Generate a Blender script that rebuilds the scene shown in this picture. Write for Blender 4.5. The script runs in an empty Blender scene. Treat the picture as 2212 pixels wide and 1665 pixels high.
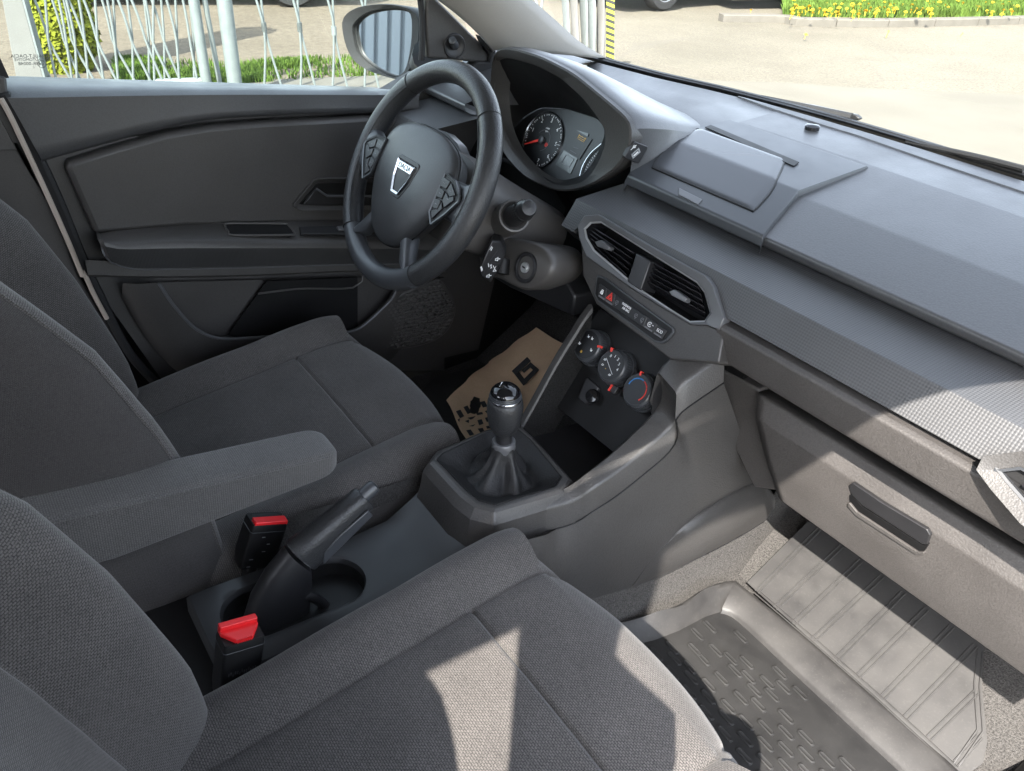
import bpy, bmesh, math, random
from mathutils import Vector, Matrix
random.seed(7)
sc = bpy.context.scene
COL = sc.collection
rad = math.radians
# ------------------------------------------------------------------ camera
CAM = Vector((.7504, -.5741, 1.1118)); FPX = 1746.3; IW, IH = 2212., 1665.
def cam_basis(yaw, pitch, roll):
    y, p, r = map(rad, (yaw, pitch, roll))
    f = Vector((-math.sin(y)*math.cos(p), math.cos(y)*math.cos(p), -math.sin(p)))
    rt = f.cross(Vector((0, 0, 1))).normalized(); up = rt.cross(f)
    return rt*math.cos(r)+up*math.sin(r), -rt*math.sin(r)+up*math.cos(r), f
CR, CU, CF = cam_basis(50.65, 30.90, 7.52)
cd = bpy.data.cameras.new('camera'); co = bpy.data.objects.new('camera', cd); COL.objects.link(co)
cd.sensor_width = 36; cd.lens = FPX/IW*36; cd.clip_start = .02; cd.clip_end = 400
m = Matrix((CR, CU, -CF)).transposed().to_4x4(); m.translation = CAM; co.matrix_world = m
sc.camera = co
# ------------------------------------------------------------------ light
SUN = Vector((-.55, .95, -1.0)).normalized()            # direction the sunlight travels (car axes)
sun_el = math.asin(-SUN.z); sun_az = math.atan2(-SUN.x, -SUN.y)
w = bpy.data.worlds.new('World'); sc.world = w; w.use_nodes = True
nt = w.node_tree; bg = nt.nodes['Background']
sky = nt.nodes.new('ShaderNodeTexSky'); sky.sky_type = 'NISHITA'; sky.sun_disc = False
sky.sun_elevation = sun_el; sky.sun_rotation = sun_az; sky.altitude = 300; sky.dust_density = 1.5
hs = nt.nodes.new('ShaderNodeHueSaturation'); hs.inputs['Saturation'].default_value = .46; nt.links.new(sky.outputs[0], hs.inputs['Color']); nt.links.new(hs.outputs[0], bg.inputs[0]); bg.inputs[1].default_value = .15
ld = bpy.data.lights.new('sun', 'SUN'); ld.energy = 2.7; ld.angle = rad(.55); ld.color = (1, .93, .84)
lo = bpy.data.objects.new('sun', ld); COL.objects.link(lo); lo.rotation_euler = SUN.to_track_quat('-Z', 'Y').to_euler()
lo.location = (3, -4, 6)
vs = sc.view_settings; vs.view_transform = 'Standard'; vs.look = 'None'; vs.gamma = 1; vs.use_curve_mapping = False
vs.exposure = 2.95
cy = sc.cycles; cy.max_bounces = 7; cy.diffuse_bounces = 3; cy.glossy_bounces = 3; cy.transmission_bounces = 2; cy.transparent_max_bounces = 8; cy.caustics_reflective = False; cy.caustics_refractive = False
# ------------------------------------------------------------------ photo helpers: pixel of the photograph -> point in the car
def ray(u, v): return CF+CR*((u-IW/2)/FPX)-CU*((v-IH/2)/FPX)
def P(u, v, x=None, y=None, z=None):
    d = ray(u, v)
    for k, val in enumerate((x, y, z)):
        if val is not None: return CAM+d*((val-CAM[k])/d[k])
def PP(u, v, p0, n):
    d = ray(u, v); p0 = Vector(p0); n = Vector(n)
    return CAM+d*((p0-CAM).dot(n)/d.dot(n))
def on_profile(u, v, prof, up=0.):
    """first point where the line of sight meets a profile (y, z) extruded along x; up lifts it off the surface"""
    d = ray(u, v); best = None
    for (y0, z0), (y1, z1) in zip(prof, prof[1:]):
        n = Vector((0, -(z1-z0), y1-y0)); den = d.dot(n)
        if abs(den) < 1e-9: continue
        t = (Vector((0, y0, z0))-CAM).dot(n)/den; p = CAM+d*t; L2 = (y1-y0)**2+(z1-z0)**2
        s = ((p.y-y0)*(y1-y0)+(p.z-z0)*(z1-z0))/L2 if L2 > 0 else -1
        if t > 0 and -1e-6 <= s <= 1+1e-6 and (best is None or t < best[0]):
            nn = n.normalized(); best = (t, p+(nn if nn.dot(d) < 0 else -nn)*up)
    return best[1] if best else None
def crop(x0, y0, wd, outw):
    k = wd/outw; s = IW/2577.
    return lambda x, y: ((x0+x*k)*s, (y0+y*k)*s)
c1 = crop(0, 0, 900, 2141); c2 = crop(800, 0, 900, 2141); c3 = crop(1650, 0, 927, 2205); c4 = crop(0, 600, 900, 2141)
c5 = crop(800, 600, 900, 2141); c6 = crop(1650, 600, 927, 2205); c7 = crop(300, 1200, 900, 2025); c8 = crop(1500, 1200, 1077, 2212)
z1 = crop(0, 0, 1000, 2212); z2 = crop(850, 500, 600, 2212); z3 = crop(1450, 280, 800, 2212); kc = crop(1400, 800, 320, 2049); z5 = crop(0, 1150, 1000, 2212)
class Pan:
    """a flat panel: a along ex, b along ey, c out of it"""
    def __init__(s, o, ex, ey):
        s.o = Vector(o); s.ex = Vector(ex).normalized(); ey = Vector(ey); s.n = s.ex.cross(ey).normalized(); s.ey = s.n.cross(s.ex)
    def __call__(s, a, b, c=0): return s.o+s.ex*a+s.ey*b+s.n*c
    def px(s, u, v, c=0):
        p = PP(u, v, s.o+s.n*c, s.n)-s.o
        return (p.dot(s.ex), p.dot(s.ey))
# ------------------------------------------------------------------ mesh helpers
class MB:
    def __init__(s): s.v = []; s.f = []; s.uv = []
    def face(s, idx, uv=None): s.f.append(tuple(idx)); s.uv.append(uv)
    def grid(s, rows, cu=False, cv=False, cap=False, uvs=None, flip=False):
        """rows of points; cv closes each row, cu closes the rows; metric uvs"""
        n = len(rows); m_ = len(rows[0]); b = len(s.v)
        for r in rows: s.v += [Vector(p) for p in r]
        R = rows
        U = [0.]
        mid = m_//2
        for i in range(1, n+1): U.append(U[-1]+(Vector(R[i % n][mid])-Vector(R[i-1][mid])).length)
        best = max(range(n), key=lambda i: sum((Vector(R[i][j])-Vector(R[i][j-1])).length for j in range(1, m_)))
        W_ = [0.]
        for j in range(1, m_+1): W_.append(W_[-1]+(Vector(R[best][j % m_])-Vector(R[best][j-1])).length)
        for i in range(n if cu else n-1):
            for j in range(m_ if cv else m_-1):
                i2 = (i+1) % n; j2 = (j+1) % m_
                q = [b+i*m_+j, b+i*m_+j2, b+i2*m_+j2, b+i2*m_+j]
                t = [(W_[j], U[i]), (W_[j+1], U[i]), (W_[j+1], U[i+1]), (W_[j], U[i+1])]
                if flip: q = q[::-1]; t = t[::-1]
                s.face(q, t)
        if cap:
            a = [b+j for j in range(m_)]; c = [b+(n-1)*m_+j for j in range(m_)]
            s.face(a if flip else a[::-1]); s.face(c[::-1] if flip else c)
        return s
    def prism(s, poly, d):
        """solid from a planar polygon pushed along d"""
        d = Vector(d); poly = [Vector(p) for p in poly]
        nrm = sum(((poly[i]-poly[0]).cross(poly[i+1]-poly[0]) for i in range(1, len(poly)-1)), Vector())
        if nrm.dot(d) > 0: poly = poly[::-1]
        b = len(s.v); n = len(poly); s.v += poly+[p+d for p in poly]
        s.face(range(b, b+n)); s.face(range(b+2*n-1, b+n-1, -1))
        for i in range(n):
            j = (i+1) % n; s.face((b+i, b+n+i, b+n+j, b+j))
        return s
    def box(s, c, size, ax=None):
        c = Vector(c); ax = ax or (Vector((1, 0, 0)), Vector((0, 1, 0)), Vector((0, 0, 1)))
        h = [Vector(a)*(k/2) for a, k in zip(ax, size)]
        return s.prism([c-h[0]-h[1]-h[2], c+h[0]-h[1]-h[2], c+h[0]+h[1]-h[2], c-h[0]+h[1]-h[2]], h[2]*2)
    def tube(s, path, r, n=12, cap=True, closed=False):
        path = [Vector(p) for p in path]; k = len(path); rr = r if hasattr(r, '__len__') else [r]*k
        t0 = (path[1]-path[0]).normalized(); up = Vector((0, 0, 1)) if abs(t0.z) < .9 else Vector((1, 0, 0))
        a = t0.cross(up).normalized(); rows = []
        for i in range(k):
            if closed: t = (path[(i+1) % k]-path[i-1]).normalized()
            else: t = (path[min(i+1, k-1)]-path[max(i-1, 0)]).normalized()
            a = (a-t*a.dot(t)).normalized(); b = t.cross(a)
            rows.append([path[i]+(a*math.cos(q*2*math.pi/n)+b*math.sin(q*2*math.pi/n))*rr[i] for q in range(n)])
        return s.grid(rows, cu=closed, cv=True, cap=cap and not closed)
    def lathe(s, o, axis, prof, n=40, cap=True, ref=None):
        """prof: (radius, height) along axis"""
        o = Vector(o); ax = Vector(axis).normalized(); a = ax.orthogonal().normalized() if ref is None else Vector(ref).normalized(); b = ax.cross(a)
        rows = [[o+ax*h+(a*math.cos(q*2*math.pi/n)+b*math.sin(q*2*math.pi/n))*max(r, 1e-5) for q in range(n)] for r, h in prof]
        return s.grid(rows, cv=True, cap=cap)
def build(name, mb, mat, parent=None, smooth=40, bev=0, seg=2, sub=0, label=None, kind=None, solid=0, weld=False):
    me = bpy.data.meshes.new(name)
    me.from_pydata([tuple(p) for p in mb.v], [], mb.f)
    if any(u for u in mb.uv):
        ul = me.uv_layers.new(name='UVMap'); k = 0
        flat = []
        for f, u in zip(mb.f, mb.uv):
            flat += u if u else [(0., 0.)]*len(f)
        ul.data.foreach_set('uv', [c for t in flat for c in t])
    me.validate(); me.update()
    bmh = bmesh.new(); bmh.from_mesh(me)
    if weld: bmesh.ops.remove_doubles(bmh, verts=bmh.verts, dist=weld if weld is not True else 1e-5)
    bmesh.ops.recalc_face_normals(bmh, faces=bmh.faces); bmh.to_mesh(me); bmh.free()
    o = bpy.data.objects.new(name, me); COL.objects.link(o)
    if mat: me.materials.append(MAT[mat])
    if smooth:
        me.shade_smooth(); me.set_sharp_from_angle(angle=rad(smooth))
    if solid:
        md = o.modifiers.new('thick', 'SOLIDIFY'); md.thickness = solid; md.offset = -1
    if bev:
        md = o.modifiers.new('bevel', 'BEVEL'); md.width = bev; md.segments = seg; md.limit_method = 'ANGLE'; md.angle_limit = rad(35); md.harden_normals = False
    if sub:
        md = o.modifiers.new('sub', 'SUBSURF'); md.levels = sub; md.render_levels = sub
    if parent is not None:
        o.parent = parent; o.matrix_parent_inverse = Matrix.Translation(-Vector(root_of(parent)))
    if label: o['label'] = label
    if kind: o['kind'] = kind
    return o
ROOTS = {}
def thing(name, label, cat, loc=(0, 0, 0), group=None):
    o = bpy.data.objects.new(name, None); COL.objects.link(o); o.location = loc; o.empty_display_size = .05
    o['label'] = label; o['category'] = cat
    if group: o['group'] = group
    ROOTS[o.name] = Vector(loc)
    return o
def root_of(p): return ROOTS.get(p.name, (0, 0, 0))
def tag(o, label, cat, group=None):
    o['label'] = label; o['category'] = cat
    if group: o['group'] = group
    return o
def lerp(a, b, t): return a+(b-a)*t
def sstep(a, b, x):
    t = min(1, max(0, (x-a)/(b-a))); return t*t*(3-2*t)
def interp(xs, ys, x):
    if x <= xs[0]: return ys[0]
    for i in range(1, len(xs)):
        if x <= xs[i]: return lerp(ys[i-1], ys[i], (x-xs[i-1])/(xs[i]-xs[i-1]))
    return ys[-1]
def smooth_path(pts, n, closed=False):
    """Catmull-Rom through pts, n points evenly along it"""
    pts = [Vector(p) for p in pts]; L = len(pts); out = []
    segs = L if closed else L-1
    for i in range(segs):
        if closed: p0, p1, p2, p3 = pts[i-1], pts[i], pts[(i+1) % L], pts[(i+2) % L]
        else:
            p1, p2 = pts[i], pts[i+1]; p0 = pts[i-1] if i else p1*2-p2; p3 = pts[i+2] if i+2 < L else p2*2-p1
        for k in range(16):
            t = k/16
            out.append(.5*((2*p1)+(p2-p0)*t+(2*p0-5*p1+4*p2-p3)*t*t+(3*p1-p0-3*p2+p3)*t**3))
    out.append(pts[0].copy() if closed else pts[-1])
    return resample(out, n, closed)
def resample(pts, n, closed=False):
    pts = [Vector(p) for p in pts]
    d = [0.]
    for i in range(1, len(pts)): d.append(d[-1]+(pts[i]-pts[i-1]).length)
    out = []; j = 0
    for k in range(n):
        s = d[-1]*k/(n if closed else n-1)
        while j < len(d)-2 and d[j+1] < s: j += 1
        q = (s-d[j])/max(1e-9, d[j+1]-d[j]); out.append(pts[j].lerp(pts[j+1], q))
    return out
def rpoly(pts, r, n=5):
    """round the corners of a 2d polygon; r one radius or one per corner"""
    L = len(pts); out = []
    for i in range(L):
        p = Vector(pts[i]).to_2d() if len(pts[i]) > 2 else Vector(pts[i]); a = Vector(pts[i-1][:2])-p; b = Vector(pts[(i+1) % L][:2])-p
        rr = r[i] if hasattr(r, '__len__') else r
        ang = a.angle(b); t = min(rr/math.tan(ang/2) if ang > .01 else 0, a.length*.49, b.length*.49)
        t = max(t, 1e-5); A = p+a.normalized()*t; B = p+b.normalized()*t
        if rr <= 0: out.append((p.x, p.y)); continue
        for k in range(n+1):
            s = k/n; q = A*(1-s)**2+p*(2*s*(1-s))+B*s*s; out.append((q.x, q.y))
    return out
def inset(poly, d):
    """inset a 2d polygon by d (miter)"""
    L = len(poly); out = []; ar = sum(poly[i-1][0]*poly[i][1]-poly[i][0]*poly[i-1][1] for i in range(L)); sg = 1 if ar > 0 else -1
    for i in range(L):
        p = Vector(poly[i]); a = (p-Vector(poly[i-1])); b = (Vector(poly[(i+1) % L])-p)
        if a.length < 1e-9 or b.length < 1e-9: out.append(tuple(p)); continue
        a.normalize(); b.normalize(); na = Vector((-a.y, a.x))*sg; nb = Vector((-b.y, b.x))*sg
        mm = na+nb; out.append(tuple(p+mm*(d/max(.35, mm.length_squared/2))) if mm.length > 1e-6 else tuple(p+na*d))
    return out
def frame(mb, pan, outer, inner, c0, c1, ci=None):
    """ring between two 2d loops of equal count: outer wall, top, inner wall"""
    ci = c1 if ci is None else ci
    rows = [[pan(a, b, c0) for a, b in outer], [pan(a, b, c1) for a, b in outer], [pan(a, b, ci) for a, b in inner], [pan(a, b, c0) for a, b in inner]]
    mb.grid(rows, cv=True); return mb
def circ(a, b, r, n=32, t0=0): return [(a+r*math.cos(t0+2*math.pi*k/n), b+r*math.sin(t0+2*math.pi*k/n)) for k in range(n)]
def plate(name, pan, poly, c0, c1, mat, parent=None, **k):
    return build(name, MB().prism([pan(a, b, c0) for a, b in poly], pan.n*(c1-c0)), mat, parent, **k)
def text(name, s, pan, a, b, size, mat, parent, rot=0, c=.0006, mirror=False, sx=1, align='CENTER', th=.0002):
    cu = bpy.data.curves.new('t', 'FONT'); cu.body = s; cu.size = size; cu.align_x = align; cu.align_y = 'CENTER'; cu.extrude = th; cu.resolution_u = 3
    t = bpy.data.objects.new('t', cu); COL.objects.link(t)
    me = bpy.data.meshes.new_from_object(t); bpy.data.objects.remove(t); bpy.data.curves.remove(cu)
    cr, sr = math.cos(rot), math.sin(rot)
    mb = MB()
    for vv in me.vertices:
        x = vv.co.x*sx*(-1 if mirror else 1); y = vv.co.y
        mb.v.append(pan(a+x*cr-y*sr, b+x*sr+y*cr, c+vv.co.z))
    for p in me.polygons: mb.face(list(p.vertices))
    bpy.data.meshes.remove(me)
    return build(name, mb, mat, parent, smooth=0)
def strokes(name, pan, lines, wdt, mat, parent, c=.0004):
    """flat printed line drawing on a panel: each line a list of (a,b)"""
    mb = MB()
    for ln in lines:
        for p, q in zip(ln, ln[1:]):
            p = Vector(p); q = Vector(q); d = (q-p)
            if d.length < 1e-7: continue
            d.normalize(); nn = Vector((-d.y, d.x))*wdt/2; p = p-d*wdt*.3; q = q+d*wdt*.3
            mb.prism([pan(*(p+nn), c), pan(*(p-nn), c), pan(*(q-nn), c), pan(*(q+nn), c)], pan.n*.0003)
    return build(name, mb, mat, parent, smooth=0)
# ------------------------------------------------------------------ materials
MAT = {}
def _new(name):
    mt = bpy.data.materials.new(name); mt.use_nodes = True; MAT[name] = mt
    return mt, mt.node_tree.nodes, mt.node_tree.links, mt.node_tree.nodes['Principled BSDF']
def _coord(N, L, uv, scale):
    tc = N.new('ShaderNodeTexCoord'); mp = N.new('ShaderNodeMapping'); L.new(tc.outputs['UV' if uv else 'Object'], mp.inputs[0])
    mp.inputs['Scale'].default_value = scale if hasattr(scale, '__len__') else (scale,)*3
    return mp.outputs[0]
def _bump(N, L, B, h, strength, dist, prev=None):
    b = N.new('ShaderNodeBump'); b.inputs['Strength'].default_value = strength; b.inputs['Distance'].default_value = dist
    L.new(h, b.inputs['Height'])
    if prev: L.new(prev, b.inputs['Normal'])
    L.new(b.outputs[0], B.inputs['Normal']); return b.outputs[0]
def _mul(N, L, a, b, op='MULTIPLY'):
    n = N.new('ShaderNodeMath'); n.operation = op
    for k, v in enumerate((a, b)):
        if v is None: continue
        if isinstance(v, (int, float)): n.inputs[k].default_value = v
        else: L.new(v, n.inputs[k])
    return n.outputs[0]
def _mixcol(N, L, fac, a, b):
    m = N.new('ShaderNodeMix'); m.data_type = 'RGBA'
    if isinstance(fac, (int, float)): m.inputs[0].default_value = fac
    else: L.new(fac, m.inputs[0])
    for k, v in ((6, a), (7, b)):
        if isinstance(v, tuple): m.inputs[k].default_value = (*v, 1) if len(v) == 3 else v
        else: L.new(v, m.inputs[k])
    return m.outputs[2]
def _ramp(N, L, fac, stops):
    r = N.new('ShaderNodeValToRGB'); L.new(fac, r.inputs[0]); e = r.color_ramp.elements
    while len(e) < len(stops): e.new(.5)
    for k, (p, c) in enumerate(stops): e[k].position = p; e[k].color = (c, c, c, 1) if isinstance(c, (int, float)) else (*c, 1)
    return r.outputs[0]
def _noise(N, L, co, scale, detail=3, rough=.5):
    n = N.new('ShaderNodeTexNoise'); n.inputs['Scale'].default_value = scale; n.inputs['Detail'].default_value = detail; n.inputs['Roughness'].default_value = rough
    L.new(co, n.inputs['Vector']); return n.outputs['Fac']
def _vor(N, L, co, scale, feat='F1'):
    n = N.new('ShaderNodeTexVoronoi'); n.feature = feat; n.inputs['Scale'].default_value = scale; L.new(co, n.inputs['Vector']); return n.outputs['Distance']
def plain(name, col, rough=.5, metal=0, spec=.5, emit=0, coat=0):
    mt, N, L, B = _new(name); B.inputs['Base Color'].default_value = (*col, 1); B.inputs['Roughness'].default_value = rough; B.inputs['Metallic'].default_value = metal
    B.inputs['Specular IOR Level'].default_value = spec
    if emit: B.inputs['Emission Color'].default_value = (*col, 1); B.inputs['Emission Strength'].default_value = emit
    if coat: B.inputs['Coat Weight'].default_value = coat; B.inputs['Coat Roughness'].default_value = .05
    return mt
def grain(name, col, rough=.5, scale=620, strength=.35, dist=.0006, dust=.25, spec=.5):
    """moulded plastic: leather-like grain, faint dust and scuffs"""
    mt, N, L, B = _new(name); co = _coord(N, L, False, 1)
    B.inputs['Specular IOR Level'].default_value = spec
    big = _noise(N, L, co, 9, 4, .6); fine = _noise(N, L, co, 160, 2)
    d = _ramp(N, L, big, [(.35, 0), (.75, dust)])
    c = _mixcol(N, L, d, col, tuple(min(1, k*1.8+.02) for k in col))
    vg = _vor(N, L, co, scale); c = _mixcol(N, L, _ramp(N, L, vg, [(.15, .0), (.75, .45)]), c, tuple(k*.55 for k in col))  # grain grooves darkened in the colour, standing in for relief shade
    sp = _noise(N, L, co, 520, 1); spk = _ramp(N, L, sp, [(.72, 0), (.78, dust*.8)])
    c = _mixcol(N, L, spk, c, tuple(k*2.2+.05 for k in col)); L.new(c, B.inputs['Base Color'])
    r = _ramp(N, L, big, [(.3, rough-.05), (.75, min(1, rough+.12))]); L.new(r, B.inputs['Roughness'])
    v = _vor(N, L, co, scale, 'SMOOTH_F1'); _bump(N, L, B, v, strength, dist, _bump(N, L, B, fine, .06, .001))
    return mt
def smoothp(name, col, rough=.4, spec=.5, dust=.12):
    mt, N, L, B = _new(name); co = _coord(N, L, False, 1)
    big = _noise(N, L, co, 14, 4, .6)
    c = _mixcol(N, L, _ramp(N, L, big, [(.4, 0), (.8, dust)]), col, tuple(min(1, k*1.8+.02) for k in col)); L.new(c, B.inputs['Base Color'])
    L.new(_ramp(N, L, big, [(.3, rough-.04), (.75, rough+.1)]), B.inputs['Roughness']); B.inputs['Specular IOR Level'].default_value = spec
    _bump(N, L, B, _noise(N, L, co, 900, 1), .05, .0004)
    return mt
def fabric(name, c1_, c2_, px, py, rough=.95, strength=.5):
    """woven seat cloth: rows of small raised stitches"""
    mt, N, L, B = _new(name); co = _coord(N, L, True, 1)
    bt = N.new('ShaderNodeTexBrick'); bt.inputs['Scale'].default_value = 1; bt.inputs['Brick Width'].default_value = px; bt.inputs['Row Height'].default_value = py
    bt.inputs['Mortar Size'].default_value = py*.28; bt.inputs['Mortar Smooth'].default_value = .6; L.new(co, bt.inputs['Vector'])
    bt.inputs['Color1'].default_value = (1, 1, 1, 1); bt.inputs['Color2'].default_value = (.6, .6, .6, 1); bt.inputs['Mortar'].default_value = (0, 0, 0, 1)
    oc = _coord(N, L, False, 1)
    n = _noise(N, L, oc, 700, 2); big = _noise(N, L, oc, 12, 3)
    c = _mixcol(N, L, bt.outputs['Color'], c2_, c1_)
    c = _mixcol(N, L, _ramp(N, L, n, [(.3, 0), (.8, .5)]), c, tuple(k*1.7 for k in c1_))
    c = _mixcol(N, L, _ramp(N, L, big, [(.35, 0), (.8, .25)]), c, tuple(k*.7 for k in c2_))
    L.new(c, B.inputs['Base Color']); B.inputs['Roughness'].default_value = rough; B.inputs['Specular IOR Level'].default_value = .25
    B.inputs['Sheen Weight'].default_value = .25; B.inputs['Sheen Roughness'].default_value = .4
    _bump(N, L, B, bt.outputs['Fac'], strength, -.0006, _bump(N, L, B, n, .15, .0008))
    return mt
def diamond(name, col, pitch, rough=.5, strength=.6, dist=.0012, rot=45):
    """moulded weave: rows of raised lozenges"""
    mt, N, L, B = _new(name); co = _coord(N, L, True, 1)
    mp = N.new('ShaderNodeMapping'); L.new(co, mp.inputs[0]); mp.inputs['Rotation'].default_value = (0, 0, rad(rot)); mp.inputs['Scale'].default_value = (2*math.pi/pitch,)*3
    sx = N.new('ShaderNodeSeparateXYZ'); L.new(mp.outputs[0], sx.inputs[0])
    a = _mul(N, L, sx.outputs[0], None, 'SINE'); b = _mul(N, L, sx.outputs[1], None, 'SINE'); h = _mul(N, L, a, b)
    oc = _coord(N, L, False, 1); big = _noise(N, L, oc, 10, 3)
    hh = N.new('ShaderNodeMapRange'); L.new(h, hh.inputs[0]); hh.inputs[1].default_value = -1; hh.inputs[2].default_value = .6
    c = _mixcol(N, L, hh.outputs[0], tuple(k*.62 for k in col), tuple(k*1.15 for k in col))  # relief shade put into the colour: hollows darker, raised lozenges lighter
    c = _mixcol(N, L, _ramp(N, L, big, [(.4, 0), (.8, .3)]), c, tuple(k*1.6 for k in col)); L.new(c, B.inputs['Base Color'])
    B.inputs['Roughness'].default_value = rough
    _bump(N, L, B, h, strength, dist)
    return mt
def pane(name, tint, refl=1.0):
    """thin window pane: clear, with a fresnel reflection"""
    mt, N, L, B = _new(name); N.remove(B); out = N['Material Output']
    t = N.new('ShaderNodeBsdfTransparent'); t.inputs[0].default_value = (*tint, 1); g = N.new('ShaderNodeBsdfGlossy'); g.inputs['Roughness'].default_value = .01
    fr = N.new('ShaderNodeLayerWeight'); fr.inputs[0].default_value = .5; mx = N.new('ShaderNodeMixShader')
    fc = _mul(N, L, _mul(N, L, fr.outputs['Facing'], 5, 'POWER'), .9*refl); L.new(_mul(N, L, fc, .045*refl, 'ADD'), mx.inputs[0]); L.new(t.outputs[0], mx.inputs[1]); L.new(g.outputs[0], mx.inputs[2]); df = N.new('ShaderNodeBsdfDiffuse'); df.inputs[0].default_value = (.6, .58, .54, 1); m2 = N.new('ShaderNodeMixShader'); co = _coord(N, L, False, 1)
    L.new(_ramp(N, L, _noise(N, L, co, 5, 5, .7), [(.4, .006), (.8, .035)]), m2.inputs[0]); L.new(mx.outputs[0], m2.inputs[1]); L.new(df.outputs[0], m2.inputs[2]); L.new(m2.outputs[0], out.inputs[0])
    return mt
grain('pad', (.050, .051, .054), .36, 400, .2, .0006, .15, .9)
grain('plastic', (.046, .044, .043), .42, 560, .35, .0006, .22)
grain('plastic_warm', (.056, .052, .050), .47, 460, .45, .0008, .3)
grain('hub', (.030, .031, .033), .36, 620, .16, .0004, .06)
smoothp('tray', (.026, .027, .029), .42, .5, .1)
grain('door_top', (.050, .050, .052), .42, 500, .2, .0005, .2, .55)
grain('door_plastic', (.058, .055, .053), .44, 620, .22, .0005, .2)
grain('console', (.050, .048, .047), .40, 480, .4, .0007, .22)
smoothp('satin', (.042, .045, .050), .33)
smoothp('satin_dark', (.016, .016, .0175), .4, .5, .06)
plain('lid', (.055, .058, .064), .26)
smoothp('trim_grey', (.085, .087, .092), .33, .6)
smoothp('column', (.062, .058, .055), .42)
smoothp('black', (.0045, .0045, .005), .5, .4, .02)
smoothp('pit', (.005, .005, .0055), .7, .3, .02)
plain('gloss_black', (.006, .006, .007), .08, 0, .6)
plain('gloss_slat', (.012, .012, .014), .2)
plain('chrome', (.50, .51, .53), .2, 1)
plain('chrome_dark', (.45, .47, .5), .22, 1)
plain('silver', (.45, .46, .47), .35, .6)
plain('white_print', (.78, .79, .8), .6)
plain('grey_print', (.13, .13, .14), .6)
plain('dim_print', (.05, .05, .055), .6)
plain('red_plastic', (.72, .018, .022), .34)
plain('red_print', (.75, .05, .035), .45)
plain('red_dim', (.35, .05, .045), .5)
plain('blue_print', (.05, .25, .62), .5)
plain('amber_print', (.55, .33, .05), .5)
plain('lcd', (.085, .095, .095), .18, 0, .6)
plain('gauge_black', (.006, .0065, .0075), .4)
plain('rubber', (.014, .014, .015), .7)
plain('body_paint', (.13, .128, .122), .2, 0, .5, 0, .6)
plain('body_edge', (.42, .36, .31), .4)
plain('mirror_glass', (.86, .88, .9), .015, 1)
pane('windscreen', (.93, .96, .95), .8)
pane('side_glass', (.88, .93, .92), .8)
diamond('strip', (.054, .055, .058), .0054, .5, .25, .0009)
diamond('carbon', (.040, .040, .041), .0032, .45, .5, .0008)
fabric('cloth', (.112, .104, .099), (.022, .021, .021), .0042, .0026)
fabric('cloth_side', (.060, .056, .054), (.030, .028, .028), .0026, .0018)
fabric('cloth_centre', (.072, .075, .084), (.030, .031, .036), .0050, .0021)
fabric('cloth_arm', (.115, .111, .108), (.044, .043, .043), .0036, .0026)
# leather of wheel rim and gear boot
grain('leather', (.026, .027, .029), .40, 420, .5, .0010, .06)
grain('leather_boot', (.020, .020, .021), .5, 380, .5, .0010, .05, .35)
grain('grille', (.085, .080, .076), .5, 560, .2, .0005, .2)
grain('binnacle', (.085, .080, .076), .40, 560, .3, .0006, .2)
grain('roof_cloth', (.42, .41, .39), .95, 700, .2, .0005, .1)
def pillar():
    mt, N, L, B = _new('pillar_trim'); co = _coord(N, L, False, 1); n = _noise(N, L, co, 600, 2)
    L.new(_mixcol(N, L, n, (.36, .345, .322), (.44, .428, .405)), B.inputs['Base Color']); B.inputs['Roughness'].default_value = .8; _bump(N, L, B, n, .25, .0006)
pillar()
def carpet():
    mt, N, L, B = _new('carpet'); co = _coord(N, L, False, 1); n = _noise(N, L, co, 420, 3, .7); v = _vor(N, L, co, 900)
    L.new(_mixcol(N, L, _ramp(N, L, n, [(.3, 0), (.75, 1)]), (.030, .029, .029), (.13, .125, .12)), B.inputs['Base Color']); B.inputs['Roughness'].default_value = 1
    B.inputs['Specular IOR Level'].default_value = .1; _bump(N, L, B, n, .9, .004)
carpet()
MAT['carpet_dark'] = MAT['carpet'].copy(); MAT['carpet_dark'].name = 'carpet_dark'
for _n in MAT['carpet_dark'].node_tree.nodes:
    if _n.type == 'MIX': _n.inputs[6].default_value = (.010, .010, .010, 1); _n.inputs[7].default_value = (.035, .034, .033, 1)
def mat_rubber(name, a, b):
    mt, N, L, B = _new(name); co = _coord(N, L, False, 1); n = _noise(N, L, co, 14, 5, .65); f = _noise(N, L, co, 260, 3, .7)
    c = _mixcol(N, L, _ramp(N, L, n, [(.25, 0), (.85, 1)]), a, b); c = _mixcol(N, L, _ramp(N, L, f, [(.55, 0), (.8, .5)]), c, tuple(k*1.6 for k in b)); L.new(c, B.inputs['Base Color'])
    L.new(_ramp(N, L, n, [(.3, .42), (.75, .68)]), B.inputs['Roughness']); _bump(N, L, B, f, .12, .0008)
mat_rubber('mat_rubber', (.023, .0225, .023), (.044, .042, .040))
mat_rubber('mat_rubber_dark', (.016, .016, .0165), (.028, .0275, .027))
def kraft():
    mt, N, L, B = _new('kraft'); co = _coord(N, L, False, 1); n = _noise(N, L, co, 30, 4, .7); f = _noise(N, L, co, 300, 2)
    c = _mixcol(N, L, n, (.70, .50, .32), (.82, .61, .42)); c = _mixcol(N, L, _ramp(N, L, f, [(.4, 0), (.8, .4)]), c, (.62, .43, .26)); L.new(c, B.inputs['Base Color'])
    B.inputs['Roughness'].default_value = .8; _bump(N, L, B, n, .3, .006)
kraft()
plain('kraft_print', (.045, .045, .05), .75)
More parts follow.
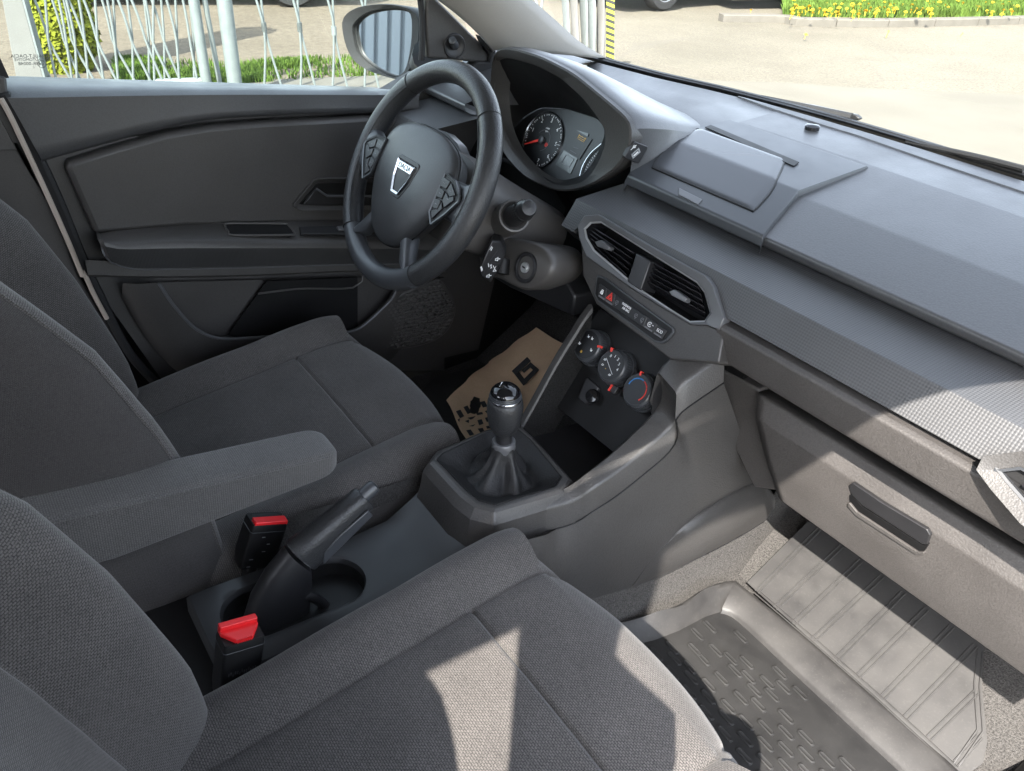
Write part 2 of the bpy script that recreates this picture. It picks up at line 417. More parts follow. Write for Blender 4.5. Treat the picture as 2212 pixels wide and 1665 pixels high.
# outdoors
def ground_mat():
    mt, N, L, B = _new('dusty_asphalt'); co = _coord(N, L, False, 1)
    n = _noise(N, L, co, .35, 6, .62); f = _noise(N, L, co, 48, 6, .8); g = _noise(N, L, co, 110, 3, .7); big = _noise(N, L, co, .16, 3)
    c = _mixcol(N, L, _ramp(N, L, n, [(.38, 0), (.62, 1)]), (.128, .115, .087), (.188, .170, .131))
    c = _mixcol(N, L, _ramp(N, L, f, [(.42, .7), (.60, 0)]), c, (.080, .073, .060))
    c = _mixcol(N, L, _ramp(N, L, g, [(.55, 0), (.75, .6)]), c, (.20, .182, .15))
    v = _vor(N, L, _coord(N, L, False, 1), .5, 'DISTANCE_TO_EDGE'); c = _mixcol(N, L, _ramp(N, L, v, [(.004, .5), (.012, 0)]), c, (.12, .11, .09))
    L.new(c, B.inputs['Base Color']); B.inputs['Roughness'].default_value = .95; B.inputs['Specular IOR Level'].default_value = .2
    _bump(N, L, B, f, .5, .03)
ground_mat()
def gravel_mat():
    mt, N, L, B = _new('gravel'); co = _coord(N, L, False, 1)
    n = _noise(N, L, co, .9, 5, .6); f = _noise(N, L, co, 14, 8, .82); g = _noise(N, L, co, 60, 4, .7)
    c = _mixcol(N, L, _ramp(N, L, n, [(.35, 0), (.7, 1)]), (.146, .120, .088), (.198, .165, .124))
    c = _mixcol(N, L, _ramp(N, L, f, [(.38, .7), (.6, 0)]), c, (.09, .072, .056)); c = _mixcol(N, L, _ramp(N, L, g, [(.55, 0), (.72, .6)]), c, (.29, .25, .21))
    L.new(c, B.inputs['Base Color']); B.inputs['Roughness'].default_value = .97; B.inputs['Specular IOR Level'].default_value = .15; _bump(N, L, B, f, .7, .05)
gravel_mat()
def leafm(name, a, b, scale=40):
    mt, N, L, B = _new(name); co = _coord(N, L, False, 1); n = _noise(N, L, co, scale, 2)
    L.new(_mixcol(N, L, n, a, b), B.inputs['Base Color']); B.inputs['Roughness'].default_value = .92; B.inputs['Specular IOR Level'].default_value = .15
    B.inputs['Subsurface Weight'].default_value = 0; B.inputs['Transmission Weight'].default_value = 0
leafm('conifer', (.09, .11, .010), (.20, .21, .02)); leafm('grass_blade', (.035, .075, .010), (.10, .15, .028), 9)
plain('dandelion', (.62, .40, .006), .7)
leafm('soil', (.11, .09, .06), (.19, .15, .10), 5)
def galv():
    mt, N, L, B = _new('galvanised'); co = _coord(N, L, False, 1); n = _noise(N, L, co, 18, 3)
    L.new(_mixcol(N, L, n, (.14, .16, .158), (.21, .23, .225)), B.inputs['Base Color']); B.inputs['Roughness'].default_value = .5; B.inputs['Metallic'].default_value = .25
galv()
leafm('concrete', (.095, .088, .074), (.14, .13, .112), 8); leafm('stone', (.20, .17, .135), (.30, .26, .215), 3)
leafm('cement_post', (.13, .127, .12), (.17, .167, .158), 5)
plain('stripe_yellow', (.34, .40, .03), .6); plain('stripe_black', (.02, .02, .02), .6)
plain('car_dark', (.02, .022, .025), .25, 0, .5, 0, .5); plain('car_grey', (.10, .105, .11), .3, .3, .5, 0, .5); plain('tyre', (.018, .018, .018), .8); plain('alloy', (.42, .43, .44), .35, .9); plain('window_dark', (.015, .018, .02), .05)
def sheet_mat():
    mt, N, L, B = _new('sheet_grey'); B.inputs['Base Color'].default_value = (.34, .36, .375, 1); B.inputs['Roughness'].default_value = .55
sheet_mat()
leafm('apron', (.104, .096, .078), (.148, .139, .115), 1.4)
plain('gate_white', (.42, .41, .39), .5)
# ================================================================== DASHBOARD
dash = thing('dashboard', 'dark grey dashboard with textured strip running below the windscreen', 'dashboard', (0, .45, .5))
F3A, F3B, F4, F5, F6, F7, F8, F9, F10 = (.375, .7446), (.39, .7237), (.292, .707), (.268, .6649), (.258, .6525), (.272, .6034), (.345, .5438), (.335, .5124), (.365, .3938)
CREST = (.48, .785)
def yb(x): return interp([-.74, -.67, -.45, -.33, -.2, -.05, .1, .3, .5, .74], [.60, .643, .69, .735, .765, .785, .79, .785, .75, .66], x)   # foot of the windscreen
def pad_profile(x, back=None):
    y1 = yb(x)+.01
    pr = [(y1, .830), (y1-.03, .838), (lerp(y1, CREST[0], .5), .820), (CREST[0], CREST[1]), F3A, (.3805, .7325), (.394, .7262), (.435, .7232)]
    return rpoly(pr, [0, .02, .05, .06, .007, .006, .004, 0], 6)
def xs(a, b, n): return [lerp(a, b, k/(n-1)) for k in range(n)]
mb = MB().grid([[Vector((x, y, z)) for y, z in pad_profile(x)] for x in xs(-.185, .735, 60)])
top_pad = build('top_pad', mb, 'pad', dash, smooth=60)
LS = Vector((0, -.06, .018))                               # the outer end of the dash stands a little nearer and higher
mb = MB().grid([[Vector((x, y, z))+LS*sstep(.70, .46, y) for y, z in pad_profile(x)] for x in xs(-.775, -.590, 10)])
build('top_pad', mb, 'pad', dash, smooth=60)
mb = MB().grid([[Vector((x, y, z)) for y, z in [(yb(x)+.01, .830), (yb(x)-.02, .838), (.58, .812), (.50, .79)]] for x in xs(-.60, -.18, 20)])
build('top_pad', mb, 'pad', dash, smooth=60)
# defroster rib along the top
rib = [P(*c3(480, 632), z=.822), P(*c3(1200, 850), z=.822), P(*c3(1700, 1020), z=.822), P(*c3(2205, 1190), z=.822)]
def pad_z(x, y):
    pr = sorted(pad_profile(x)[:26]); return interp([p[0] for p in pr], [p[1] for p in pr], y)
rp = resample(rib, 30); rows = []
for k, p in enumerate(rp):
    wd = .013*math.sin(math.pi*min(1, (k+1)/12)/2)
    rows.append([Vector((p.x, p.y+d, pad_z(p.x, p.y+d)+h)) for d, h in ((-wd, -.002), (-wd*.8, .0022), (wd*.8, .0026), (wd, -.002))])
build('defroster_rib', MB().grid(rows), 'pad', dash, smooth=30)
sp = P(*c3(940, 757), z=.834)
build('light_sensor', MB().lathe((sp.x, sp.y, pad_z(sp.x, sp.y)-.003), (0, -.12, 1), [(.0, .0), (.0125, 0), (.0125, .0085), (.010, .0105), (0, .0112)], 28), 'gloss_black', dash)
# textured strip, two facets
spr = rpoly([(.44, .7247), F3B, F4, F5, (.2695, .658)], [0, 0, .003, .003, 0], 4)
vp = Pan((0, .27, .67), (1, 0, 0), (0, math.sin(rad(20)), math.cos(rad(20))))
vtop = sorted([vp.px(*z3(*p), .004) for p in [(8, 790), (55, 725), (150, 716), (520, 940), (900, 1145), (950, 1215), (1028, 1440)]])
rows = []
for x in xs(-.205, .735, 95):
    if vtop[0][0] < x < vtop[-1][0]:
        zc_ = min(F4[1]-.0025, .67+interp([p[0] for p in vtop], [p[1] for p in vtop], x)*math.cos(rad(20))-.004)
    else: zc_ = F5[1]
    zc_ = max(zc_, F5[1]); t = (F4[1]-zc_)/(F4[1]-F5[1]); yc_ = lerp(F4[0], F5[0], t)
    rows.append([Vector((x, y, z)) for y, z in [(.44, .7247), F3B, (lerp(F3B[0], F4[0], .5), lerp(F3B[1], F4[1], .5)), F4, (lerp(F4[0], yc_, .5), lerp(F4[1], zc_, .5)), (yc_, zc_), (yc_+.006, zc_-.004)]])
build('textured_strip', MB().grid(rows, flip=True), 'strip', dash, smooth=28)
spr2 = [(y+.0, z) for y, z in spr]
build('textured_strip', MB().grid([[Vector((x, y, z))+LS for y, z in spr2] for x in xs(-.735, -.565, 12)], flip=True), 'strip', dash, smooth=28)
build('strip_end', MB().prism([(-.2055, .44, .722), (-.2055, F3B[0], F3B[1]-.001), (-.2055, F4[0], F4[1]-.001), (-.2055, F5[0]+.001, F5[1]), (-.2055, .30, .64), (-.2055, .44, .66)], (.03, 0, 0)), 'satin_dark', dash, smooth=0)
# ledge under the strip and its rolled lower face
led = rpoly([(.285, .657), (.266, .6565), F6, (F7[0]-.002, F7[1]), (.30, .590), (.345, .585)], [0, .003, .007, .012, .01, 0], 5)
build('ledge', MB().grid([[Vector((x, y, z)) for y, z in led] for x in xs(.150, .735, 30)], flip=True), 'plastic_warm', dash, smooth=50)
build('ledge', MB().grid([[Vector((x, y, z))+LS for y, z in led] for x in xs(-.735, -.50, 10)], flip=True), 'plastic_warm', dash, smooth=50)
build('dash_end_cap', MB().prism([(-.750, .22, .60), (-.750, .60, .55), (-.750, .66, .80), (-.750, .30, .785), (-.750, .22, .745)], (-.03, 0, 0)), 'plastic', dash, smooth=0)
# core behind everything
build('core', MB().prism([(.15, .385, .59), (.15, .40, .42), (.15, .55, .42), (.15, .70, .56), (.15, .70, .80), (.15, .47, .73), (.15, .44, .70), (.15, .385, .655)], (.585, 0, 0)), 'plastic', dash, smooth=0)
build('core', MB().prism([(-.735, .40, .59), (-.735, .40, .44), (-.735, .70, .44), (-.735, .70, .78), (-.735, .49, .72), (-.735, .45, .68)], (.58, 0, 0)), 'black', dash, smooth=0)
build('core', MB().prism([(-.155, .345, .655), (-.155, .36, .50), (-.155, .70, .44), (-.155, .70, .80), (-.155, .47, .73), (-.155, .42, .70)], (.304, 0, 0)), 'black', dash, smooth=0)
# knee panel below the strip at the glovebox's left
def on_x(u, v, x): return P(u, v, x=x)
kq = Pan((.2, .352, .5438), (1, 0, 0), Vector((0, F8[0]-F10[0], F8[1]-F10[1])))
kn = [kq(*kq.px(*c6(*p))) for p in [(225, 740), (400, 790), (620, 905), (640, 1080), (730, 1510), (590, 1490)]]
build('knee_panel', MB().prism(kn, kq.n*-.03), 'plastic_warm', dash, smooth=30, bev=.003)
# glovebox
def gx(t): return lerp(.185, .262, t)      # slanted left edge
gbp = [(F8[0]+.05, F8[1]-.002), F8, F9, ((F9[0]+F10[0])/2-.004, (F9[1]+F10[1])/2), F10, (F10[0]+.015, F10[1]-.007), (F10[0]+.06, F10[1]+.005)]
gbr = rpoly(gbp, [0, .006, .012, .3, .008, .006, 0], 5)
rows = []
for k in range(31):
    s = k/30; row = []
    for y, z in gbr:
        t = min(1, max(0, (F8[1]-z)/(F8[1]-F10[1]))); row.append(Vector((lerp(gx(t), .672, s), y, z)))
    rows.append(row)
glove = build('glovebox_lid', MB().grid(rows, flip=True), 'plastic_warm', dash, smooth=35, solid=.004)
# glovebox gap frame
build('glovebox_surround', MB().grid([[Vector((x, y, z)) for y, z in [(.33, .588), (.362, .570), (.372, .55), (.42, .54)]] for x in xs(.15, .735, 12)], flip=True), 'plastic_warm', dash, smooth=50)
build('glovebox_surround', MB().prism([(.676, .350, .575), (.676, .338, .513), (.676, .37, .394), (.676, .42, .40), (.676, .42, .575)], (.06, 0, 0)), 'plastic_warm', dash, smooth=0, bev=.004)
# handle of the glovebox: recess rim, dark bar, slot
gn = Vector((0, -(F9[1]-F10[1]), -(F10[0]-F9[0]))).normalized()
gp = Pan((.45, (F9[0]+F10[0])/2-.004, (F9[1]+F10[1])/2), (1, 0, 0), Vector((0, F9[0]-F10[0], F9[1]-F10[1])))
hb = [gp.px(*c8(*p)) for p in [(1310, 40), (1330, 28), (1480, 130), (1715, 270), (1730, 300), (1715, 345), (1690, 345), (1380, 145), (1325, 90)]]
build('handle', MB().prism([gp(a, b, -.004) for a, b in rpoly(hb, .003, 3)], gp.n*.0056), 'satin_dark', glove, smooth=30, bev=.001)
hs = [gp.px(*c8(*p)) for p in [(1312, 80), (1375, 150), (1690, 350), (1725, 340), (1700, 380), (1670, 378), (1360, 175), (1315, 120)]]
build('handle_slot', MB().prism([gp(a, b, -.004) for a, b in rpoly(hs, .003, 3)], gp.n*.0052), 'black', glove, smooth=0)
hr = [gp.px(*c8(*p)) for p in [(1312, 125), (1355, 178), (1665, 382), (1702, 384), (1700, 398), (1660, 396), (1350, 196), (1305, 145)]]
build('handle_rim', MB().prism([gp(a, b, -.003) for a, b in rpoly(hr, .003, 3)], gp.n*.0058), 'plastic_warm', glove, smooth=30, bev=.0015)
# ------------------------------------------------------------ central pod with lid, slot and usb socket
fdir = Vector((0, CREST[0]-F3A[0], CREST[1]-F3A[1])).normalized()
face = Pan((0, F3A[0], F3A[1]), (1, 0, 0), fdir)                       # sloping front face of the pad
tdir = Vector((0, .13, .024)).normalized()
topp = Pan((0, CREST[0], CREST[1]), (1, 0, 0), tdir)
hp = .0085
pod_l = face.px(*z3(415, 400), hp); pod_f = [face.px(*z3(*p), hp) for p in [(420, 385), (530, 240), (690, 110)]]
# pod body: grid over the pad, raised; left and right borders from the photograph
LB = [(F3A[0]-.004, face.px(*z3(418, 400), hp)[0]), (.42, face.px(*z3(530, 240), hp)[0]), (CREST[0], topp.px(*z3(600, 170), hp)[0]), (topp(0, topp.px(*z3(1070, 62), hp)[1]).y, topp.px(*z3(1070, 62), hp)[0])]
pr_ = [topp.px(*z3(1940, 415), hp), topp.px(*z3(1600, 520), hp)]
RB = [(F3A[0]-.004, face.px(*z3(1255, 880), hp)[0]), (.41, face.px(*z3(1330, 740), hp)[0]), (CREST[0]-.006, face.px(*z3(1600, 520), hp)[0]), (topp(0, pr_[0][1]).y, pr_[0][0])]
yend = LB[-1][0]
prof = rpoly([(.388, .728), (F3A[0]-.004, F3A[1]-.012), (F3A[0]-.004, F3A[1]+.004), (CREST[0]-.004, CREST[1]+hp), (yend, CREST[1]+hp+(yend-CREST[0])*.19), (yend+.012, CREST[1]+.004+(yend-CREST[0])*.19)], [0, .005, .007, .03, .003, 0], 6)
rows = []
for y, z in prof:
    xl = interp([a for a, b in LB], [b for a, b in LB], y); xr = interp([a for a, b in RB], [b for a, b in RB], y)
    row = [Vector((xl-.006, y, z-hp-.004)), Vector((xl-.0015, y, z-.003)), Vector((xl, y, z))]+[Vector((lerp(xl, xr, s/14), y, z)) for s in range(1, 14)]+[Vector((xr, y, z)), Vector((xr+.0015, y, z-.003)), Vector((xr+.003, y, z-hp-.004))]
    rows.append(row)
pod = build('centre_pod', MB().grid(rows), 'satin', dash, smooth=40)
pmax = len(prof)
def pod_pt(px_, up=0.): return on_profile(*z3(*px_), prof, up)
arcs = [0.]
for (y0_, z0_), (y1_, z1_) in zip(prof, prof[1:]): arcs.append(arcs[-1]+math.hypot(y1_-y0_, z1_-z0_))
def arc_of(p): return min(((abs(p.y-q[0])+abs(p.z-q[1]), arcs[i]) for i, q in enumerate(dense)), key=lambda t: t[0])[1] if False else interp([q[0] for q in up_prof], up_arc, p.y)
up_prof = prof[8:]; up_arc = arcs[8:]
def prof_at(s, up=0.):
    i = max(k for k in range(len(arcs)-1) if arcs[k] <= s) if s > 0 else 0
    t = (s-arcs[i])/(arcs[i+1]-arcs[i]); (y0_, z0_), (y1_, z1_) = prof[i], prof[i+1]; n = Vector((-(z1_-z0_), y1_-y0_)).normalized()
    if n.y < 0: n = -n
    return lerp(y0_, y1_, t)+n.x*up, lerp(z0_, z1_, t)+n.y*up
LE = [pod_pt(p) for p in [(530, 395), (560, 335), (690, 200), (800, 135), (915, 112)]]; RE = [pod_pt(p) for p in [(1165, 745), (1215, 720), (1335, 590), (1378, 525), (1428, 408), (1452, 345)]]
LE = [(arc_of(p), p.x) for p in LE]; RE = [(arc_of(p), p.x) for p in RE]
s0_, s1_ = max(LE[0][0], RE[0][0]), min(LE[-1][0], RE[-1][0])
eL = lambda s: interp([a for a, b in LE], [b for a, b in LE], s); eR = lambda s: interp([a for a, b in RE], [b for a, b in RE], s)
rows = []
for k in range(37):
    s = lerp(s0_+.001, s1_, k/36); row = []
    for j in range(25):
        f_ = j/24; edge_d = min(f_*(eR(s)-eL(s)), (1-f_)*(eR(s)-eL(s)), s-s0_, (s1_-s)+.004); y_, z_ = prof_at(s, .0012+.0022*sstep(0, .006, edge_d)); row.append(Vector((lerp(eL(s)+.0008, eR(s)-.0008, f_), y_, z_)))
    rows.append(row)
lid = build('pod_lid', MB().grid(rows), 'lid', pod, smooth=60)
bord = []
for k in range(24, -1, -1): s = lerp(s0_, s1_, k/24); bord.append(Vector((eL(s), *prof_at(s, .0004))))
for k in range(25): s = lerp(s0_, s1_, k/24); bord.append(Vector((eR(s), *prof_at(s, .0004))))
build('lid_gap', MB().tube(bord, .0017, 8), 'black', pod)
sl = [pod_pt(p, .0010) for p in [(895, 116), (935, 102), (1550, 362), (1512, 388)]]
mbs = MB(); mbs.v = sl+[p+Vector((0, 0, .0012)) for p in sl]; mbs.face((4, 5, 6, 7)); mbs.face((0, 1, 5, 4)); mbs.face((1, 2, 6, 5)); mbs.face((2, 3, 7, 6)); mbs.face((3, 0, 4, 7)); build('phone_slot', mbs, 'black', pod, smooth=0)
nt_ = [pod_pt(p, .0004) for p in [(712, 535), (880, 620), (848, 655), (712, 585)]]
nn_ = (nt_[1]-nt_[0]).cross(nt_[2]-nt_[0]).normalized(); nn_ = nn_ if nn_.dot(CAM-nt_[0]) > 0 else -nn_
build('finger_notch', MB().prism([p-nn_*.003 for p in nt_], nn_*.0045), 'trim_grey', pod, smooth=0, bev=.001)
# ------------------------------------------------------------ instrument binnacle
vis = Pan((-.374, .36, .80), (1, 0, 0), (0, 0, 1))
vo = [vis.px(*c2(*p)) for p in [(1032, 450), (1036, 350), (1052, 292), (1090, 280), (1180, 290), (1330, 335), (1520, 430), (1740, 610), (1880, 730), (1888, 790), (1870, 880), (1800, 1000), (1640, 1110), (1500, 1150), (1400, 1140)]]
vo += [(-.06, -.135), (-.13, -.115), (-.18, -.075), (-.203, -.02)]
vo = [(p.x, p.y) for p in (Vector((q[0], q[1], 0)) for q in resample([Vector((a, b, 0)) for a, b in vo+[vo[0]]], 72, True))]
def smooth_loop(lp, it=3):
    for _ in range(it): lp = [((lp[i-1][0]+2*lp[i][0]+lp[(i+1) % len(lp)][0])/4, (lp[i-1][1]+2*lp[i][1]+lp[(i+1) % len(lp)][1])/4) for i in range(len(lp))]
    return lp
vo = smooth_loop(vo, 3)
ca, cb = sum(p[0] for p in vo)/72, sum(p[1] for p in vo)/72
clu = Pan((-.36, .45, .73), (1, 0, 0), (0, math.sin(rad(20)), math.cos(rad(20))))
lens = [clu.px(*c2(*p)) for p in [(1120, 890), (1150, 800), (1240, 700), (1340, 645), (1500, 655), (1690, 715), (1733, 790), (1705, 870), (1655, 980), (1590, 1055), (1480, 1085), (1250, 1015), (1140, 950)]]
lens = smooth_loop([(p.x, p.y) for p in resample([Vector((a, b, 0)) for a, b in lens+[lens[0]]], 72, True)], 2)
# start both loops at the same direction
def align(lp, ang0):
    c0, c1 = sum(p[0] for p in lp)/len(lp), sum(p[1] for p in lp)/len(lp)
    k = min(range(len(lp)), key=lambda i: abs(math.remainder(math.atan2(lp[i][1]-c1, lp[i][0]-c0)-ang0, 2*math.pi)))
    ar = sum(lp[i-1][0]*lp[i][1]-lp[i][0]*lp[i-1][1] for i in range(len(lp)))
    lp = lp[k:]+lp[:k]
    return lp if ar > 0 else [lp[0]]+lp[1:][::-1]
vo = align(vo, math.pi/2); lens = align(lens, math.pi/2)
def rim(lp, k, dv=0): return inset(lp, k)
w3 = lambda lp, pan, c: [pan(a, b, c) for a, b in lp]
vi_px = [vis.px(*c2(*p), -.010) for p in [(1040, 440), (1043, 375), (1075, 345), (1140, 345), (1290, 385), (1450, 465), (1590, 590), (1690, 720), (1733, 800), (1712, 900), (1655, 1020), (1585, 1092), (1480, 1118), (1390, 1112)]]
vi_px += [(-.065, -.120), (-.125, -.100), (-.175, -.065), (-.200, -.02)]
vin = align(smooth_loop([(p.x, p.y) for p in resample([Vector((a, b, 0)) for a, b in vi_px+[vi_px[0]]], 72, True)], 2), math.pi/2)
shell = [w3(inset(vo, .006), vis, -.045), w3(vo, vis, -.014), w3(vo, vis, -.002), w3(inset(vo, .003), vis, .0), w3(inset(vin, -.001), vis, -.009), w3(vin, vis, -.011), w3(inset(vin, .001), vis, -.018)]
build('binnacle_rim', MB().grid(shell, cv=True), 'plastic', dash, smooth=40)
mids = [[v_.lerp(l_, t) for v_, l_ in zip(w3(inset(vin, .001), vis, -.018), w3(lens, clu, .004))] for t in (0, .35, .7, .97, 1)]
build('binnacle_hollow', MB().grid(mids, cv=True), 'black', dash, smooth=50)
# hood over the binnacle, running forward to the top of the dash
N_ = len(vo); topi = [i for i in range(N_) if vo[i][1] > (-.045 if vo[i][0] < .06 else .012)]
topi = sorted(topi, key=lambda i: math.atan2(vo[i][1]-cb+.02, vo[i][0]-ca))
rows = []
for y, k, dz in ((.372, 0, 0), (.376, .0015, .002), (.40, .002, .001), (.45, .1, -.002), (.51, .3, -.008), (.57, .62, -.01), (.63, .98, -.01)):
    row = []
    for i in topi:
        a, b = vo[i]; zf = .812+.1*(y-.5); p = vis(a, b)
        edge_ = 1
        zz = lerp(p.z, zf-.012, k) if p.z > zf else lerp(p.z, zf-.03, k)
        tx = p.x-(p.x+.26)*.45 if p.x > -.30 else -.37+(p.x+.37)*1.12
        row.append(Vector((lerp(p.x, tx, min(1, k*1.3)), y, zz+dz)))
    rows.append(row)
build('binnacle_hood', MB().grid(rows), 'pad', dash, smooth=60)
fr_ = []
for r in rows:
    A_ = r[0]; y_ = max(.380, A_.y); bx_ = interp([.37, .42, .50, .63], [-.182, -.178, -.165, -.15], A_.y)
    B_ = Vector((bx_, y_, (.7475 if A_.y < .385 else pad_z(-.17, y_))-.001))
    fr_.append([A_.lerp(B_, t/8)+Vector((0, 0, -.012*math.sin(math.pi*t/8)*min(1, (A_.z-B_.z)/.03))) for t in range(9)])
build('hood_flank', MB().grid(fr_), 'pad', dash, smooth=70)
# usb socket beside the pod
from mathutils.bvhtree import BVHTree
flank = [o for o in dash.children if o.name.startswith('hood_flank')][0]
bv = BVHTree.FromPolygons([v.co.copy() for v in flank.data.vertices], [tuple(p.vertices) for p in flank.data.polygons])
h_p, h_n, _i, _d = bv.ray_cast(CAM, ray(*z3(425, 285)).normalized())
if h_p is None: h_p, h_n = face(*face.px(*z3(425, 285))), face.n
h_n = h_n if h_n.dot(CAM-h_p) > 0 else -h_n
_e = (Vector((1, 0, 0))-h_n*h_n.x).normalized()
UP = Pan(h_p, _e, h_n.cross(_e))
ub = [UP.px(*z3(*p), .004) for p in [(398, 205), (500, 245), (430, 365), (328, 320)]]
usb = build('usb_socket', MB().prism([UP(a, b, -.002) for a, b in rpoly(ub, .004, 4)], UP.n*.008), 'satin_dark', dash, smooth=30, bev=.001)
up_ = [UP.px(*z3(*p), .004) for p in [(388, 265), (440, 282), (425, 312), (375, 295)]]
ua, ubb = sum(p[0] for p in up_)/4, sum(p[1] for p in up_)/4
mb = MB(); frame(mb, UP, [(ua-.0085, ubb-.0045), (ua+.0085, ubb-.0045), (ua+.0085, ubb+.0045), (ua-.0085, ubb+.0045)], [(ua-.0062, ubb-.0026), (ua+.0062, ubb-.0026), (ua+.0062, ubb+.0026), (ua-.0062, ubb+.0026)], .0055, .0072)
build('socket_rim', mb, 'silver', usb, smooth=0)
build('socket_tongue', MB().box(UP(ua, ubb-.0008, .0066), (.010, .0018, .0012), (UP.ex, UP.ey, UP.n)), 'white_print', usb, smooth=0)
strokes('usb_mark', UP, [[(ua-.006, ubb+.012), (ua+.006, ubb+.012)], [(ua-.002, ubb+.012), (ua+.001, ubb+.0145), (ua+.003, ubb+.0145)], [(ua, ubb+.012), (ua+.002, ubb+.010), (ua+.004, ubb+.010)]], .0009, 'white_print', usb, .0062)
# cluster face
build('cluster_face', MB().prism(w3(lens, clu, -.004), clu.n*.004), 'gauge_black', dash, smooth=0)
clf = [o for o in dash.children if o.name.startswith('cluster_face')][0]
tc_ = (-.135, -.0175); R0 = .0555
mb = MB(); frame(mb, clu, circ(*tc_, R0, 64), circ(*tc_, R0-.0025, 64), 0, .004, .0025); build('tachometer_ring', mb, 'chrome_dark', clf)
mb = MB().prism(w3(circ(*tc_, R0-.0025, 64), clu, 0), clu.n*.0012); dial = build('tachometer_dial', mb, 'gauge_black', clf, smooth=0)
tk = []
a0, a1 = rad(205), rad(-75)
for k in range(0, 71):
    if k % 2 and k % 5: continue
    an = lerp(a0, a1, k/70); r1 = R0-.005; r2 = r1-(.0055 if k % 10 == 0 else .0022)
    tk.append([(tc_[0]+math.cos(an)*r1, tc_[1]+math.sin(an)*r1), (tc_[0]+math.cos(an)*r2, tc_[1]+math.sin(an)*r2)])
strokes('dial_ticks', clu, tk, .0009, 'white_print', dial, .0013)
for k in range(1, 8):
    an = lerp(a0, a1, k/7); text('dial_number', str(k), clu, tc_[0]+math.cos(an)*(R0-.0155), tc_[1]+math.sin(an)*(R0-.0155), .0105, 'white_print', dial, c=.0014)
text('dial_unit', 'x1000', clu, tc_[0]+.001, tc_[1]+.024, .0048, 'white_print', dial, c=.0014); text('dial_unit', 'rpm', clu, tc_[0]+.001, tc_[1]+.0185, .0045, 'white_print', dial, c=.0014)
arc = [(tc_[0]+math.cos(t)*.020, tc_[1]+math.sin(t)*.020) for t in [rad(150-k*9) for k in range(26)]]
strokes('inner_arc', clu, [arc], .0006, 'grey_print', dial, .0013)
an = rad(207); d = Vector((math.cos(an), math.sin(an))); nn = Vector((-d.y, d.x)); c_ = Vector(tc_)
build('needle', MB().prism([clu(*(c_+nn*.003), .005), clu(*(c_-nn*.003), .005), clu(*(c_+d*.047-nn*.0007), .005), clu(*(c_+d*.047+nn*.0007), .005)], clu.n*.0012), 'red_print', dial, smooth=0)
build('needle_hub', MB().lathe(clu(*tc_, .0015), clu.n, [(.0075, 0), (.0075, .005), (.006, .0062), (0, .0064)], 28), 'satin', dial)
wr = clu.px(*c2(1370, 868)); strokes('warning_light', clu, [circ(*wr, .0032, 12)+[circ(*wr, .0032, 12)[0]], [(wr[0]-.0016, wr[1]-.0014), (wr[0]+.0016, wr[1]+.0014)]], .0016, 'red_print', clf, .0016)
lc = [clu.px(*c2(*p)) for p in [(1425, 985), (1515, 1042), (1625, 800), (1550, 780)]]
lcd = plate('display', clu, rpoly(lc, .002, 3), .0, .0016, 'lcd', clf, smooth=0)
lu = Vector(lc[1])-Vector(lc[0]); lv = Vector(lc[3])-Vector(lc[0]); LP = lambda s, t: tuple(Vector(lc[0])+lu*s+lv*t)
build('display_band', MB().prism([clu(*LP(.0, .42), .0017), clu(*LP(1, .42), .0017), clu(*LP(1, 1), .0017), clu(*LP(0, 1), .0017)], clu.n*.0002), 'gauge_black', lcd, smooth=0)
strokes('display_marks', clu, [[LP(.25, .36), LP(.25, .12), LP(.75, .12), LP(.75, .36), LP(.25, .36)], [LP(.3, .5), LP(.7, .5)], [LP(.35, .6), LP(.65, .64)]], .0008, 'grey_print', lcd, .002)
strokes('display_icon', clu, [[LP(.3, .88), LP(.7, .88)], [LP(.28, .93), LP(.72, .93)], [LP(.35, .84), LP(.65, .84)], [LP(.3, .84), LP(.3, .95)], [LP(.7, .84), LP(.7, .95)]], .0010, 'amber_print', lcd, .002)
gc = (clu.px(*c2(1710, 880))[0]+.038, clu.px(*c2(1660, 1000))[1]+.004)
gr = [clu.px(*c2(*p)) for p in [(1705, 862), (1640, 920), (1595, 990), (1575, 1055)]]
build('speedometer_ring', MB().tube([clu(p.x, p.y, .003) for p in smooth_path([(a, b, 0) for a, b in gr], 20)], .0014, 8), 'chrome_dark', clf)
g2 = [clu.px(*c2(*p)) for p in [(1702, 890), (1650, 940), (1612, 1000), (1600, 1045)]]; g3 = smooth_path([(a, b, 0) for a, b in g2], 13)
strokes('speedometer_ticks', clu, [[(p.x, p.y), (p.x+.0035, p.y-.001)] for p in g3], .0009, 'white_print', clf, .0016)
# clear lens shield edge below the cluster
lw = [P(*c2(*p), y=.385) for p in [(1110, 955), (1250, 1020), (1370, 1080), (1400, 1110)]]
build('cluster_lower_trim', MB().tube(smooth_path(lw, 20), .004, 8), 'satin_dark', dash)
build('column_gap_cover', MB().prism([P(*c2(*p), y=.40) for p in [(1090, 960), (1260, 1030), (1400, 1110), (1480, 1240), (1450, 1440), (1330, 1330), (1100, 1060)]], (0, .02, 0)), 'black', dash, smooth=0)
# ------------------------------------------------------------ centre panel: vents, buttons
vp = Pan((0, .27, .67), (1, 0, 0), (0, math.sin(rad(20)), math.cos(rad(20))))
cpl = [vp.px(*z3(*p), 0) for p in [(20, 870), (75, 1000), (440, 1262), (800, 1478), (905, 1480), (992, 1515)]]+[vp.px(*c5(*p), 0) for p in [(2425, 600), (2400, 745), (2110, 725), (1665, 392), (1585, 220), (1575, 60)]]
cpanel = build('centre_panel', MB().prism([vp(a, b, -.05) for a, b in cpl], vp.n*.050), 'plastic', dash, smooth=30, bev=.004, seg=3)
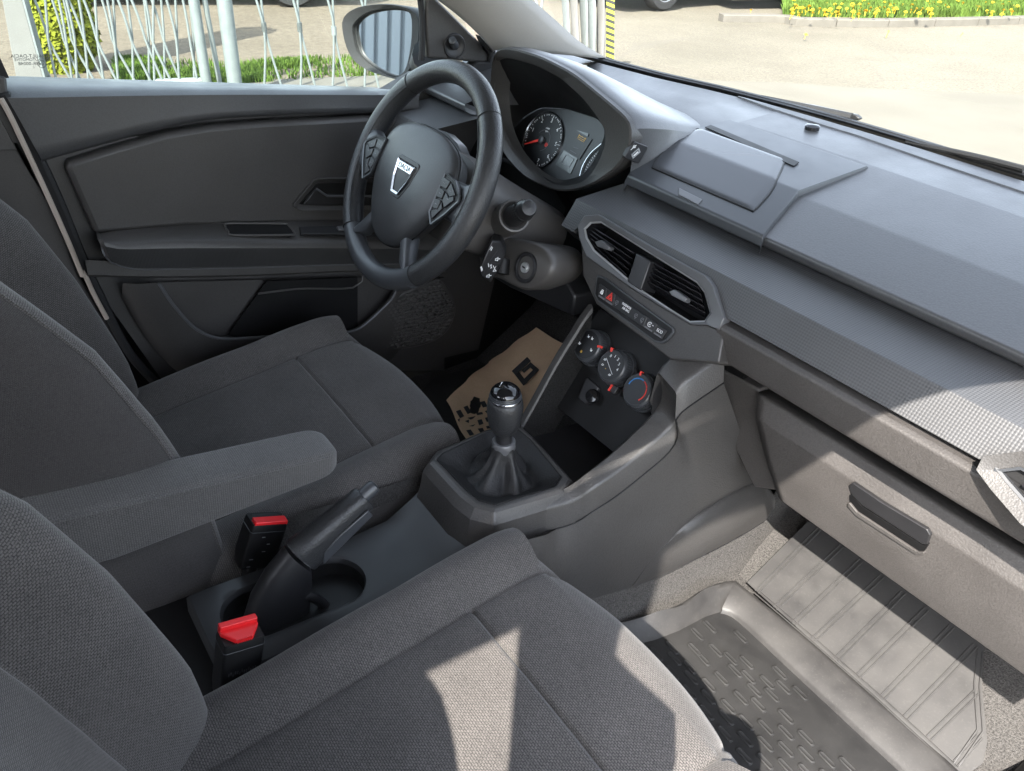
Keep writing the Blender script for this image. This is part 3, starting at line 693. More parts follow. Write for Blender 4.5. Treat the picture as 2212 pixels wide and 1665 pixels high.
# lip below the buttons, a shelf hanging over the climate controls
vfo = [vp.px(*z3(*p), .006) for p in [(8, 790), (55, 725), (150, 716), (520, 940), (900, 1145), (950, 1215), (1028, 1440), (992, 1520), (905, 1482), (800, 1482), (440, 1265), (70, 1010), (18, 880)]]
vfi = [vp.px(*z3(*p), .006) for p in [(52, 815), (95, 772), (165, 768), (510, 985), (830, 1185), (885, 1255), (925, 1400), (885, 1458), (780, 1462), (640, 1375), (430, 1236), (115, 965), (65, 880)]]
# both loops in equal counts
def eqloop(lp, n, r=.004):
    lp = rpoly(lp, r, 4); return [(p.x, p.y) for p in resample([Vector((a, b, 0)) for a, b in lp+[lp[0]]], n, True)]
vfo_, vfi_ = vfo, vfi
mb = MB(); frame(mb, vp, vfo_, vfi_, -.01, .006, .003)
vframe = build('vent_frame', mb, 'trim_grey', cpanel, smooth=30, bev=.0012)
# bright inner chamfer
mb = MB().grid([[vp(a, b, .0032) for a, b in vfi_], [vp(a, b, .0042) for a, b in inset(vfi_, -.0012)], [vp(a, b, .0020) for a, b in inset(vfi_, .0012)]], cv=True)
build('vent_chamfer', mb, 'silver', cpanel, smooth=0)
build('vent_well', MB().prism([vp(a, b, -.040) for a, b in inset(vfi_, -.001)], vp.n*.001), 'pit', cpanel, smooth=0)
mb = MB().grid([[vp(a, b, .002) for a, b in inset(vfi_, .0005)], [vp(a, b, -.040) for a, b in inset(vfi_, .002)]], cv=True); build('vent_wall', mb, 'gloss_slat', cpanel, smooth=20)
# divider between the two vents
dv = [vp.px(*z3(*p), .004) for p in [(420, 985), (520, 1040), (450, 1248), (355, 1185)]]
build('vent_divider', MB().prism([vp(a, b, -.03) for a, b in dv], vp.n*.035), 'satin_dark', cpanel, smooth=30, bev=.002)
# slats and tabs, two groups
def quad_lines(q, n):
    """q = 4 corners tl,tr,br,bl -> n lines from left to right"""
    q = [Vector(p) for p in q]; return [(q[0].lerp(q[3], (k+.5)/n), q[1].lerp(q[2], (k+.5)/n)) for k in range(n)]
def slats(qpx, n, tab):
    q = [vp.px(*z3(*p), -.006) for p in qpx]
    for k, (A, B) in enumerate(quad_lines(q, n)):
        A3, B3 = vp(A.x, A.y, -.010), vp(B.x, B.y, -.010); d = (B3-A3).normalized()
        nn = (vp.n+vp.ey*.55).normalized(); th = d.cross(nn).normalized()
        build('slat', MB().box((A3+B3)/2, ((B3-A3).length, .016, .0022), (d, nn, th)), 'gloss_slat', cpanel, smooth=20, bev=.0006, seg=1)
    t = [vp.px(*z3(*p), .004) for p in tab]
    build('vent_tab', MB().prism([vp(a, b, -.006) for a, b in t], vp.n*.012), 'trim_grey', cpanel, smooth=30, bev=.0012)
slats([(90, 795), (410, 985), (345, 1175), (105, 945)], 5, [(135, 908), (180, 896), (240, 945), (225, 968), (150, 940)])
slats([(545, 1060), (850, 1225), (900, 1440), (490, 1215)], 5, [(650, 1255), (690, 1240), (775, 1300), (760, 1330), (665, 1280)])
# button row
bt = [vp.px(*z3(*p), .004) for p in [(150, 1152), (190, 1165), (665, 1512), (665, 1535), (620, 1588), (590, 1602), (550, 1592), (155, 1310), (135, 1270)]]
build('button_row_rim', MB().prism([vp(a, b, -.004) for a, b in rpoly(inset(bt, -.0025), .003, 3)], vp.n*.0078), 'satin', cpanel, smooth=30, bev=.001)
brow = build('button_row', MB().prism([vp(a, b, -.003) for a, b in rpoly(bt, .003, 3)], vp.n*.0074), 'black', cpanel, smooth=0)
bq = [vp.px(*z3(*p), .005) for p in [(160, 1190), (640, 1530), (600, 1590), (150, 1290)]]
def bpos(s, t): A = Vector(bq[0]).lerp(Vector(bq[1]), s); B = Vector(bq[3]).lerp(Vector(bq[2]), s); return B.lerp(A, t)
cells = [(.01, .125), (.13, .255), (.26, .72), (.725, .86), (.865, .99)]
for k, (s0, s1) in enumerate(cells):
    q = [bpos(s0, .04), bpos(s1, .04), bpos(s1, .96), bpos(s0, .96)]
    b_ = build('button' if k != 2 else 'airbag_lamp_panel', MB().prism([vp(p.x, p.y, .004) for p in q], vp.n*.002), 'satin_dark' if k != 2 else 'gauge_black', brow, smooth=0, bev=.0005, seg=1)
    m_ = bpos((s0+s1)/2, .55); a, b = m_
    rt = math.atan2((bpos(.9, .5)-bpos(.1, .5)).y, (bpos(.9, .5)-bpos(.1, .5)).x)
    if k == 0:
        strokes('lock_mark', vp, [[(a-.0022, b-.0035), (a+.0022, b-.0035), (a+.0022, b), (a-.0022, b), (a-.0022, b-.0035)], [(a-.0022, b-.0018), (a+.0022, b-.0018)], [(a-.0014, b), (a-.0014, b+.0025), (a+.0014, b+.0025), (a+.0014, b)]], .0011, 'white_print', b_, .0062)
    if k == 1:
        for s_ in (.0066, .0034): strokes('hazard_triangle', vp, [[(a-s_*.9, b-s_*.6), (a+s_*.9, b-s_*.6), (a, b+s_), (a-s_*.9, b-s_*.6)]], .0011, 'red_print', b_, .0062)
    if k == 2:
        text('print', 'PASSENGER', vp, *(bpos(.44, .72)), .0052, 'white_print', b_, rot=rt, c=.0063, sx=.72); text('print', 'AIR BAG', vp, *(bpos(.44, .42)), .0052, 'white_print', b_, rot=rt, c=.0063, sx=.8)
        for s_ in (.30, .59, .68):
            x_, y_ = bpos(s_, .5); strokes('lamp_mark', vp, [circ(x_, y_, .0028, 12), [(x_-.002, y_-.003), (x_+.002, y_+.003)], [(x_, y_-.005), (x_+.001, y_-.003)]], .0008, 'grey_print', b_, .0062)
    if k == 3:
        strokes('start_stop_mark', vp, [[(a-.001+.0034*math.cos(t), b+.0034*math.sin(t)) for t in [rad(40+k_*26) for k_ in range(12)]], [(a+.004, b+.001), (a+.006, b+.001)]], .0009, 'white_print', b_, .0062); text('print', 'A', vp, a-.001, b, .0045, 'white_print', b_, c=.0062)
    if k == 4: text('print', 'ECO', vp, a-.0005, b, .0064, 'white_print', b_, c=.0062, sx=.85)
    if k in (0, 1, 3, 4): build('button_lamp', MB().prism([vp(p.x, p.y, .006) for p in (bpos(s0+.012, .08), bpos(s1-.012, .08), bpos(s1-.012, .2), bpos(s0+.012, .2))], vp.n*.0005), 'grey_print', b_, smooth=0)
# ------------------------------------------------------------ side vents
sv = Pan((.60, .243, .64), (1, 0, 0), (0, math.sin(rad(20)), math.cos(rad(20))))
so = [sv.px(*c6(*p), .004) for p in [(1925, 1385), (1965, 1302), (2205, 1272)]]
lowl = [sv.px(*c6(*p), .004) for p in [(2010, 1500), (2205, 1690)]]
svo = [so[1], so[2], (so[2][0]+.15, so[2][1]+.001), (so[2][0]+.17, so[2][1]-.017), (so[2][0]+.17, so[2][1]-.052), (so[2][0]+.15, so[2][1]-.070), (lowl[1][0], lowl[1][1]-.004), lowl[0], so[0]]
svi = inset(svo, .015); mb = MB(); frame(mb, sv, svo, svi, -.015, .008, .004); sframe = build('side_vent_frame', mb, 'plastic', dash, smooth=30, bev=.0015)
mb = MB().grid([[sv(a, b, .005) for a, b in svi], [sv(a, b, .004) for a, b in inset(svi, .003)], [sv(a, b, -.006) for a, b in inset(svi, .003)]], cv=True); build('vent_chamfer', mb, 'satin', sframe, smooth=20)
build('vent_well', MB().prism([sv(a, b, -.006) for a, b in svi], sv.n*.001), 'pit', sframe, smooth=0)
for k in range(4):
    b = lerp(so[2][1]-.016, so[2][1]-.058, (k+.5)/4); build('slat', MB().box(sv(.022, b, -.001), (.13, .008, .0030), (sv.ex, (sv.n+sv.ey*.5).normalized(), sv.ex.cross((sv.n+sv.ey*.5).normalized()))), 'gloss_slat', sframe, smooth=20)
# left vent seen through the steering wheel
lv_ = Pan((-.62, .215, .678), (1, 0, 0), (0, math.sin(rad(20)), math.cos(rad(20))))
lo1 = [lv_.px(*c2(*p), .004) for p in [(548, 715), (600, 735), (770, 790), (840, 860), (870, 930), (840, 960), (760, 930), (590, 850), (530, 770)]]
mb = MB(); frame(mb, lv_, lo1, inset(lo1, .009), -.015, .006, .004); lfr = build('side_vent_frame', mb, 'trim_grey', dash, smooth=30, bev=.001)
build('vent_well', MB().prism([lv_(a, b, -.02) for a, b in inset(lo1, .006)], lv_.n*.001), 'pit', lfr, smooth=0)
li_ = inset(lo1, .008); mb = MB().grid([[lv_(a, b, .004) for a, b in li_], [lv_(a, b, .0055) for a, b in inset(li_, -.0014)]], cv=True); build('vent_chamfer', mb, 'silver', lfr, smooth=0)
bl = [lv_.px(*c2(*p), -.004) for p in [(600, 775), (760, 840), (790, 900), (610, 830)]]
for A, B in quad_lines(bl, 3):
    A3, B3 = lv_(A.x, A.y, -.004), lv_(B.x, B.y, -.004); d = (B3-A3).normalized(); build('slat', MB().box((A3+B3)/2, ((B3-A3).length, .012, .002), (d, lv_.n, d.cross(lv_.n))), 'gloss_slat', lfr, smooth=20)
build('left_fascia', MB().prism([lv_(a, b, -.03) for a, b in [(-.12, .01), (-.12, -.12), (.13, -.12), (.13, -.03), (.06, .01)]], lv_.n*.028), 'plastic', dash, smooth=20, bev=.004)
# ================================================================== STEERING WHEEL
tw = rad(24.5)
WH = Pan((-.348, .075, .719), (1, 0, 0), (0, math.sin(tw), math.cos(tw)))
wheel = thing('steering_wheel', 'black three-spoke steering wheel with silver shield emblem on its hub', 'steering wheel', tuple(WH.o))
RM, Rm = .1685, .0166
def rim_arc(a0, a1, n, name, mat, k=1.0):
    rows = []
    for i in range(n+1):
        t = rad(lerp(a0, a1, i/n)); row = []
        for j in range(22):
            q = j*2*math.pi/22
            rr = Rm*k*(1+.05*math.cos(2*q)); a = RM+rr*math.cos(q); c = rr*1.12*math.sin(q)
            row.append(WH(a*math.cos(t), a*math.sin(t), c))
        rows.append(row)
    return build(name, MB().grid(rows, cv=True, cap=True), mat, wheel, smooth=50)
for a0, a1 in ((-50, 48), (48.5, 131.5), (132, 230)): rim_arc(a0, a1, 44, 'rim', 'leather')
rim_arc(230.4, 309.6, 30, 'rim_insert', 'satin', .985)
for an in (-50.2, 48.25, 131.75, 230.2):
    t = rad(an); build('seam', MB().tube([WH((RM+Rm*1.04*math.cos(q))*math.cos(t), (RM+Rm*1.04*math.cos(q))*math.sin(t), Rm*1.1*math.sin(q)) for q in [k*2*math.pi/30 for k in range(30)]], .0007, 6, closed=True), 'black', wheel)
# stitching seam along the inside of the rim
for a0, a1 in ((-50, 48), (132, 230)):
    build('stitch_line', MB().tube([WH((RM-Rm*.70)*math.cos(t), (RM-Rm*.70)*math.sin(t), Rm*.88) for t in [rad(lerp(a0, a1, k/40)) for k in range(41)]], .0006, 6), 'leather', wheel)
# spokes: loft of boxes from hub to rim
def spoke(pts, name, mat):
    rows = []
    for (a, b, c, wa, wb, th) in pts:
        ctr = Vector((a, b)); d = Vector((wa, wb)); row = []
        for k in range(20):
            q = 2*math.pi*k/20; cs, sn = math.cos(q), math.sin(q)
            ex = math.copysign(abs(cs)**.6, cs); ey = math.copysign(abs(sn)**.6, sn)
            row.append(WH(ctr.x+d.x*ex, ctr.y+d.y*ex, c+th*ey))
        rows.append(row)
    return build(name, MB().grid(rows, cv=True, cap=True), mat, wheel, smooth=50)
for s in (-1, 1):
    spoke([(s*.060, -.004, -.002, 0, .034, .014), (s*.105, -.004, -.002, 0, .030, .013), (s*.135, -.002, -.001, 0, .030, .013), (s*.155, 0, .001, 0, .037, .014), (s*.168, 0, 0, 0, .047, .012)], 'spoke', 'satin')
    spoke([(s*.042, -.075, -.002, .022, -.011*s, .014), (s*.062, -.104, .0, .0215, -.011*s, .012), (s*.079, -.128, 0, .022, -.012*s, .013), (s*.085, -.136, 0, .026, -.014*s, .012)], 'lower_spoke', 'satin')
# hub cover, domed shield
hub = [(-.096, .022), (-.082, .052), (-.045, .068), (0, .072), (.045, .068), (.082, .052), (.096, .022), (.094, -.01), (.080, -.045), (.060, -.078), (.036, -.103), (0, -.112), (-.036, -.103), (-.060, -.078), (-.080, -.045), (-.094, -.01)]
hubl = [(p.x, p.y) for p in smooth_path([(a*1.13, b*1.06, 0) for a, b in hub], 64, True)]
rows = [[WH(a, b, -.022) for a, b in inset(hubl, .012)], [WH(a, b, .002) for a, b in hubl]]
for k, c in ((0.0, .008), (.03, .0115), (.10, .0145), (.25, .0180), (.45, .0208), (.7, .0225), (.92, .023)):
    rows.append([WH(a*(1-k), lerp(b, -.01, k), c) for a, b in hubl])
hubo = build('hub_cover', MB().grid(rows, cv=True, cap=True), 'hub', wheel, smooth=60)
build('hub_back', MB().lathe(WH(0, -.01, -.07), WH.n, [(.055, 0), (.065, .05)], 32), 'black', wheel)
build('hub_gap', MB().tube([WH(a, b, .0035) for a, b in inset(hubl, -.0008)], .0012, 6, closed=True), 'black', wheel)
# emblem: shield ring, lower mirror plate, name bar
EP = Pan(WH(0, -.004, .0222), WH.ex, WH.ey)
sh = [(-.027, .018), (.027, .018), (.0215, -.010), (.010, -.034), (-.010, -.034), (-.0215, -.010)]
emb = build('emblem_recess', MB().prism([EP(a, b, -.004) for a, b in rpoly(inset(sh, -.006), .008, 4)], EP.n*.0052), 'satin_dark', hubo, smooth=30, bev=.0012)
mb = MB(); so_ = rpoly(sh, .003, 4); frame(mb, EP, so_, inset(so_, .0034), .0008, .0042, .0030); build('emblem_ring', mb, 'chrome', hubo, smooth=30)
build('emblem_plate', MB().prism([EP(a, b, .0006) for a, b in inset(so_, .004)], EP.n*.0012), 'satin_dark', hubo, smooth=0)
build('emblem_bar', MB().prism([EP(a, b, .002) for a, b in [(-.0238, .0145), (.0238, .0145), (.0210, .003), (-.0210, .003)]], EP.n*.0022), 'chrome', hubo, smooth=0, bev=.0006)
text('emblem_name', 'DACIA', EP, 0, .0087, .0112, 'gauge_black', hubo, c=.0044, sx=1.05)
HP = Pan(WH(0, 0, .0235), WH.ex, WH.ey)
strokes('horn_mark', HP, [[(-.052, -.004), (-.046, -.004)], [(-.052, -.004), (-.052, .002)]], .0010, 'dim_print', hubo, -.004); strokes('horn_mark', HP, [[(.046, -.006), (.052, -.006)], [(.049, -.006), (.049, -.001)]], .0010, 'dim_print', hubo, -.004)
AP = Pan(WH(0, -.062, .0218), WH.ex, WH.ey+WH.n*.12)
text('airbag_print', 'AIR', AP, -.004, -.002, .010, 'dim_print', hubo, c=-.0035); text('airbag_print', 'BAG', AP, -.004, -.012, .010, 'dim_print', hubo, c=-.0055)
# button pads on the side spokes
for s in (-1, 1):
    pad_ = [(s*.092, .030), (s*.124, .026), (s*.148, .010), (s*.151, .002), (s*.134, -.024), (s*.112, -.050), (s*.095, -.034)]
    if s < 0: pad_ = pad_[::-1]
    BP = Pan(WH(0, 0, .0175), WH.ex, WH.ey)
    pp = rpoly(pad_, .004, 4)
    pk = build('button_pad', MB().prism([BP(a, b, -.006) for a, b in pp], BP.n*.006), 'black', wheel, smooth=30, bev=.001)
    mb = MB(); frame(mb, BP, pp, inset(pp, .003), -.004, .0022, .0015); build('pad_rim', mb, 'satin', pk, smooth=30)
    keys = [[(s*.092, .022), (s*.114, .021), (s*.112, .008), (s*.094, .008)], [(s*.117, .020), (s*.139, .008), (s*.128, .001), (s*.115, .007)], [(s*.094, .005), (s*.111, .005), (s*.112, -.007), (s*.096, -.009)], [(s*.115, .004), (s*.126, -.001), (s*.136, .005), (s*.140, .000), (s*.126, -.017), (s*.115, -.008)], [(s*.097, -.012), (s*.112, -.010), (s*.112, -.024), (s*.099, -.026)], [(s*.115, -.011), (s*.123, -.019), (s*.110, -.041), (s*.100, -.030), (s*.114, -.025)]]
    for q in keys:
        if s < 0: q = q[::-1]
        ky = build('button', MB().prism([BP(a, b, 0) for a, b in q], BP.n*.0024), 'satin_dark', pk, smooth=20, bev=.0008, seg=2)
        ax_ = sum(p[0] for p in q)/len(q); bx_ = sum(p[1] for p in q)/len(q); strokes('key_mark', BP, [[(ax_-.002, bx_), (ax_+.002, bx_)]], .001, 'grey_print', pk, .0026)
# ================================================================== STEERING COLUMN
colm = thing('steering_column', 'grey brown steering column shroud with ignition lock and stalks', 'steering column', (-.3, .25, .6))
# shroud: loft along the column axis; right end carries the ignition barrel
ax_c = -WH.n
def colsec(t, w0, w1, zt, zb):
    c = WH.o+ax_c*t
    pts = [(w0, zb*.75), (w0, zt*.5), (w0*.6, zt), (w1*.55, zt), (w1*.97, zt*.45), (w1, zb*.5), (w1*.93, zb*.9), (w1*.6, zb), (w0*.6, zb)]
    lp = smooth_path([(a, b, 0) for a, b in pts], 40, True)
    return [c+WH.ex*p.x+WH.ey*p.y for p in lp]
rows = [colsec(.045, -.06, .055, .045, -.05), colsec(.055, -.085, .085, .058, -.075), colsec(.09, -.09, .090, .06, -.075), colsec(.14, -.09, .092, .055, -.075), colsec(.20, -.09, .09, .05, -.065), colsec(.28, -.09, .085, .045, -.06)]
build('shroud', MB().grid(rows, cv=True, cap=True), 'column', colm, smooth=50)
# ignition bulge: flattened drum at the lower right
IG = Pan(P(*z2(1750, 640), y=.190), (1, 0, 0), (0, math.sin(rad(15)), math.cos(rad(15))))
IGc = IG.o
bul = [IG.px(*z2(*p)) for p in [(1300, 560), (1310, 400), (1400, 350), (1600, 360), (1850, 410), (1960, 510), (1985, 640), (1920, 760), (1800, 835), (1660, 830), (1480, 740), (1350, 690)]]
bl_ = [(p.x, p.y) for p in smooth_path([(a, b, 0) for a, b in bul], 48, True)]
rows = [[IG(a*.80-.02, b*.85+.004, -.10) for a, b in bl_], [IG(a*.95-.004, b*.96, -.045) for a, b in bl_], [IG(a*1.0, b*1.0, -.012) for a, b in bl_], [IG(a, b, -.003) for a, b in inset(bl_, .002)], [IG(a, b, 0) for a, b in inset(bl_, .005)]]
igb = build('ignition_housing', MB().grid(rows, cv=True, cap=True), 'column', colm, smooth=50)
build('lock_collar', MB().lathe(IG(0, 0, -.004), IG.n, [(.0250, .002), (.0250, .0075), (.0232, .0085), (.0205, .0080), (.0195, .005), (.0180, .0046), (.010, .0046)], 44), 'satin_dark', igb)
build('lock_face', MB().lathe(IG(0, 0, -.002), IG.n, [(.0185, .002), (.0185, .0032), (.007, .0036), (0, .0036)], 40), 'column', igb)
build('lock_barrel', MB().lathe(IG(0, 0, 0), IG.n, [(.0085, 0), (.0085, .0050), (.0074, .0060), (0, .0060)], 28), 'silver', igb)
build('key_slot', MB().box(IG(.0, .0003, .0060), (.0070, .0026, .0008), (IG.ex, IG.ey, IG.n)), 'black', igb, smooth=0)
# right wiper stalk pointing at the camera
SB = P(*z2(1645, 155), y=.172); ST = P(*z2(1775, 85), x=SB.x+.062)
d = (ST-SB).normalized()
build('stalk_boot', MB().lathe(SB-d*.030, d, [(.0255, -.05), (.0262, .022), (.0250, .0265), (.0222, .0270), (.0205, .024), (.017, .020)], 40), 'column', colm)
L_s = (ST-SB).length
stk = build('wiper_stalk', MB().lathe(SB-d*.03, d, [(.0175, 0), (.0168, .030), (.0142, .03+L_s*.42), (.0132, .03+L_s*.50), (.0150, .03+L_s*.52), (.0154, .03+L_s*.74), (.0142, .03+L_s*.77), (.0136, .03+L_s*.80), (.0134, .03+L_s*.95), (.0108, .03+L_s*1.02), (0, .03+L_s*1.045)], 40), 'satin_dark', colm)
sa = d.orthogonal().normalized(); sb_ = d.cross(sa)
for k in range(28):
    q = k*2*math.pi/28; build('stalk_rib', MB().box(SB+d*(L_s*.63)+(sa*math.cos(q)+sb_*math.sin(q))*.0156, (.0014, .0014, L_s*.18), (sa*math.cos(q)+sb_*math.sin(q), -sa*math.sin(q)+sb_*math.cos(q), d)), 'satin_dark', stk, smooth=0)
build('stalk_print', MB().lathe(SB-d*.03, d, [(.01475, .03+L_s*.40), (.0147, .03+L_s*.415)], 40, cap=False), 'grey_print', stk)
# left light stalk seen through the wheel
l1, l0 = P(*c2(505, 805), x=-.56), P(*c2(620, 850), x=-.50)
d = (l1-l0).normalized(); Ls = (l1-l0).length
lst = build('light_stalk', MB().lathe(l0-d*.10, d, [(.009, 0), (.0105, .09), (.0145, .10), (.0145, .10+Ls*.8), (.013, .10+Ls*.95), (.009, .10+Ls), (0, .1+Ls)], 28), 'satin_dark', colm)
LPn = Pan((l0+l1)/2+Vector((.2, -.6, .75)).normalized()*.0146, d*-1, Vector((0, .75, .6)))
text('stalk_print', 'o o', LPn, .003, .002, .008, 'white_print', lst, c=.001); 
# audio control pod
AU = [P(*z2(*p), x=-.222) for p in [(1430, 385), (1510, 395), (1560, 500), (1540, 560), (1420, 780), (1330, 720), (1320, 640)]]
ac = sum(AU, Vector())/len(AU)
aud = build('audio_pod', MB().prism([p for p in AU], Vector((-.026, .02, 0))), 'satin_dark', colm, smooth=30, bev=.003, seg=3)
fa = Pan(ac+Vector((.0006, 0, 0)), (0, .5, .87), Vector((0, .87, -.5)))
AX = Pan(ac, (0, 1, 0), (0, 0, 1))
def apx(*p): return AX.px(*z2(*p), .0008)
def spk(p, s):
    a, b = apx(*p); return [[(a-s, b-s*.5), (a-s, b+s*.5), (a-s*.2, b+s*.5), (a+s*.6, b+s), (a+s*.6, b-s), (a-s*.2, b-s*.5), (a-s, b-s*.5)], [(a+s*1.1, b), (a+s*2, b)]]
a1_ = apx(1440, 630)
strokes('audio_mark', AX, spk((1475, 560), .0030)+spk((1395, 715), .0030), .0011, 'white_print', aud, .0012)
strokes('audio_mark', AX, [[apx(1395, 600), apx(1400, 630)], [apx(1412, 612), apx(1428, 640)], [apx(1425, 608), apx(1418, 645)], [apx(1440, 620), apx(1465, 670)], [apx(1465, 625), apx(1440, 672)], [apx(1440, 672), apx(1470, 668)]], .0012, 'white_print', aud, .0012)
strokes('audio_mark', AX, [[apx(1410, 470), apx(1428, 440)], [apx(1420, 478), apx(1435, 450)], [apx(1322, 630), apx(1335, 670)], [apx(1330, 625), apx(1342, 662)]], .0010, 'white_print', aud, .0012)
strokes('audio_line', AX, [[apx(1480, 480), apx(1400, 590), apx(1340, 715)], [apx(1400, 590), apx(1500, 600)], [apx(1375, 640), apx(1480, 690)]], .0004, 'dim_print', aud, .0010)
wc_ = P(*z2(1525, 630), x=-.232)
whl = build('scroll_wheel', MB().lathe(wc_-Vector((0, .0, .0)), Vector((-.4, .3, .85)), [(.008, -.013), (.0125, -.012), (.0125, .012), (.008, .013)], 30), 'black', aud)
# knee trim below the column
build('knee_trim', MB().prism([P(*z2(*p), y=.28) for p in [(1420, 720), (1600, 830), (2180, 1090), (2200, 900), (2000, 600), (1400, 600)]], (0, .10, 0)), 'satin_dark', colm, smooth=20, bev=.004)
# dark bulkhead area under the dash is built with the floor
# ================================================================== CENTRE CONSOLE
cons = thing('centre_console', 'dark grey centre console with climate dials and gear lever opening', 'console', (0, .15, .1))
GS = Pan((0, 0, .395), (1, 0, 0), (0, 1, 0))
go = [GS.px(*c5(*p)) for p in [(672, 1335), (720, 1265), (1010, 1140), (1210, 1115), (1300, 1195), (1520, 1440), (1470, 1510), (1060, 1630), (940, 1600), (850, 1530)]]
gi = [GS.px(*c5(*p), -.002) for p in [(718, 1335), (745, 1300), (1015, 1170), (1190, 1150), (1270, 1215), (1450, 1435), (1415, 1490), (1060, 1600), (965, 1575), (890, 1515)]]
mb = MB(); rows = [[GS(a*1.0, b, -.055) for a, b in inset(go, -.012)], [GS(a, b, -.018) for a, b in inset(go, -.009)], [GS(a, b, -.003) for a, b in inset(go, -.001)], [GS(a, b, .001) for a, b in inset(go, .004)], [GS(a, b, .001) for a, b in inset(gi, -.002)], [GS(a, b, -.002) for a, b in gi], [GS(a, b, -.012) for a, b in inset(gi, .001)]]
gsur = build('gear_surround', MB().grid(rows, cv=True), 'console', cons, smooth=20, bev=.0016)
build('surround_gap', MB().tube([GS(a, b, .0008) for a, b in inset(gi, -.0008)], .0008, 6, closed=True), 'black', cons)
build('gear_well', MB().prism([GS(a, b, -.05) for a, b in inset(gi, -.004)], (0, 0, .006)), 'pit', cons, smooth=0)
# right flank: thick beam rising to the dash, side panel below
IN = smooth_path([Vector((.076, .01, .386)), Vector((.084, .06, .390)), Vector((.090, .095, .396))]+[P(*c5(*p), x=.098) for p in [(1600, 1405), (1750, 1290), (1900, 1150), (2010, 1040), (2060, 950)]]+[P(*c5(2060, 850), x=.099), P(*c5(2055, 770), x=.100), Vector((.104, .292, .612))], 30)
SEC = [(-.002, 0, -.05), (-.001, 0, -.003), (.0005, 0, -.0008), (.0025, -.0005, 0), (.022, -.0015, -.0085), (.0245, -.0015, -.0105), (.026, -.001, -.014), (.031, 0, -.050)]
rows = [[p+Vector((o[0]*min(1.9, .55+k*.045), o[1], o[2])) for o in SEC] for k, p in enumerate(IN)]
build('right_beam', MB().grid(rows), 'console', cons, smooth=32)
outer = [r[-1]+Vector((.0004, 0, -.001)) for r in rows]
topm = resample([Vector((.088, -.075, .352)), Vector((.108, -.03, .350)), Vector((.122, .04, .352))]+outer[4:], 34)
botm = smooth_path([Vector((.118, -.14, .18)), P(*c8(100, 600), x=.142), P(*c8(330, 520), x=.150), P(*c8(600, 380), x=.152), P(*c8(870, 228), x=.152)], 34)
frt = [topm[-1], P(*c6(430, 1150), x=.140), P(*c6(590, 1478), x=.148), botm[-1]]
rows = []
for k in range(34):
    a, b = topm[k], botm[k]
    rows.append([a.lerp(b, s/12)+Vector((.008*math.sin(math.pi*s/12), 0, 0)) for s in range(13)])
build('side_panel', MB().grid(rows), 'console', cons, smooth=60)
build('beam_seam', MB().tube([p+Vector((.0005, 0, 0)) for p in outer[2:]], .0012, 6), 'black', cons)
build('surround_skirt', MB().grid([[GS(a, b, -.030) for a, b in inset(go, -.0085)], [GS(a, b, -.075) for a, b in inset(go, -.016)], [GS(a, b, -.20) for a, b in inset(go, -.022)]], cv=True), 'console', cons, smooth=40)
# flared toe piece at the front lower corner
fl = smooth_path([P(*c8(190, 565), x=.147), P(*c8(330, 380), x=.153), P(*c8(560, 195), x=.163), P(*c8(830, 45), x=.168), P(*c8(915, 85), x=.172)], 20)
fb = smooth_path([P(*c8(200, 570), x=.146), P(*c8(600, 382), x=.158), P(*c8(860, 235), x=.160), P(*c8(905, 180), x=.17)], 20)
rows = [[fl[k]+Vector((-.02, 0, .002)), fl[k]+Vector((-.006, 0, .003)), fl[k], fl[k].lerp(fb[k], .3)+Vector((.006*min(1, k/8), 0, 0)), fl[k].lerp(fb[k], .7)+Vector((.006*min(1, k/8), 0, 0)), fb[k], fb[k]+Vector((-.02, 0, 0))] for k in range(20)]
build('toe_flare', MB().grid(rows), 'console', cons, smooth=60)
build('side_seam', MB().tube(smooth_path([P(*c6(*p), x=.146) for p in [(330, 960), (400, 1100), (500, 1300), (590, 1475)]], 16), .0022, 6), 'black', cons)
# left beam and inner walls of the pocket
LBm = smooth_path([P(*c5(*p), x=-.088) for p in [(1215, 1110), (1300, 960), (1420, 740), (1540, 545), (1600, 450), (1640, 400)]], 20)
rows = [[p+Vector((-.012, .004, -.20)), p+Vector((-.012, .002, -.012)), p+Vector((-.008, 0, -.002)), p+Vector((-.002, 0, .0015)), p+Vector((.005, -.002, -.001)), p+Vector((.007, -.002, -.008)), p+Vector((.003, 0, -.014))] for p in LBm]
build('left_beam', MB().grid(rows), 'console', cons, smooth=40)
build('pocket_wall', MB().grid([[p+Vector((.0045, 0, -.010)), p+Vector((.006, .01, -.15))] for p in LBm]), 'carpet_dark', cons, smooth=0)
build('pocket_floor', MB().prism([(-.085, .10, .352), (.10, .10, .352), (.10, .36, .345), (-.085, .36, .345)], (0, 0, -.01)), 'satin_dark', cons, smooth=0)
build('pocket_wall', MB().grid([[p+Vector((-.0025, 0, -.012)), Vector((p.x-.003, p.y+.03, .344))] for p in IN[4:]]), 'satin_dark', cons, smooth=30)
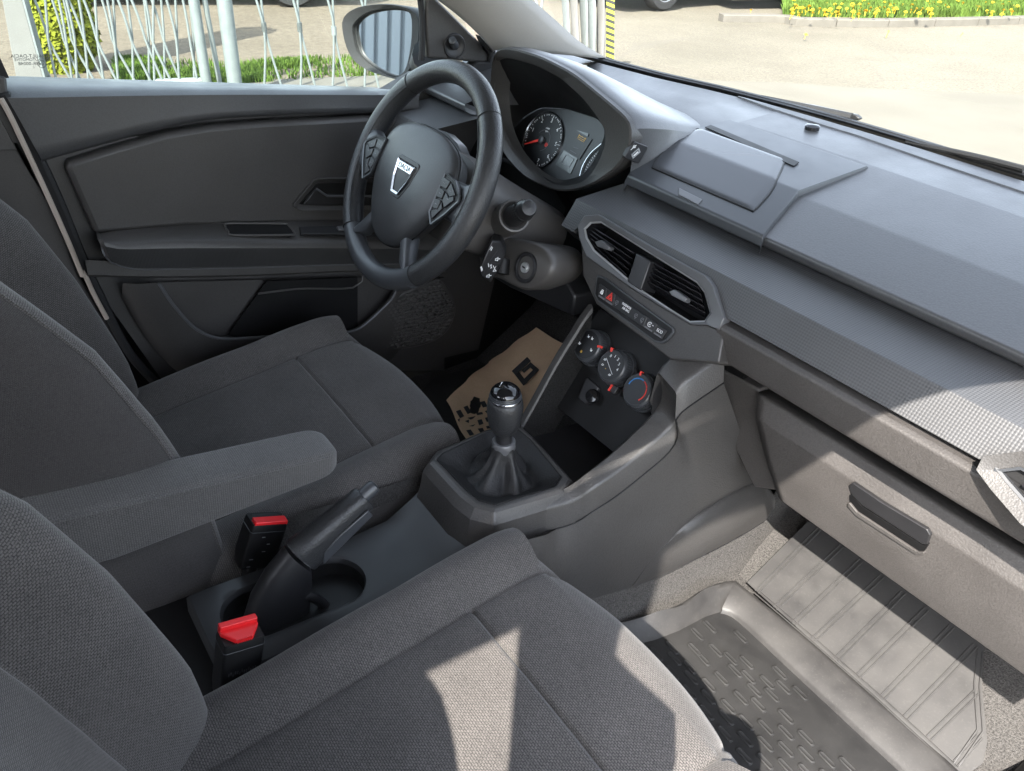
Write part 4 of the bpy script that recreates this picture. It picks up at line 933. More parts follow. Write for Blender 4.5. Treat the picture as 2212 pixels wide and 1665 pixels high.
# climate panel
CL = Pan((0, .262, .508), (1, 0, 0), (0, math.sin(rad(30)), math.cos(rad(30))))
cpn = build('climate_panel', MB().prism([CL(a, b, -.02) for a, b in [(-.105, -.035), (-.105, .055), (.097, .055), (.097, -.035)]], CL.n*.020), 'black', cons, smooth=0)
build('lower_panel', MB().prism([CL(a, b, -.03) for a, b in [(-.100, -.12), (-.100, -.036), (.097, -.036), (.097, -.12)]], CL.n*.018), 'black', cons, smooth=0)
for i, (fx, bx) in enumerate([((432, 470), (600, 480)), ((812, 822), (990, 812)), ((1232, 1205), (1405, 1200))]):
    a, b = CL.px(*kc(*bx), .006)
    dial_ = build('dial', MB().lathe(CL(a, b, 0), CL.n, [(.0305, 0), (.0305, .004), (.0288, .006), (.0276, .0055), (.0272, .008), (.0266, .021), (.0258, .0238), (.0238, .0252), (.0229, .0248), (0, .0248)], 56), 'trim_grey' if False else 'satin', cpn)
    KP = Pan(CL(a, b, .0249), CL.ex*1.0, CL.ey)
    build('dial_face', MB().lathe(KP(0, 0, 0), KP.n, [(.0228, 0), (.0228, .0005), (0, .0006)], 48), 'gauge_black', dial_)
    # knurled side
    for k in range(44):
        q = 2*math.pi*k/44; e = KP.ex*math.cos(q)+KP.ey*math.sin(q); f_ = -KP.ex*math.sin(q)+KP.ey*math.cos(q)
        build('dial_rib', MB().box(KP(0, 0, -.0100)+e*.0270, (.0010, .0013, .0105), (e, f_, KP.n)), 'satin', dial_, smooth=0)
    def pol(r, dg): return (r*1.14*math.cos(rad(dg)), r*1.14*math.sin(rad(dg)))
    mk = [(20, 'r'), (126, 'r'), (112, 'r')][i]
    e = pol(.0212, mk[0]); ee = KP.ex*math.cos(rad(mk[0]))+KP.ey*math.sin(rad(mk[0])); f_ = -KP.ex*math.sin(rad(mk[0]))+KP.ey*math.cos(rad(mk[0]))
    build('dial_pointer', MB().box(KP(0, 0, -.002)+ee*.0252, (.0070, .0036, .0066), (ee, f_, KP.n)), 'red_print', dial_, smooth=0, bev=.0006)
    if i == 0:
        for dg in (75, 110, 350, 195): 
            x_, y_ = pol(.0125, dg); strokes('dial_mark', KP, [[(x_-.0018, y_+.0015), (x_, y_-.0015), (x_+.0020, y_)], [(x_-.001, y_-.002), (x_+.0018, y_-.0022)]], .0011, 'white_print', dial_, .0007)
        x_, y_ = pol(.0125, 262); strokes('dial_mark', KP, [[(x_-.0014, y_-.0012), (x_+.0014, y_-.0012), (x_+.001, y_+.0014), (x_-.001, y_+.0014), (x_-.0014, y_-.0012)], [(x_-.001, y_), (x_+.001, y_)]], .0014, 'amber_print', dial_, .0007)
    if i == 1:
        for k, dg in enumerate((128, 96, 66, 34, 0)): text('dial_number', str(k), KP, *pol(.0132, dg), .0066, 'white_print', dial_, c=.0007)
        strokes('dial_mark', KP, [[pol(.0135, 160), pol(.0135, 318)]], .0006, 'white_print', dial_, .0007)
        for dg in (172, 205, 300): x_, y_ = pol(.0135, dg); strokes('dial_mark', KP, [[(x_-.002, y_-.001), (x_+.001, y_-.001), (x_+.002, y_+.0008), (x_-.001, y_+.0012), (x_-.002, y_-.001)]], .0008, 'white_print', dial_, .0007)
        x_, y_ = pol(.009, 240); strokes('dial_mark', KP, [[(x_-.0006, y_), (x_+.0006, y_)]], .0012, 'amber_print', dial_, .0007)
    if i == 2:
        for a0, a1, mt_ in ((178, 116, 'blue_print'), (112, 82, 'blue_print'), (74, 36, 'red_print'), (30, -40, 'red_print')):
            strokes('temperature_band', KP, [[pol(.0150, lerp(a0, a1, k/10)) for k in range(11)]], .0019, mt_, dial_, .0007)
for p in ((820, 505), (1235, 855)):
    a, b = CL.px(*kc(*p), .003); bt_ = build('round_button', MB().lathe(CL(a, b, 0), CL.n, [(.0075, 0), (.0075, .0045), (.0066, .0055), (.004, .0048), (0, .0046)], 28), 'satin_dark', cpn)
    build('button_ring', MB().tube([CL(a+.0035*math.cos(t), b+.0035*math.sin(t), .0050) for t in [k*2*math.pi/18 for k in range(18)]], .0003, 5, closed=True), 'dim_print', bt_)
a, b = CL.px(*kc(940, 1150), .006)
sl_ = build('recirculation_slider', MB().box(CL(a, b, .004), (.012, .013, .010), (CL.ex, CL.ey, CL.n)), 'satin_dark', cpn, smooth=30, bev=.0015)
build('slider_mark', MB().box(CL(a-.0062, b, .0065), (.0030, .014, .008), (CL.ex, CL.ey, CL.n)), 'red_print', sl_, smooth=0)
# power socket
PS = [CL.px(*kc(*p), -.008) for p in [(470, 975), (520, 965), (700, 1115), (660, 1180), (640, 1330), (480, 1400), (350, 1300)]]
psk = build('power_socket', MB().prism([CL(a, b, -.014) for a, b in rpoly(PS, .006, 4)], CL.n*.008), 'satin_dark', cpn, smooth=30, bev=.002)
a, b = CL.px(*kc(570, 1250), -.002); build('socket_cap', MB().lathe(CL(a, b, -.008), (CL.n+CL.ex*.25).normalized(), [(.0115, 0), (.0115, .008), (.0100, .0100), (0, .0105)], 32), 'gloss_black', psk)
# rear part of the console: top with the long opening round the handbrake
RC = Pan((0, -.22, .288), (1, 0, 0), (0, 1, 0))
ro = [(-.062, -.19), (.085, -.19), (.095, .0), (.105, .17), (-.065, .17), (-.060, .0)]
def stad(x0, x1, y0, y1, n=40):
    out = []; cx = (x0+x1)/2; r = (x1-x0)/2
    for k in range(n):
        t = 2*math.pi*k/n; out.append((cx+r*math.cos(t), (y1-r if math.sin(t) > 0 else y0+r)+r*math.sin(t)))
    return out
si = stad(-.043, .048, -.160, .035)
def outer_of(lp, x0, x1, y0, y1):
    out = []
    cx, cy = .002, -.06
    for a, b in lp:
        dx, dy = a-cx, b-cy; k = min(((x1-cx) if dx > 0 else (x0-cx))/dx if abs(dx) > 1e-6 else 9, ((y1-cy) if dy > 0 else (y0-cy))/dy if abs(dy) > 1e-6 else 9); out.append((cx+dx*k, cy+dy*k))
    return out
so2 = outer_of(si, -.066, .085, -.185, .165)
def rz(b): return interp([-.19, .05, .12, .165], [0, 0.002, .012, .05], b)
rows = [[RC(a, b, -.10) for a, b in so2], [RC(a, b, rz(b)-.004) for a, b in so2], [RC(lerp(a, c_[0], .08), lerp(b, c_[1], .08), rz(lerp(b, c_[1], .08))) for (a, b), c_ in zip(so2, si)]]
for t in (.3, .55, .75, .95): rows.append([RC(lerp(a, c_[0], t), lerp(b, c_[1], t), rz(lerp(b, c_[1], t))) for (a, b), c_ in zip(so2, si)])
rows += [[RC(a, b, rz(b)-.002) for a, b in si], [RC(a, b, -.008) for a, b in inset(si, .002)]]
build('well_wall', MB().grid([[RC(a, b, -.007) for a, b in inset(si, .0018)], [RC(a, b, -.076) for a, b in inset(si, .006)]], cv=True), 'pit', cons, smooth=60)  # walls coloured near black for the shade down inside the opening
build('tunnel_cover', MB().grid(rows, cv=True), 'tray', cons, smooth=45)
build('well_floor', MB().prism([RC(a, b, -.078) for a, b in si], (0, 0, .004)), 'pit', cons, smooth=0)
build('well_divider', MB().tube([RC(.0+.040*math.cos(t), .0+.032*math.sin(t), -.045) for t in [k*2*math.pi/30 for k in range(30)]], .003, 8, closed=True), 'satin_dark', cons)
build('rear_rail', MB().tube([P(*c7(*p), x=-.062) for p in [(400, 715), (520, 660), (760, 560)]], .004, 8), 'trim_grey', cons)
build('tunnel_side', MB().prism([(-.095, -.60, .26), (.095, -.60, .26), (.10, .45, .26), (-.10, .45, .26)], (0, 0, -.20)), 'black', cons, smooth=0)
# ================================================================== GEAR LEVER
gear = thing('gear_lever', 'black gear lever with shiny shift-pattern cap rising from a leather boot', 'gear lever', (0, .038, .36))
ga = (P(*c5(1125, 885), x=0)-P(*c5(1112, 1235), x=0)).normalized(); gb = P(*c5(1112, 1240), x=0)
build('collar', MB().lathe(gb-ga*.002, ga, [(.0165, -.006), (.0175, -.004), (.0175, .010), (.0160, .012), (.012, .012)], 36), 'trim_grey', gear)
build('shaft', MB().lathe(gb, ga, [(.0125, 0), (.0125, .03), (.0155, .031), (.0155, .036), (.0128, .038)], 32), 'satin_dark', gear)
Hk = (P(*c5(1125, 885), x=0)-gb).length
knob = build('knob', MB().lathe(gb, ga, [(.0135, Hk*.24), (.0185, Hk*.285), (.0205, Hk*.34), (.0225, Hk*.37), (.0245, Hk*.48), (.0258, Hk*.60), (.0260, Hk*.68), (.0250, Hk*.765), (.0235, Hk*.79), (.0225, Hk*.80)], 48), 'leather', gear)
build('knob_ring', MB().lathe(gb, ga, [(.0228, Hk*.795), (.0232, Hk*.805), (.0230, Hk*.83), (.0215, Hk*.845)], 48, cap=False), 'chrome_dark', knob)
for k in range(3): build('knob_groove', MB().tube([gb+ga*(Hk*(.845+.022*k))+(ga.orthogonal().normalized()*math.cos(t)+ga.cross(ga.orthogonal().normalized())*math.sin(t))*(.0222-.0006*k) for t in [j*2*math.pi/40 for j in range(40)]], .0011, 6, closed=True), 'satin', knob)
build('knob_cap', MB().lathe(gb, ga, [(.0220, Hk*.84), (.0214, Hk*.90), (.0205, Hk*.93), (.0192, Hk*.945), (.0185, Hk*.955), (.0150, Hk*.985), (.008, Hk*1.0), (0, Hk*1.003)], 48), 'gloss_black', knob)
KT = Pan(gb+ga*Hk*1.0, Vector((.80, .60, 0)), ga.cross(Vector((.80, .60, 0))))
strokes('shift_pattern', KT, [[(-.008, -.003), (-.008, .005)], [(-.003, -.003), (-.003, .005)], [(.002, -.003), (.002, .005)], [(.007, -.003), (.007, .005)], [(-.008, .001), (.007, .001)]], .0008, 'white_print', knob, -.0008)
for s_, a, b in (('1', -.003, .0075), ('3', .002, .0075), ('5', .007, .0075), ('2', -.003, -.0065), ('4', .002, -.0065), ('6', .007, -.0065), ('R', -.008, .0075)): text('shift_number', s_, KT, a, b, .0052, 'white_print', knob, c=-.0012)
# boot: gathered leather, folds running from collar to frame
gie = [(p.x, p.y) for p in resample([Vector((a, b, 0)) for a, b in gi+[gi[0]]], 96, True)]
rows = []; nT = 22
bc = (0.0, gb.y)
for k in range(nT+1):
    t = k/nT; row = []
    for j, (a, b) in enumerate(gie):
        th = math.atan2(b-bc[1], a-bc[0])
        fold = (math.sin(th*4+.6)*.55+math.sin(th*7+1.2+t*1.5)*.3+math.sin(th*11+t*4)*.15)
        e = t**3.2; amp = .016*math.sin(math.pi*min(1, t*1.02))*(.35+.65*t)
        r0 = .0165+.022*t
        dx, dy = math.cos(th), math.sin(th)
        x = lerp(bc[0]+dx*(r0+amp*fold), a, e); y = lerp(bc[1]+dy*(r0+amp*fold), b, e)
        z = gb.z+.006-.078*(t**.75)+.040*max(0, t-.72)/.28*1.0+amp*fold*.5*(1-e)
        row.append(Vector((x, y, z)))
    rows.append(row)
build('boot', MB().grid(rows, cv=True), 'leather_boot', gear, smooth=70)
# ================================================================== HANDBRAKE
hbk = thing('handbrake', 'black handbrake lever with grained grip, raised beside passenger seat', 'handbrake', (0, -.32, .22))
def hb_loft(sec, name, mat, par, n=24):
    rows = []
    for (y, z, ty, tz, h, wd) in sec:
        d = Vector((0, ty, tz)).normalized(); up = Vector((0, -d.z, d.y))*-1 if False else Vector((0, -tz, ty)).normalized()
        row = []
        for k in range(n):
            q = 2*math.pi*k/n; cs, sn = math.cos(q), math.sin(q)
            row.append(Vector((0, y, z))+Vector((1, 0, 0))*wd*math.copysign(abs(cs)**.7, cs)+up*h*math.copysign(abs(sn)**.7, sn))
        rows.append(row)
    return build(name, MB().grid(rows, cv=True, cap=True), mat, par, smooth=50)
J = (P(*c7(905, 430), x=0)+P(*c7(1145, 462), x=0))/2; J2 = (P(*c7(1330, 80), x=0)+P(*c7(1450, 150), x=0))/2
dv_ = (J2-J).normalized(); hJ = .0235
hb_loft([(-.318, .225, .0, 1, .046, .019), (-.310, .262, .06, 1, .045, .020), (-.302, .296, .3, 1, .041, .0205), (-.290, .324, .7, 1, .035, .0205), (J.y-.004, J.z-.003, dv_.y, dv_.z, .0262, .0185)], 'lever_base', 'satin_dark', hbk)
hb_loft([(lerp(J.y, J2.y, t), lerp(J.z, J2.z, t), dv_.y, dv_.z, h, wd) for t, h, wd in ((0, .0270, .0195), (.03, .0276, .020), (.3, .0240, .0188), (.6, .0208, .0172), (.85, .0184, .0162), (.97, .0176, .0156), (1.0, .0156, .0145))], 'grip', 'leather', hbk)
nv = Vector((0, -dv_.z, dv_.y))
pn = Pan(J+Vector((.0190, 0, 0))-nv*.006, dv_, nv)
lgt = (J2-J).length
build('grip_inlay', MB().prism([Vector((.0170, 0, 0))+Vector((0, (J+dv_*a*lgt+nv*b).y, (J+dv_*a*lgt+nv*b).z)) for a, b in [(.12, -.021), (.22, -.006), (.5, -.001), (.93, -.002), (.93, -.016), (.5, -.019)]], Vector((.0030, 0, 0))), 'satin', hbk, smooth=30, bev=.0015)
build('release_button', MB().lathe(J2-dv_*.004+nv*.004, dv_, [(.0100, 0), (.0100, .020), (.0086, .0245), (.003, .026), (0, .0262)], 28), 'satin', hbk)
build('grip_seam', MB().tube([Vector((.0198*math.cos(q), 0, 0))+J+nv*.0274*math.sin(q)+dv_*.0005 for q in [k*2*math.pi/30 for k in range(30)]], .0006, 6, closed=True), 'silver' if False else 'trim_grey', hbk)
build('cable_bracket', MB().tube(smooth_path([P(*c7(*p), x=.012) for p in [(990, 690), (1060, 670), (1130, 700), (1170, 735)]], 12), .007, 10), 'satin_dark', hbk)
# ================================================================== SEAT BELT BUCKLES
def buckle(name, label, quad, x, dn, c, txt):
    q = [P(*c7(*p), x=x) for p in quad]
    root = thing(name, label, 'belt buckle', tuple(sum(q, Vector())/4+dn), 'seat belt buckles')
    # quad: back-left, back-right, front-right, front-left of the top face, as seen; depth is along +x
    bl, br, fr, fl = q
    wy = (br-bl+fr-fl)/2; ctr = sum(q, Vector())/4
    ex = wy.normalized(); ez = -dn.normalized(); ex = (ex-ez*ex.dot(ez)).normalized(); ey = ez.cross(ex)
    W_ = wy.length; T_ = .031
    bp = Pan(ctr, ex, ey)
    ol = rpoly([(-W_/2, -T_/2), (W_/2, -T_/2), (W_/2, T_/2), (-W_/2, T_/2)], .004, 4)
    body = MB().grid([[bp(a*.9, b*.85, -dn.length) for a, b in ol], [bp(a, b, -dn.length*.75) for a, b in ol], [bp(a, b, -.006) for a, b in ol], [bp(a, b, -.001) for a, b in inset(ol, .0012)]], cv=True, cap=True)
    bo = build('housing', body, 'black', root, smooth=40)
    build('top_seam', MB().tube([bp(a, b, -.012) for a, b in inset(ol, -.0002)], .0005, 5, closed=True), 'satin', bo)
    return root, bp, W_, T_, bo
dnD = P(*c7(650, 452), x=-.074)-P(*c7(730, 195), x=-.074)
rb, bp, W_, T_, bo = buckle('belt_buckle', 'black belt buckle with slim red button beside driver seat', [(728, 195), (922, 200), (945, 262), (748, 270)], -.074, dnD, 0, 0)
build('release_button', MB().prism([bp(a, b, -.003) for a, b in rpoly([(-W_*.44, -T_*.46), (W_*.48, -T_*.46), (W_*.48, -T_*.02), (-W_*.44, -T_*.02)], .0015, 3)], bp.n*.0065), 'red_plastic', rb, smooth=30, bev=.0012)
build('latch_slot', MB().prism([bp(a, b, -.002) for a, b in [(-W_*.40, T_*.10), (W_*.42, T_*.10), (W_*.34, T_*.36), (-W_*.32, T_*.36)]], bp.n*.0016), 'gauge_black', rb, smooth=0)
build('stalk', MB().tube([bp(0, 0, -dnD.length+.004), bp(0, 0, -dnD.length-.06)], .009, 10), 'black', rb)
for k in range(5):
    aa = random.uniform(-.3, .3)*W_; build('scuff', MB().box(bp(aa, -T_/2*1.0, -.02-.012*k), (.004+.003*random.random(), .0006, .0012), (bp.ex, bp.ey, bp.n)), 'grey_print', bo, smooth=0)
dnP = P(*c7(520, 1245), x=.082)-P(*c7(555, 870), x=.082)
rb, bp, W_, T_, bo = buckle('belt_buckle', 'black belt buckle with broad red button beside passenger seat', [(555, 858), (785, 808), (822, 892), (588, 965)], .082, dnP, 0, 0)
btn = [(-W_*.47, T_*.44), (-W_*.47, T_*.1), (-W_*.22, -T_*.42), (W_*.20, -T_*.42), (W_*.44, T_*.1), (W_*.44, T_*.44)]
rbn = build('release_button', MB().prism([bp(a, b, -.003) for a, b in rpoly(btn, .0015, 3)], bp.n*.0075), 'red_plastic', rb, smooth=30, bev=.0015)
build('button_ridge', MB().prism([bp(a, b, .003) for a, b in rpoly([(-W_*.47, T_*.46), (-W_*.47, T_*.18), (W_*.44, T_*.18), (W_*.44, T_*.46)], .0015, 3)], bp.n*.0075), 'red_plastic', rbn, smooth=30, bev=.0022, seg=3)
for k in range(8): build('button_rib', MB().box(bp(lerp(-W_*.17, W_*.16, k/7), -T_*.42, .0015), (.0014, .002, .006), (bp.ex, bp.ey, bp.n)), 'red_plastic', rbn, smooth=0)
FP = Pan(bp(0, -T_/2*1.01, -.045), bp.ex, bp.n)
for k in range(14): build('moulded_mark', MB().box(FP(lerp(-.016, .018, k/13), -.002+.002*math.sin(k*2.3), .0), (.0012, .0045, .0008), (FP.ex, FP.ey, FP.n)), 'dim_print', bo, smooth=0)
# ================================================================== SEATS
SX_D, SX_P = -.34, .345
DY_P, DZ_P = -.08, .012
from mathutils import noise as _nz
def wob(v, a=.0022): return a*(_nz.noise(v*7)+.5*_nz.noise(v*17))
def seat_parts(root, ox):
    """one front seat in the driver's position; ox = lateral centre"""
    half = [(0, .002), (.05, .0015), (.10, 0), (.140, -.001), (.150, -.003), (.1545, -.0055), (.159, -.001), (.170, .006), (.188, .0155), (.204, .0205), (.219, .019), (.233, .010), (.243, -.008), (.2475, -.037)]
    hd = [(p.x, p.y) for p in smooth_path([(a, h, 0) for a, h in half], 60)]
    lat = [(-a, h) for a, h in hd[::-1]]+hd[1:]
    cl_ = [(-.46, .272), (-.30, .300), (-.15, .331), (-.04, .355), (.025, .361), (.073, .348), (.099, .308), (.104, .25), (.092, .19)]
    pts = smooth_path([(0, y, z) for y, z in cl_], 90)
    # extra stations at the cross seam
    ys = -.075
    ext = [Vector((0, ys+d, interp([p.y for p in pts[:60]], [p.z for p in pts[:60]], ys+d))) for d in (-.006, -.0035, -.0018, 0, .0018, .0035, .006)]
    pts = [p for p in pts[:70] if abs(p.y-ys) > .008]+ext+pts[70:]
    pts = sorted(pts[:len(pts)], key=lambda p: 0) if False else pts
    a_ = [p for p in pts if p.z > .30 or p.y < -.05]; b_ = [p for p in pts if not (p.z > .30 or p.y < -.05)]
    pts = sorted(a_, key=lambda p: p.y)+b_
    rows = []
    for i, p in enumerate(pts):
        t = (pts[min(i+1, len(pts)-1)]-pts[max(i-1, 0)]).normalized(); n = Vector((0, -t.z, t.y))
        fr = sstep(.0, .10, p.y) if p.z < .36 and p.y > 0 else 0
        if p.z < .29 and p.y > .05: fr = 1
        rear = sstep(-.22, -.42, p.y)
        row = []
        for a, h in lat:
            hh = h
            if h > 0 or abs(a) > .156: hh = h*(1-.75*fr)*(1-.35*rear) if h > 0 else h
            g = 0
            if abs(a) < .156: g = -.0065*math.exp(-((p.y-ys)/.0024)**2) if p.z > .30 else 0
            q = 1-.05*fr-.03*sstep(.02, .10, p.y)
            q2 = p+n*(hh+g+wob(Vector((a, p.y, p.z))))
            row.append(Vector((ox+a*q, q2.y-(abs(a)/.25)**2.6*.062*fr, q2.z-(abs(a)/.25)**3*.018*fr)))
        rows.append(row)
    cush = build('cushion', MB().grid(rows), 'cloth', root, smooth=80)
    # cloth flanks of the cushion
    for s in (-1, 1):
        e = 0 if s < 0 else -1; rw = []
        for r in rows[:-6]:
            p = r[e]; bt_ = .165+.04*sstep(-.3, .05, p.y)
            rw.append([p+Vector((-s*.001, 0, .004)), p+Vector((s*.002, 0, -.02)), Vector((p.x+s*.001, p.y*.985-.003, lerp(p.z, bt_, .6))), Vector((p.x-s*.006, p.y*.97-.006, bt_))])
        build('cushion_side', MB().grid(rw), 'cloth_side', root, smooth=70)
    build('seat_base', MB().box((ox, -.19, .145), (.40, .44, .07)), 'black', root, smooth=20, bev=.01)
    for s in (-1, 1): build('seat_rail', MB().box((ox+s*.17, -.17, .105), (.04, .56, .025)), 'black', root, smooth=20)
    # backrest
    bl = [(-.400, .245), (-.425, .33), (-.462, .44), (-.505, .55), (-.552, .66), (-.597, .76), (-.625, .82), (-.640, .848), (-.662, .860), (-.695, .856)]
    bp_ = smooth_path([(0, y, z) for y, z in bl], 80)
    halfb = [(0, .004), (.06, .002), (.11, .003), (.135, .004), (.1435, .001), (.1475, -.004), (.1515, .004), (.165, .032), (.182, .064), (.200, .083), (.215, .088), (.229, .082), (.241, .062), (.2475, .030), (.249, .0)]
    hb2 = [(p.x, p.y) for p in smooth_path([(a, h, 0) for a, h in halfb], 64)]; latb = [(-a, h) for a, h in hb2[::-1]]+hb2[1:]
    rowsb = []
    for i, p in enumerate(bp_):
        t = (bp_[min(i+1, len(bp_)-1)]-bp_[max(i-1, 0)]).normalized(); n = Vector((0, t.z, -t.y))
        k = interp([.24, .34, .50, .60, .70, .80, .90], [.80, .98, 1.0, .93, .60, .38, .12], p.z)
        if p.y < -.66: k = .08
        row = []
        wsc = interp([.24, .5, .75, .90], [1.0, 1.0, .97, .88], p.z)
        for a, h in latb:
            q = p+n*((h*k if h > .004 or abs(a) > .15 else h)+wob(Vector((a, p.y, p.z)))); row.append(Vector((ox+a*wsc, q.y, q.z)))
        rowsb.append(row)
    sp = [i for i, (a, h) in enumerate(latb) if abs(a) <= .2345]
    i0, i1 = sp[0], sp[-1]
    build('backrest', MB().grid([r[i0:i1+1] for r in rowsb]), 'cloth', root, smooth=80)
    for s in (-1, 1):
        rw = []
        for r in rowsb:
            edge_ = r[:i0+1][::-1] if s < 0 else r[i1:]
            p = r[0] if s < 0 else r[-1]
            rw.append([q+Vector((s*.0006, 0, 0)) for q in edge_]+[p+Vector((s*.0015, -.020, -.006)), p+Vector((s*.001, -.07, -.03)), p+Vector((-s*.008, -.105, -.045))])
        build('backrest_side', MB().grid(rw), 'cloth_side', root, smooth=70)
        build('edge_piping', MB().tube([(r[i0] if s < 0 else r[i1])+Vector((s*.0004, .0004, 0)) for r in rowsb[::2]], .0022, 6), 'cloth', root)
    rw = [[Vector((ox+a*.95, r[60].y-.10, r[60].z-.05)) for a in (-.25, -.12, 0, .12, .25)] for r in rowsb[::4]]
    build('backrest_rear', MB().grid(rw), 'cloth_side', root, smooth=70)
    # piping seam on the inner edges of the bolsters
    # head restraint
    hr = [(p.x, p.y) for p in smooth_path([(a, b, 0) for a, b in [(-.12, -.06), (-.125, .03), (-.08, .075), (0, .085), (.08, .075), (.125, .03), (.12, -.06), (0, -.07)]], 40, True)]
    HRP = Pan((ox, -.715, 1.0), (1, 0, 0), (0, -.25, 1))
    rws = [[HRP(a*k, b*k, c) for a, b in hr] for k, c in ((.6, -.05), (.9, -.04), (1, -.015), (1, .02), (.9, .045), (.6, .055))]
    build('head_restraint', MB().grid(rws, cv=True, cap=True), 'cloth', root, smooth=70)
    for s in (-1, 1): build('restraint_post', MB().tube([(ox+s*.06, -.69, .86), (ox+s*.06, -.715, .97)], .006, 8), 'chrome_dark', root)
    return rows, rowsb
drv = thing('front_seat', 'driver seat in dark grey woven cloth, far side behind steering wheel', 'car seat', (SX_D, -.15, .09), 'front seats')
seat_parts(drv, SX_D)
# folding armrest fixed to the driver's backrest
nf = P(*c4(2040, 1300), x=-.045); nb = P(*c4(640, 1612), x=-.045); ff = P(*c4(1850, 1118), z=nf.z); fb_ = P(*c4(280, 1475), z=nb.z-.004)
xf = max(-.125, (ff.x+fb_.x)/2)
far_f = P(*c4(1850, 1118), x=-.108); far_b = P(*c4(280, 1475), x=-.108)
nbot = P(*c4(2050, 1420), x=-.045); nbb = P(*c4(1300, 1650), x=-.045)
h_ = (nf.z-nbot.z)
rows = []
Ld = nf-nb
tl_ = [lerp(-.34, .9, k/22) for k in range(23)]+[.925, .945, .962, .976, .987, .995, 1.0]
for t in tl_:
    c_n = nb.lerp(nf, t*1.0); c_f = far_b.lerp(far_f, t)
    c_n = c_n+Vector((0, 0, 0)); cx = (c_n.x+c_f.x)/2; zt = (c_n.z+c_f.z)/2
    hh = lerp(.085, h_+.004, max(0, t))
    e = 1
    if t > .9: e = math.sqrt(max(.0, 1-((t-.9)/.1)**2))*.5+.5
    w2 = .0335*(e if t > .9 else 1); row = []
    for j in range(32):
        q = 2*math.pi*j/32; cs, sn = math.cos(q), math.sin(q)
        row.append(Vector((cx+w2*math.copysign(abs(cs)**.28, cs), c_n.y+(.010*math.copysign(abs(cs)**.6, cs)*-1 if False else 0)+ (0.012*(1-abs(cs)) if t > .95 else 0)*0, zt-hh/2+.002+hh/2*(e if t > .9 else 1)*math.copysign(abs(sn)**.28, sn))))
    rows.append(row)
arm = build('armrest', MB().grid(rows, cv=True, cap=True), 'cloth_arm', drv, smooth=60)
build('armrest_seam', MB().tube([Vector(((nb.lerp(nf, t).x+far_b.lerp(far_f, t).x)/2+.0325, nb.lerp(nf, t).y, (nb.lerp(nf, t).z+far_b.lerp(far_f, t).z)/2-.004)) for t in [k/20*1.24-.30 for k in range(21)]], .0020, 6), 'cloth_arm', arm)
pas = thing('front_seat', 'passenger seat in dark grey woven cloth, nearest, partly in sunlight', 'car seat', (SX_P, -.15+DY_P, .09+DZ_P), 'front seats')
# the passenger seat is the same model moved over
for ch in [o for o in drv.children if not o.name.startswith('armrest')]:
    c = ch.copy(); COL.objects.link(c); c.parent = pas
    c.matrix_parent_inverse = Matrix.Translation(-Vector((SX_D, -.15, .09))+(Vector((0, .022, 0)) if c.name.startswith('cushion') else Vector())+(Vector((0, -.024, 0)) if c.name.startswith(('backrest', 'head', 'restraint', 'edge')) else Vector()))
# ================================================================== DRIVER'S DOOR
door = thing('driver_door', 'closed driver door with dark grey trim panel, pull pocket and armrest', 'car door', (-.72, .0, .1))
XD = -.70
build('door_shell', MB().prism([Vector((-.712, y, z)) for y, z in [(P(*c1(-10, 480), x=-.712).y, .70), (.50, .70), (.56, .55), (.50, .12), (-.22, .12), (P(*c4(560, 270), x=-.712).y, P(*c4(560, 270), x=-.712).z), (P(*c1(400, 1400), x=-.712).y, P(*c1(400, 1400), x=-.712).z)]], (-.05, 0, 0)), 'door_plastic', door, smooth=0)
def curve(pxs, x, n=40): return smooth_path([P(*p, x=x) for p in pxs], n)
yS = (-.02, 930)
k0 = curve([c1(30, 462), c1(700, 482), c1(1400, 503), c1(2141, 525), (905, 195)], -.785); k1 = curve([c1(40, 577), c1(600, 567), c1(1100, 560), c1(1600, 558), c1(2141, 560), (905, 203)], -.698)
k2 = curve([c1(245, 948), c1(600, 850), c1(1000, 745), c1(1300, 695), c1(1700, 672), c1(2141, 660), (905, 234)], -.692)
rows = []
for a, b, c in zip(k0, k1, k2):
    rows.append([a+Vector((-.02, 0, -.002)), a, a.lerp(b, .55)+Vector((0, 0, .004)), a.lerp(b, .85)+Vector((.001, 0, .003)), b+Vector((.002, 0, -.002)), b.lerp(c, .3)+Vector((.001, 0, 0)), b.lerp(c, .8), c, c+Vector((-.004, 0, -.006)), c+Vector((-.02, 0, -.010))])
build('upper_trim', MB().grid(rows), 'door_top', door, smooth=50)
# sheet of trim behind upper trim down to the armrest
frm = [P(*p, x=-.724) for p in [c1(60, 580), c1(245, 948), c1(445, 1425), c4(560, 265), c4(720, 268), c4(2141, 230), (915, 570), (905, 215)]]
build('trim_panel', MB().prism(frm, (-.01, 0, 0)), 'door_plastic', door, smooth=0)
ins = [P(*p, x=-.690) for p in [c1(392, 1000), c1(420, 968), c1(700, 880), c1(1000, 798), c1(1250, 757), c1(1600, 730), c1(2141, 703), (905, 247), (915, 480), c1(2141, 1330), c1(1100, 1360), c1(570, 1405)]]
build('inset_panel', MB().prism(ins, (-.033, 0, 0)), 'door_plastic', door, smooth=30, bev=.009, seg=3)
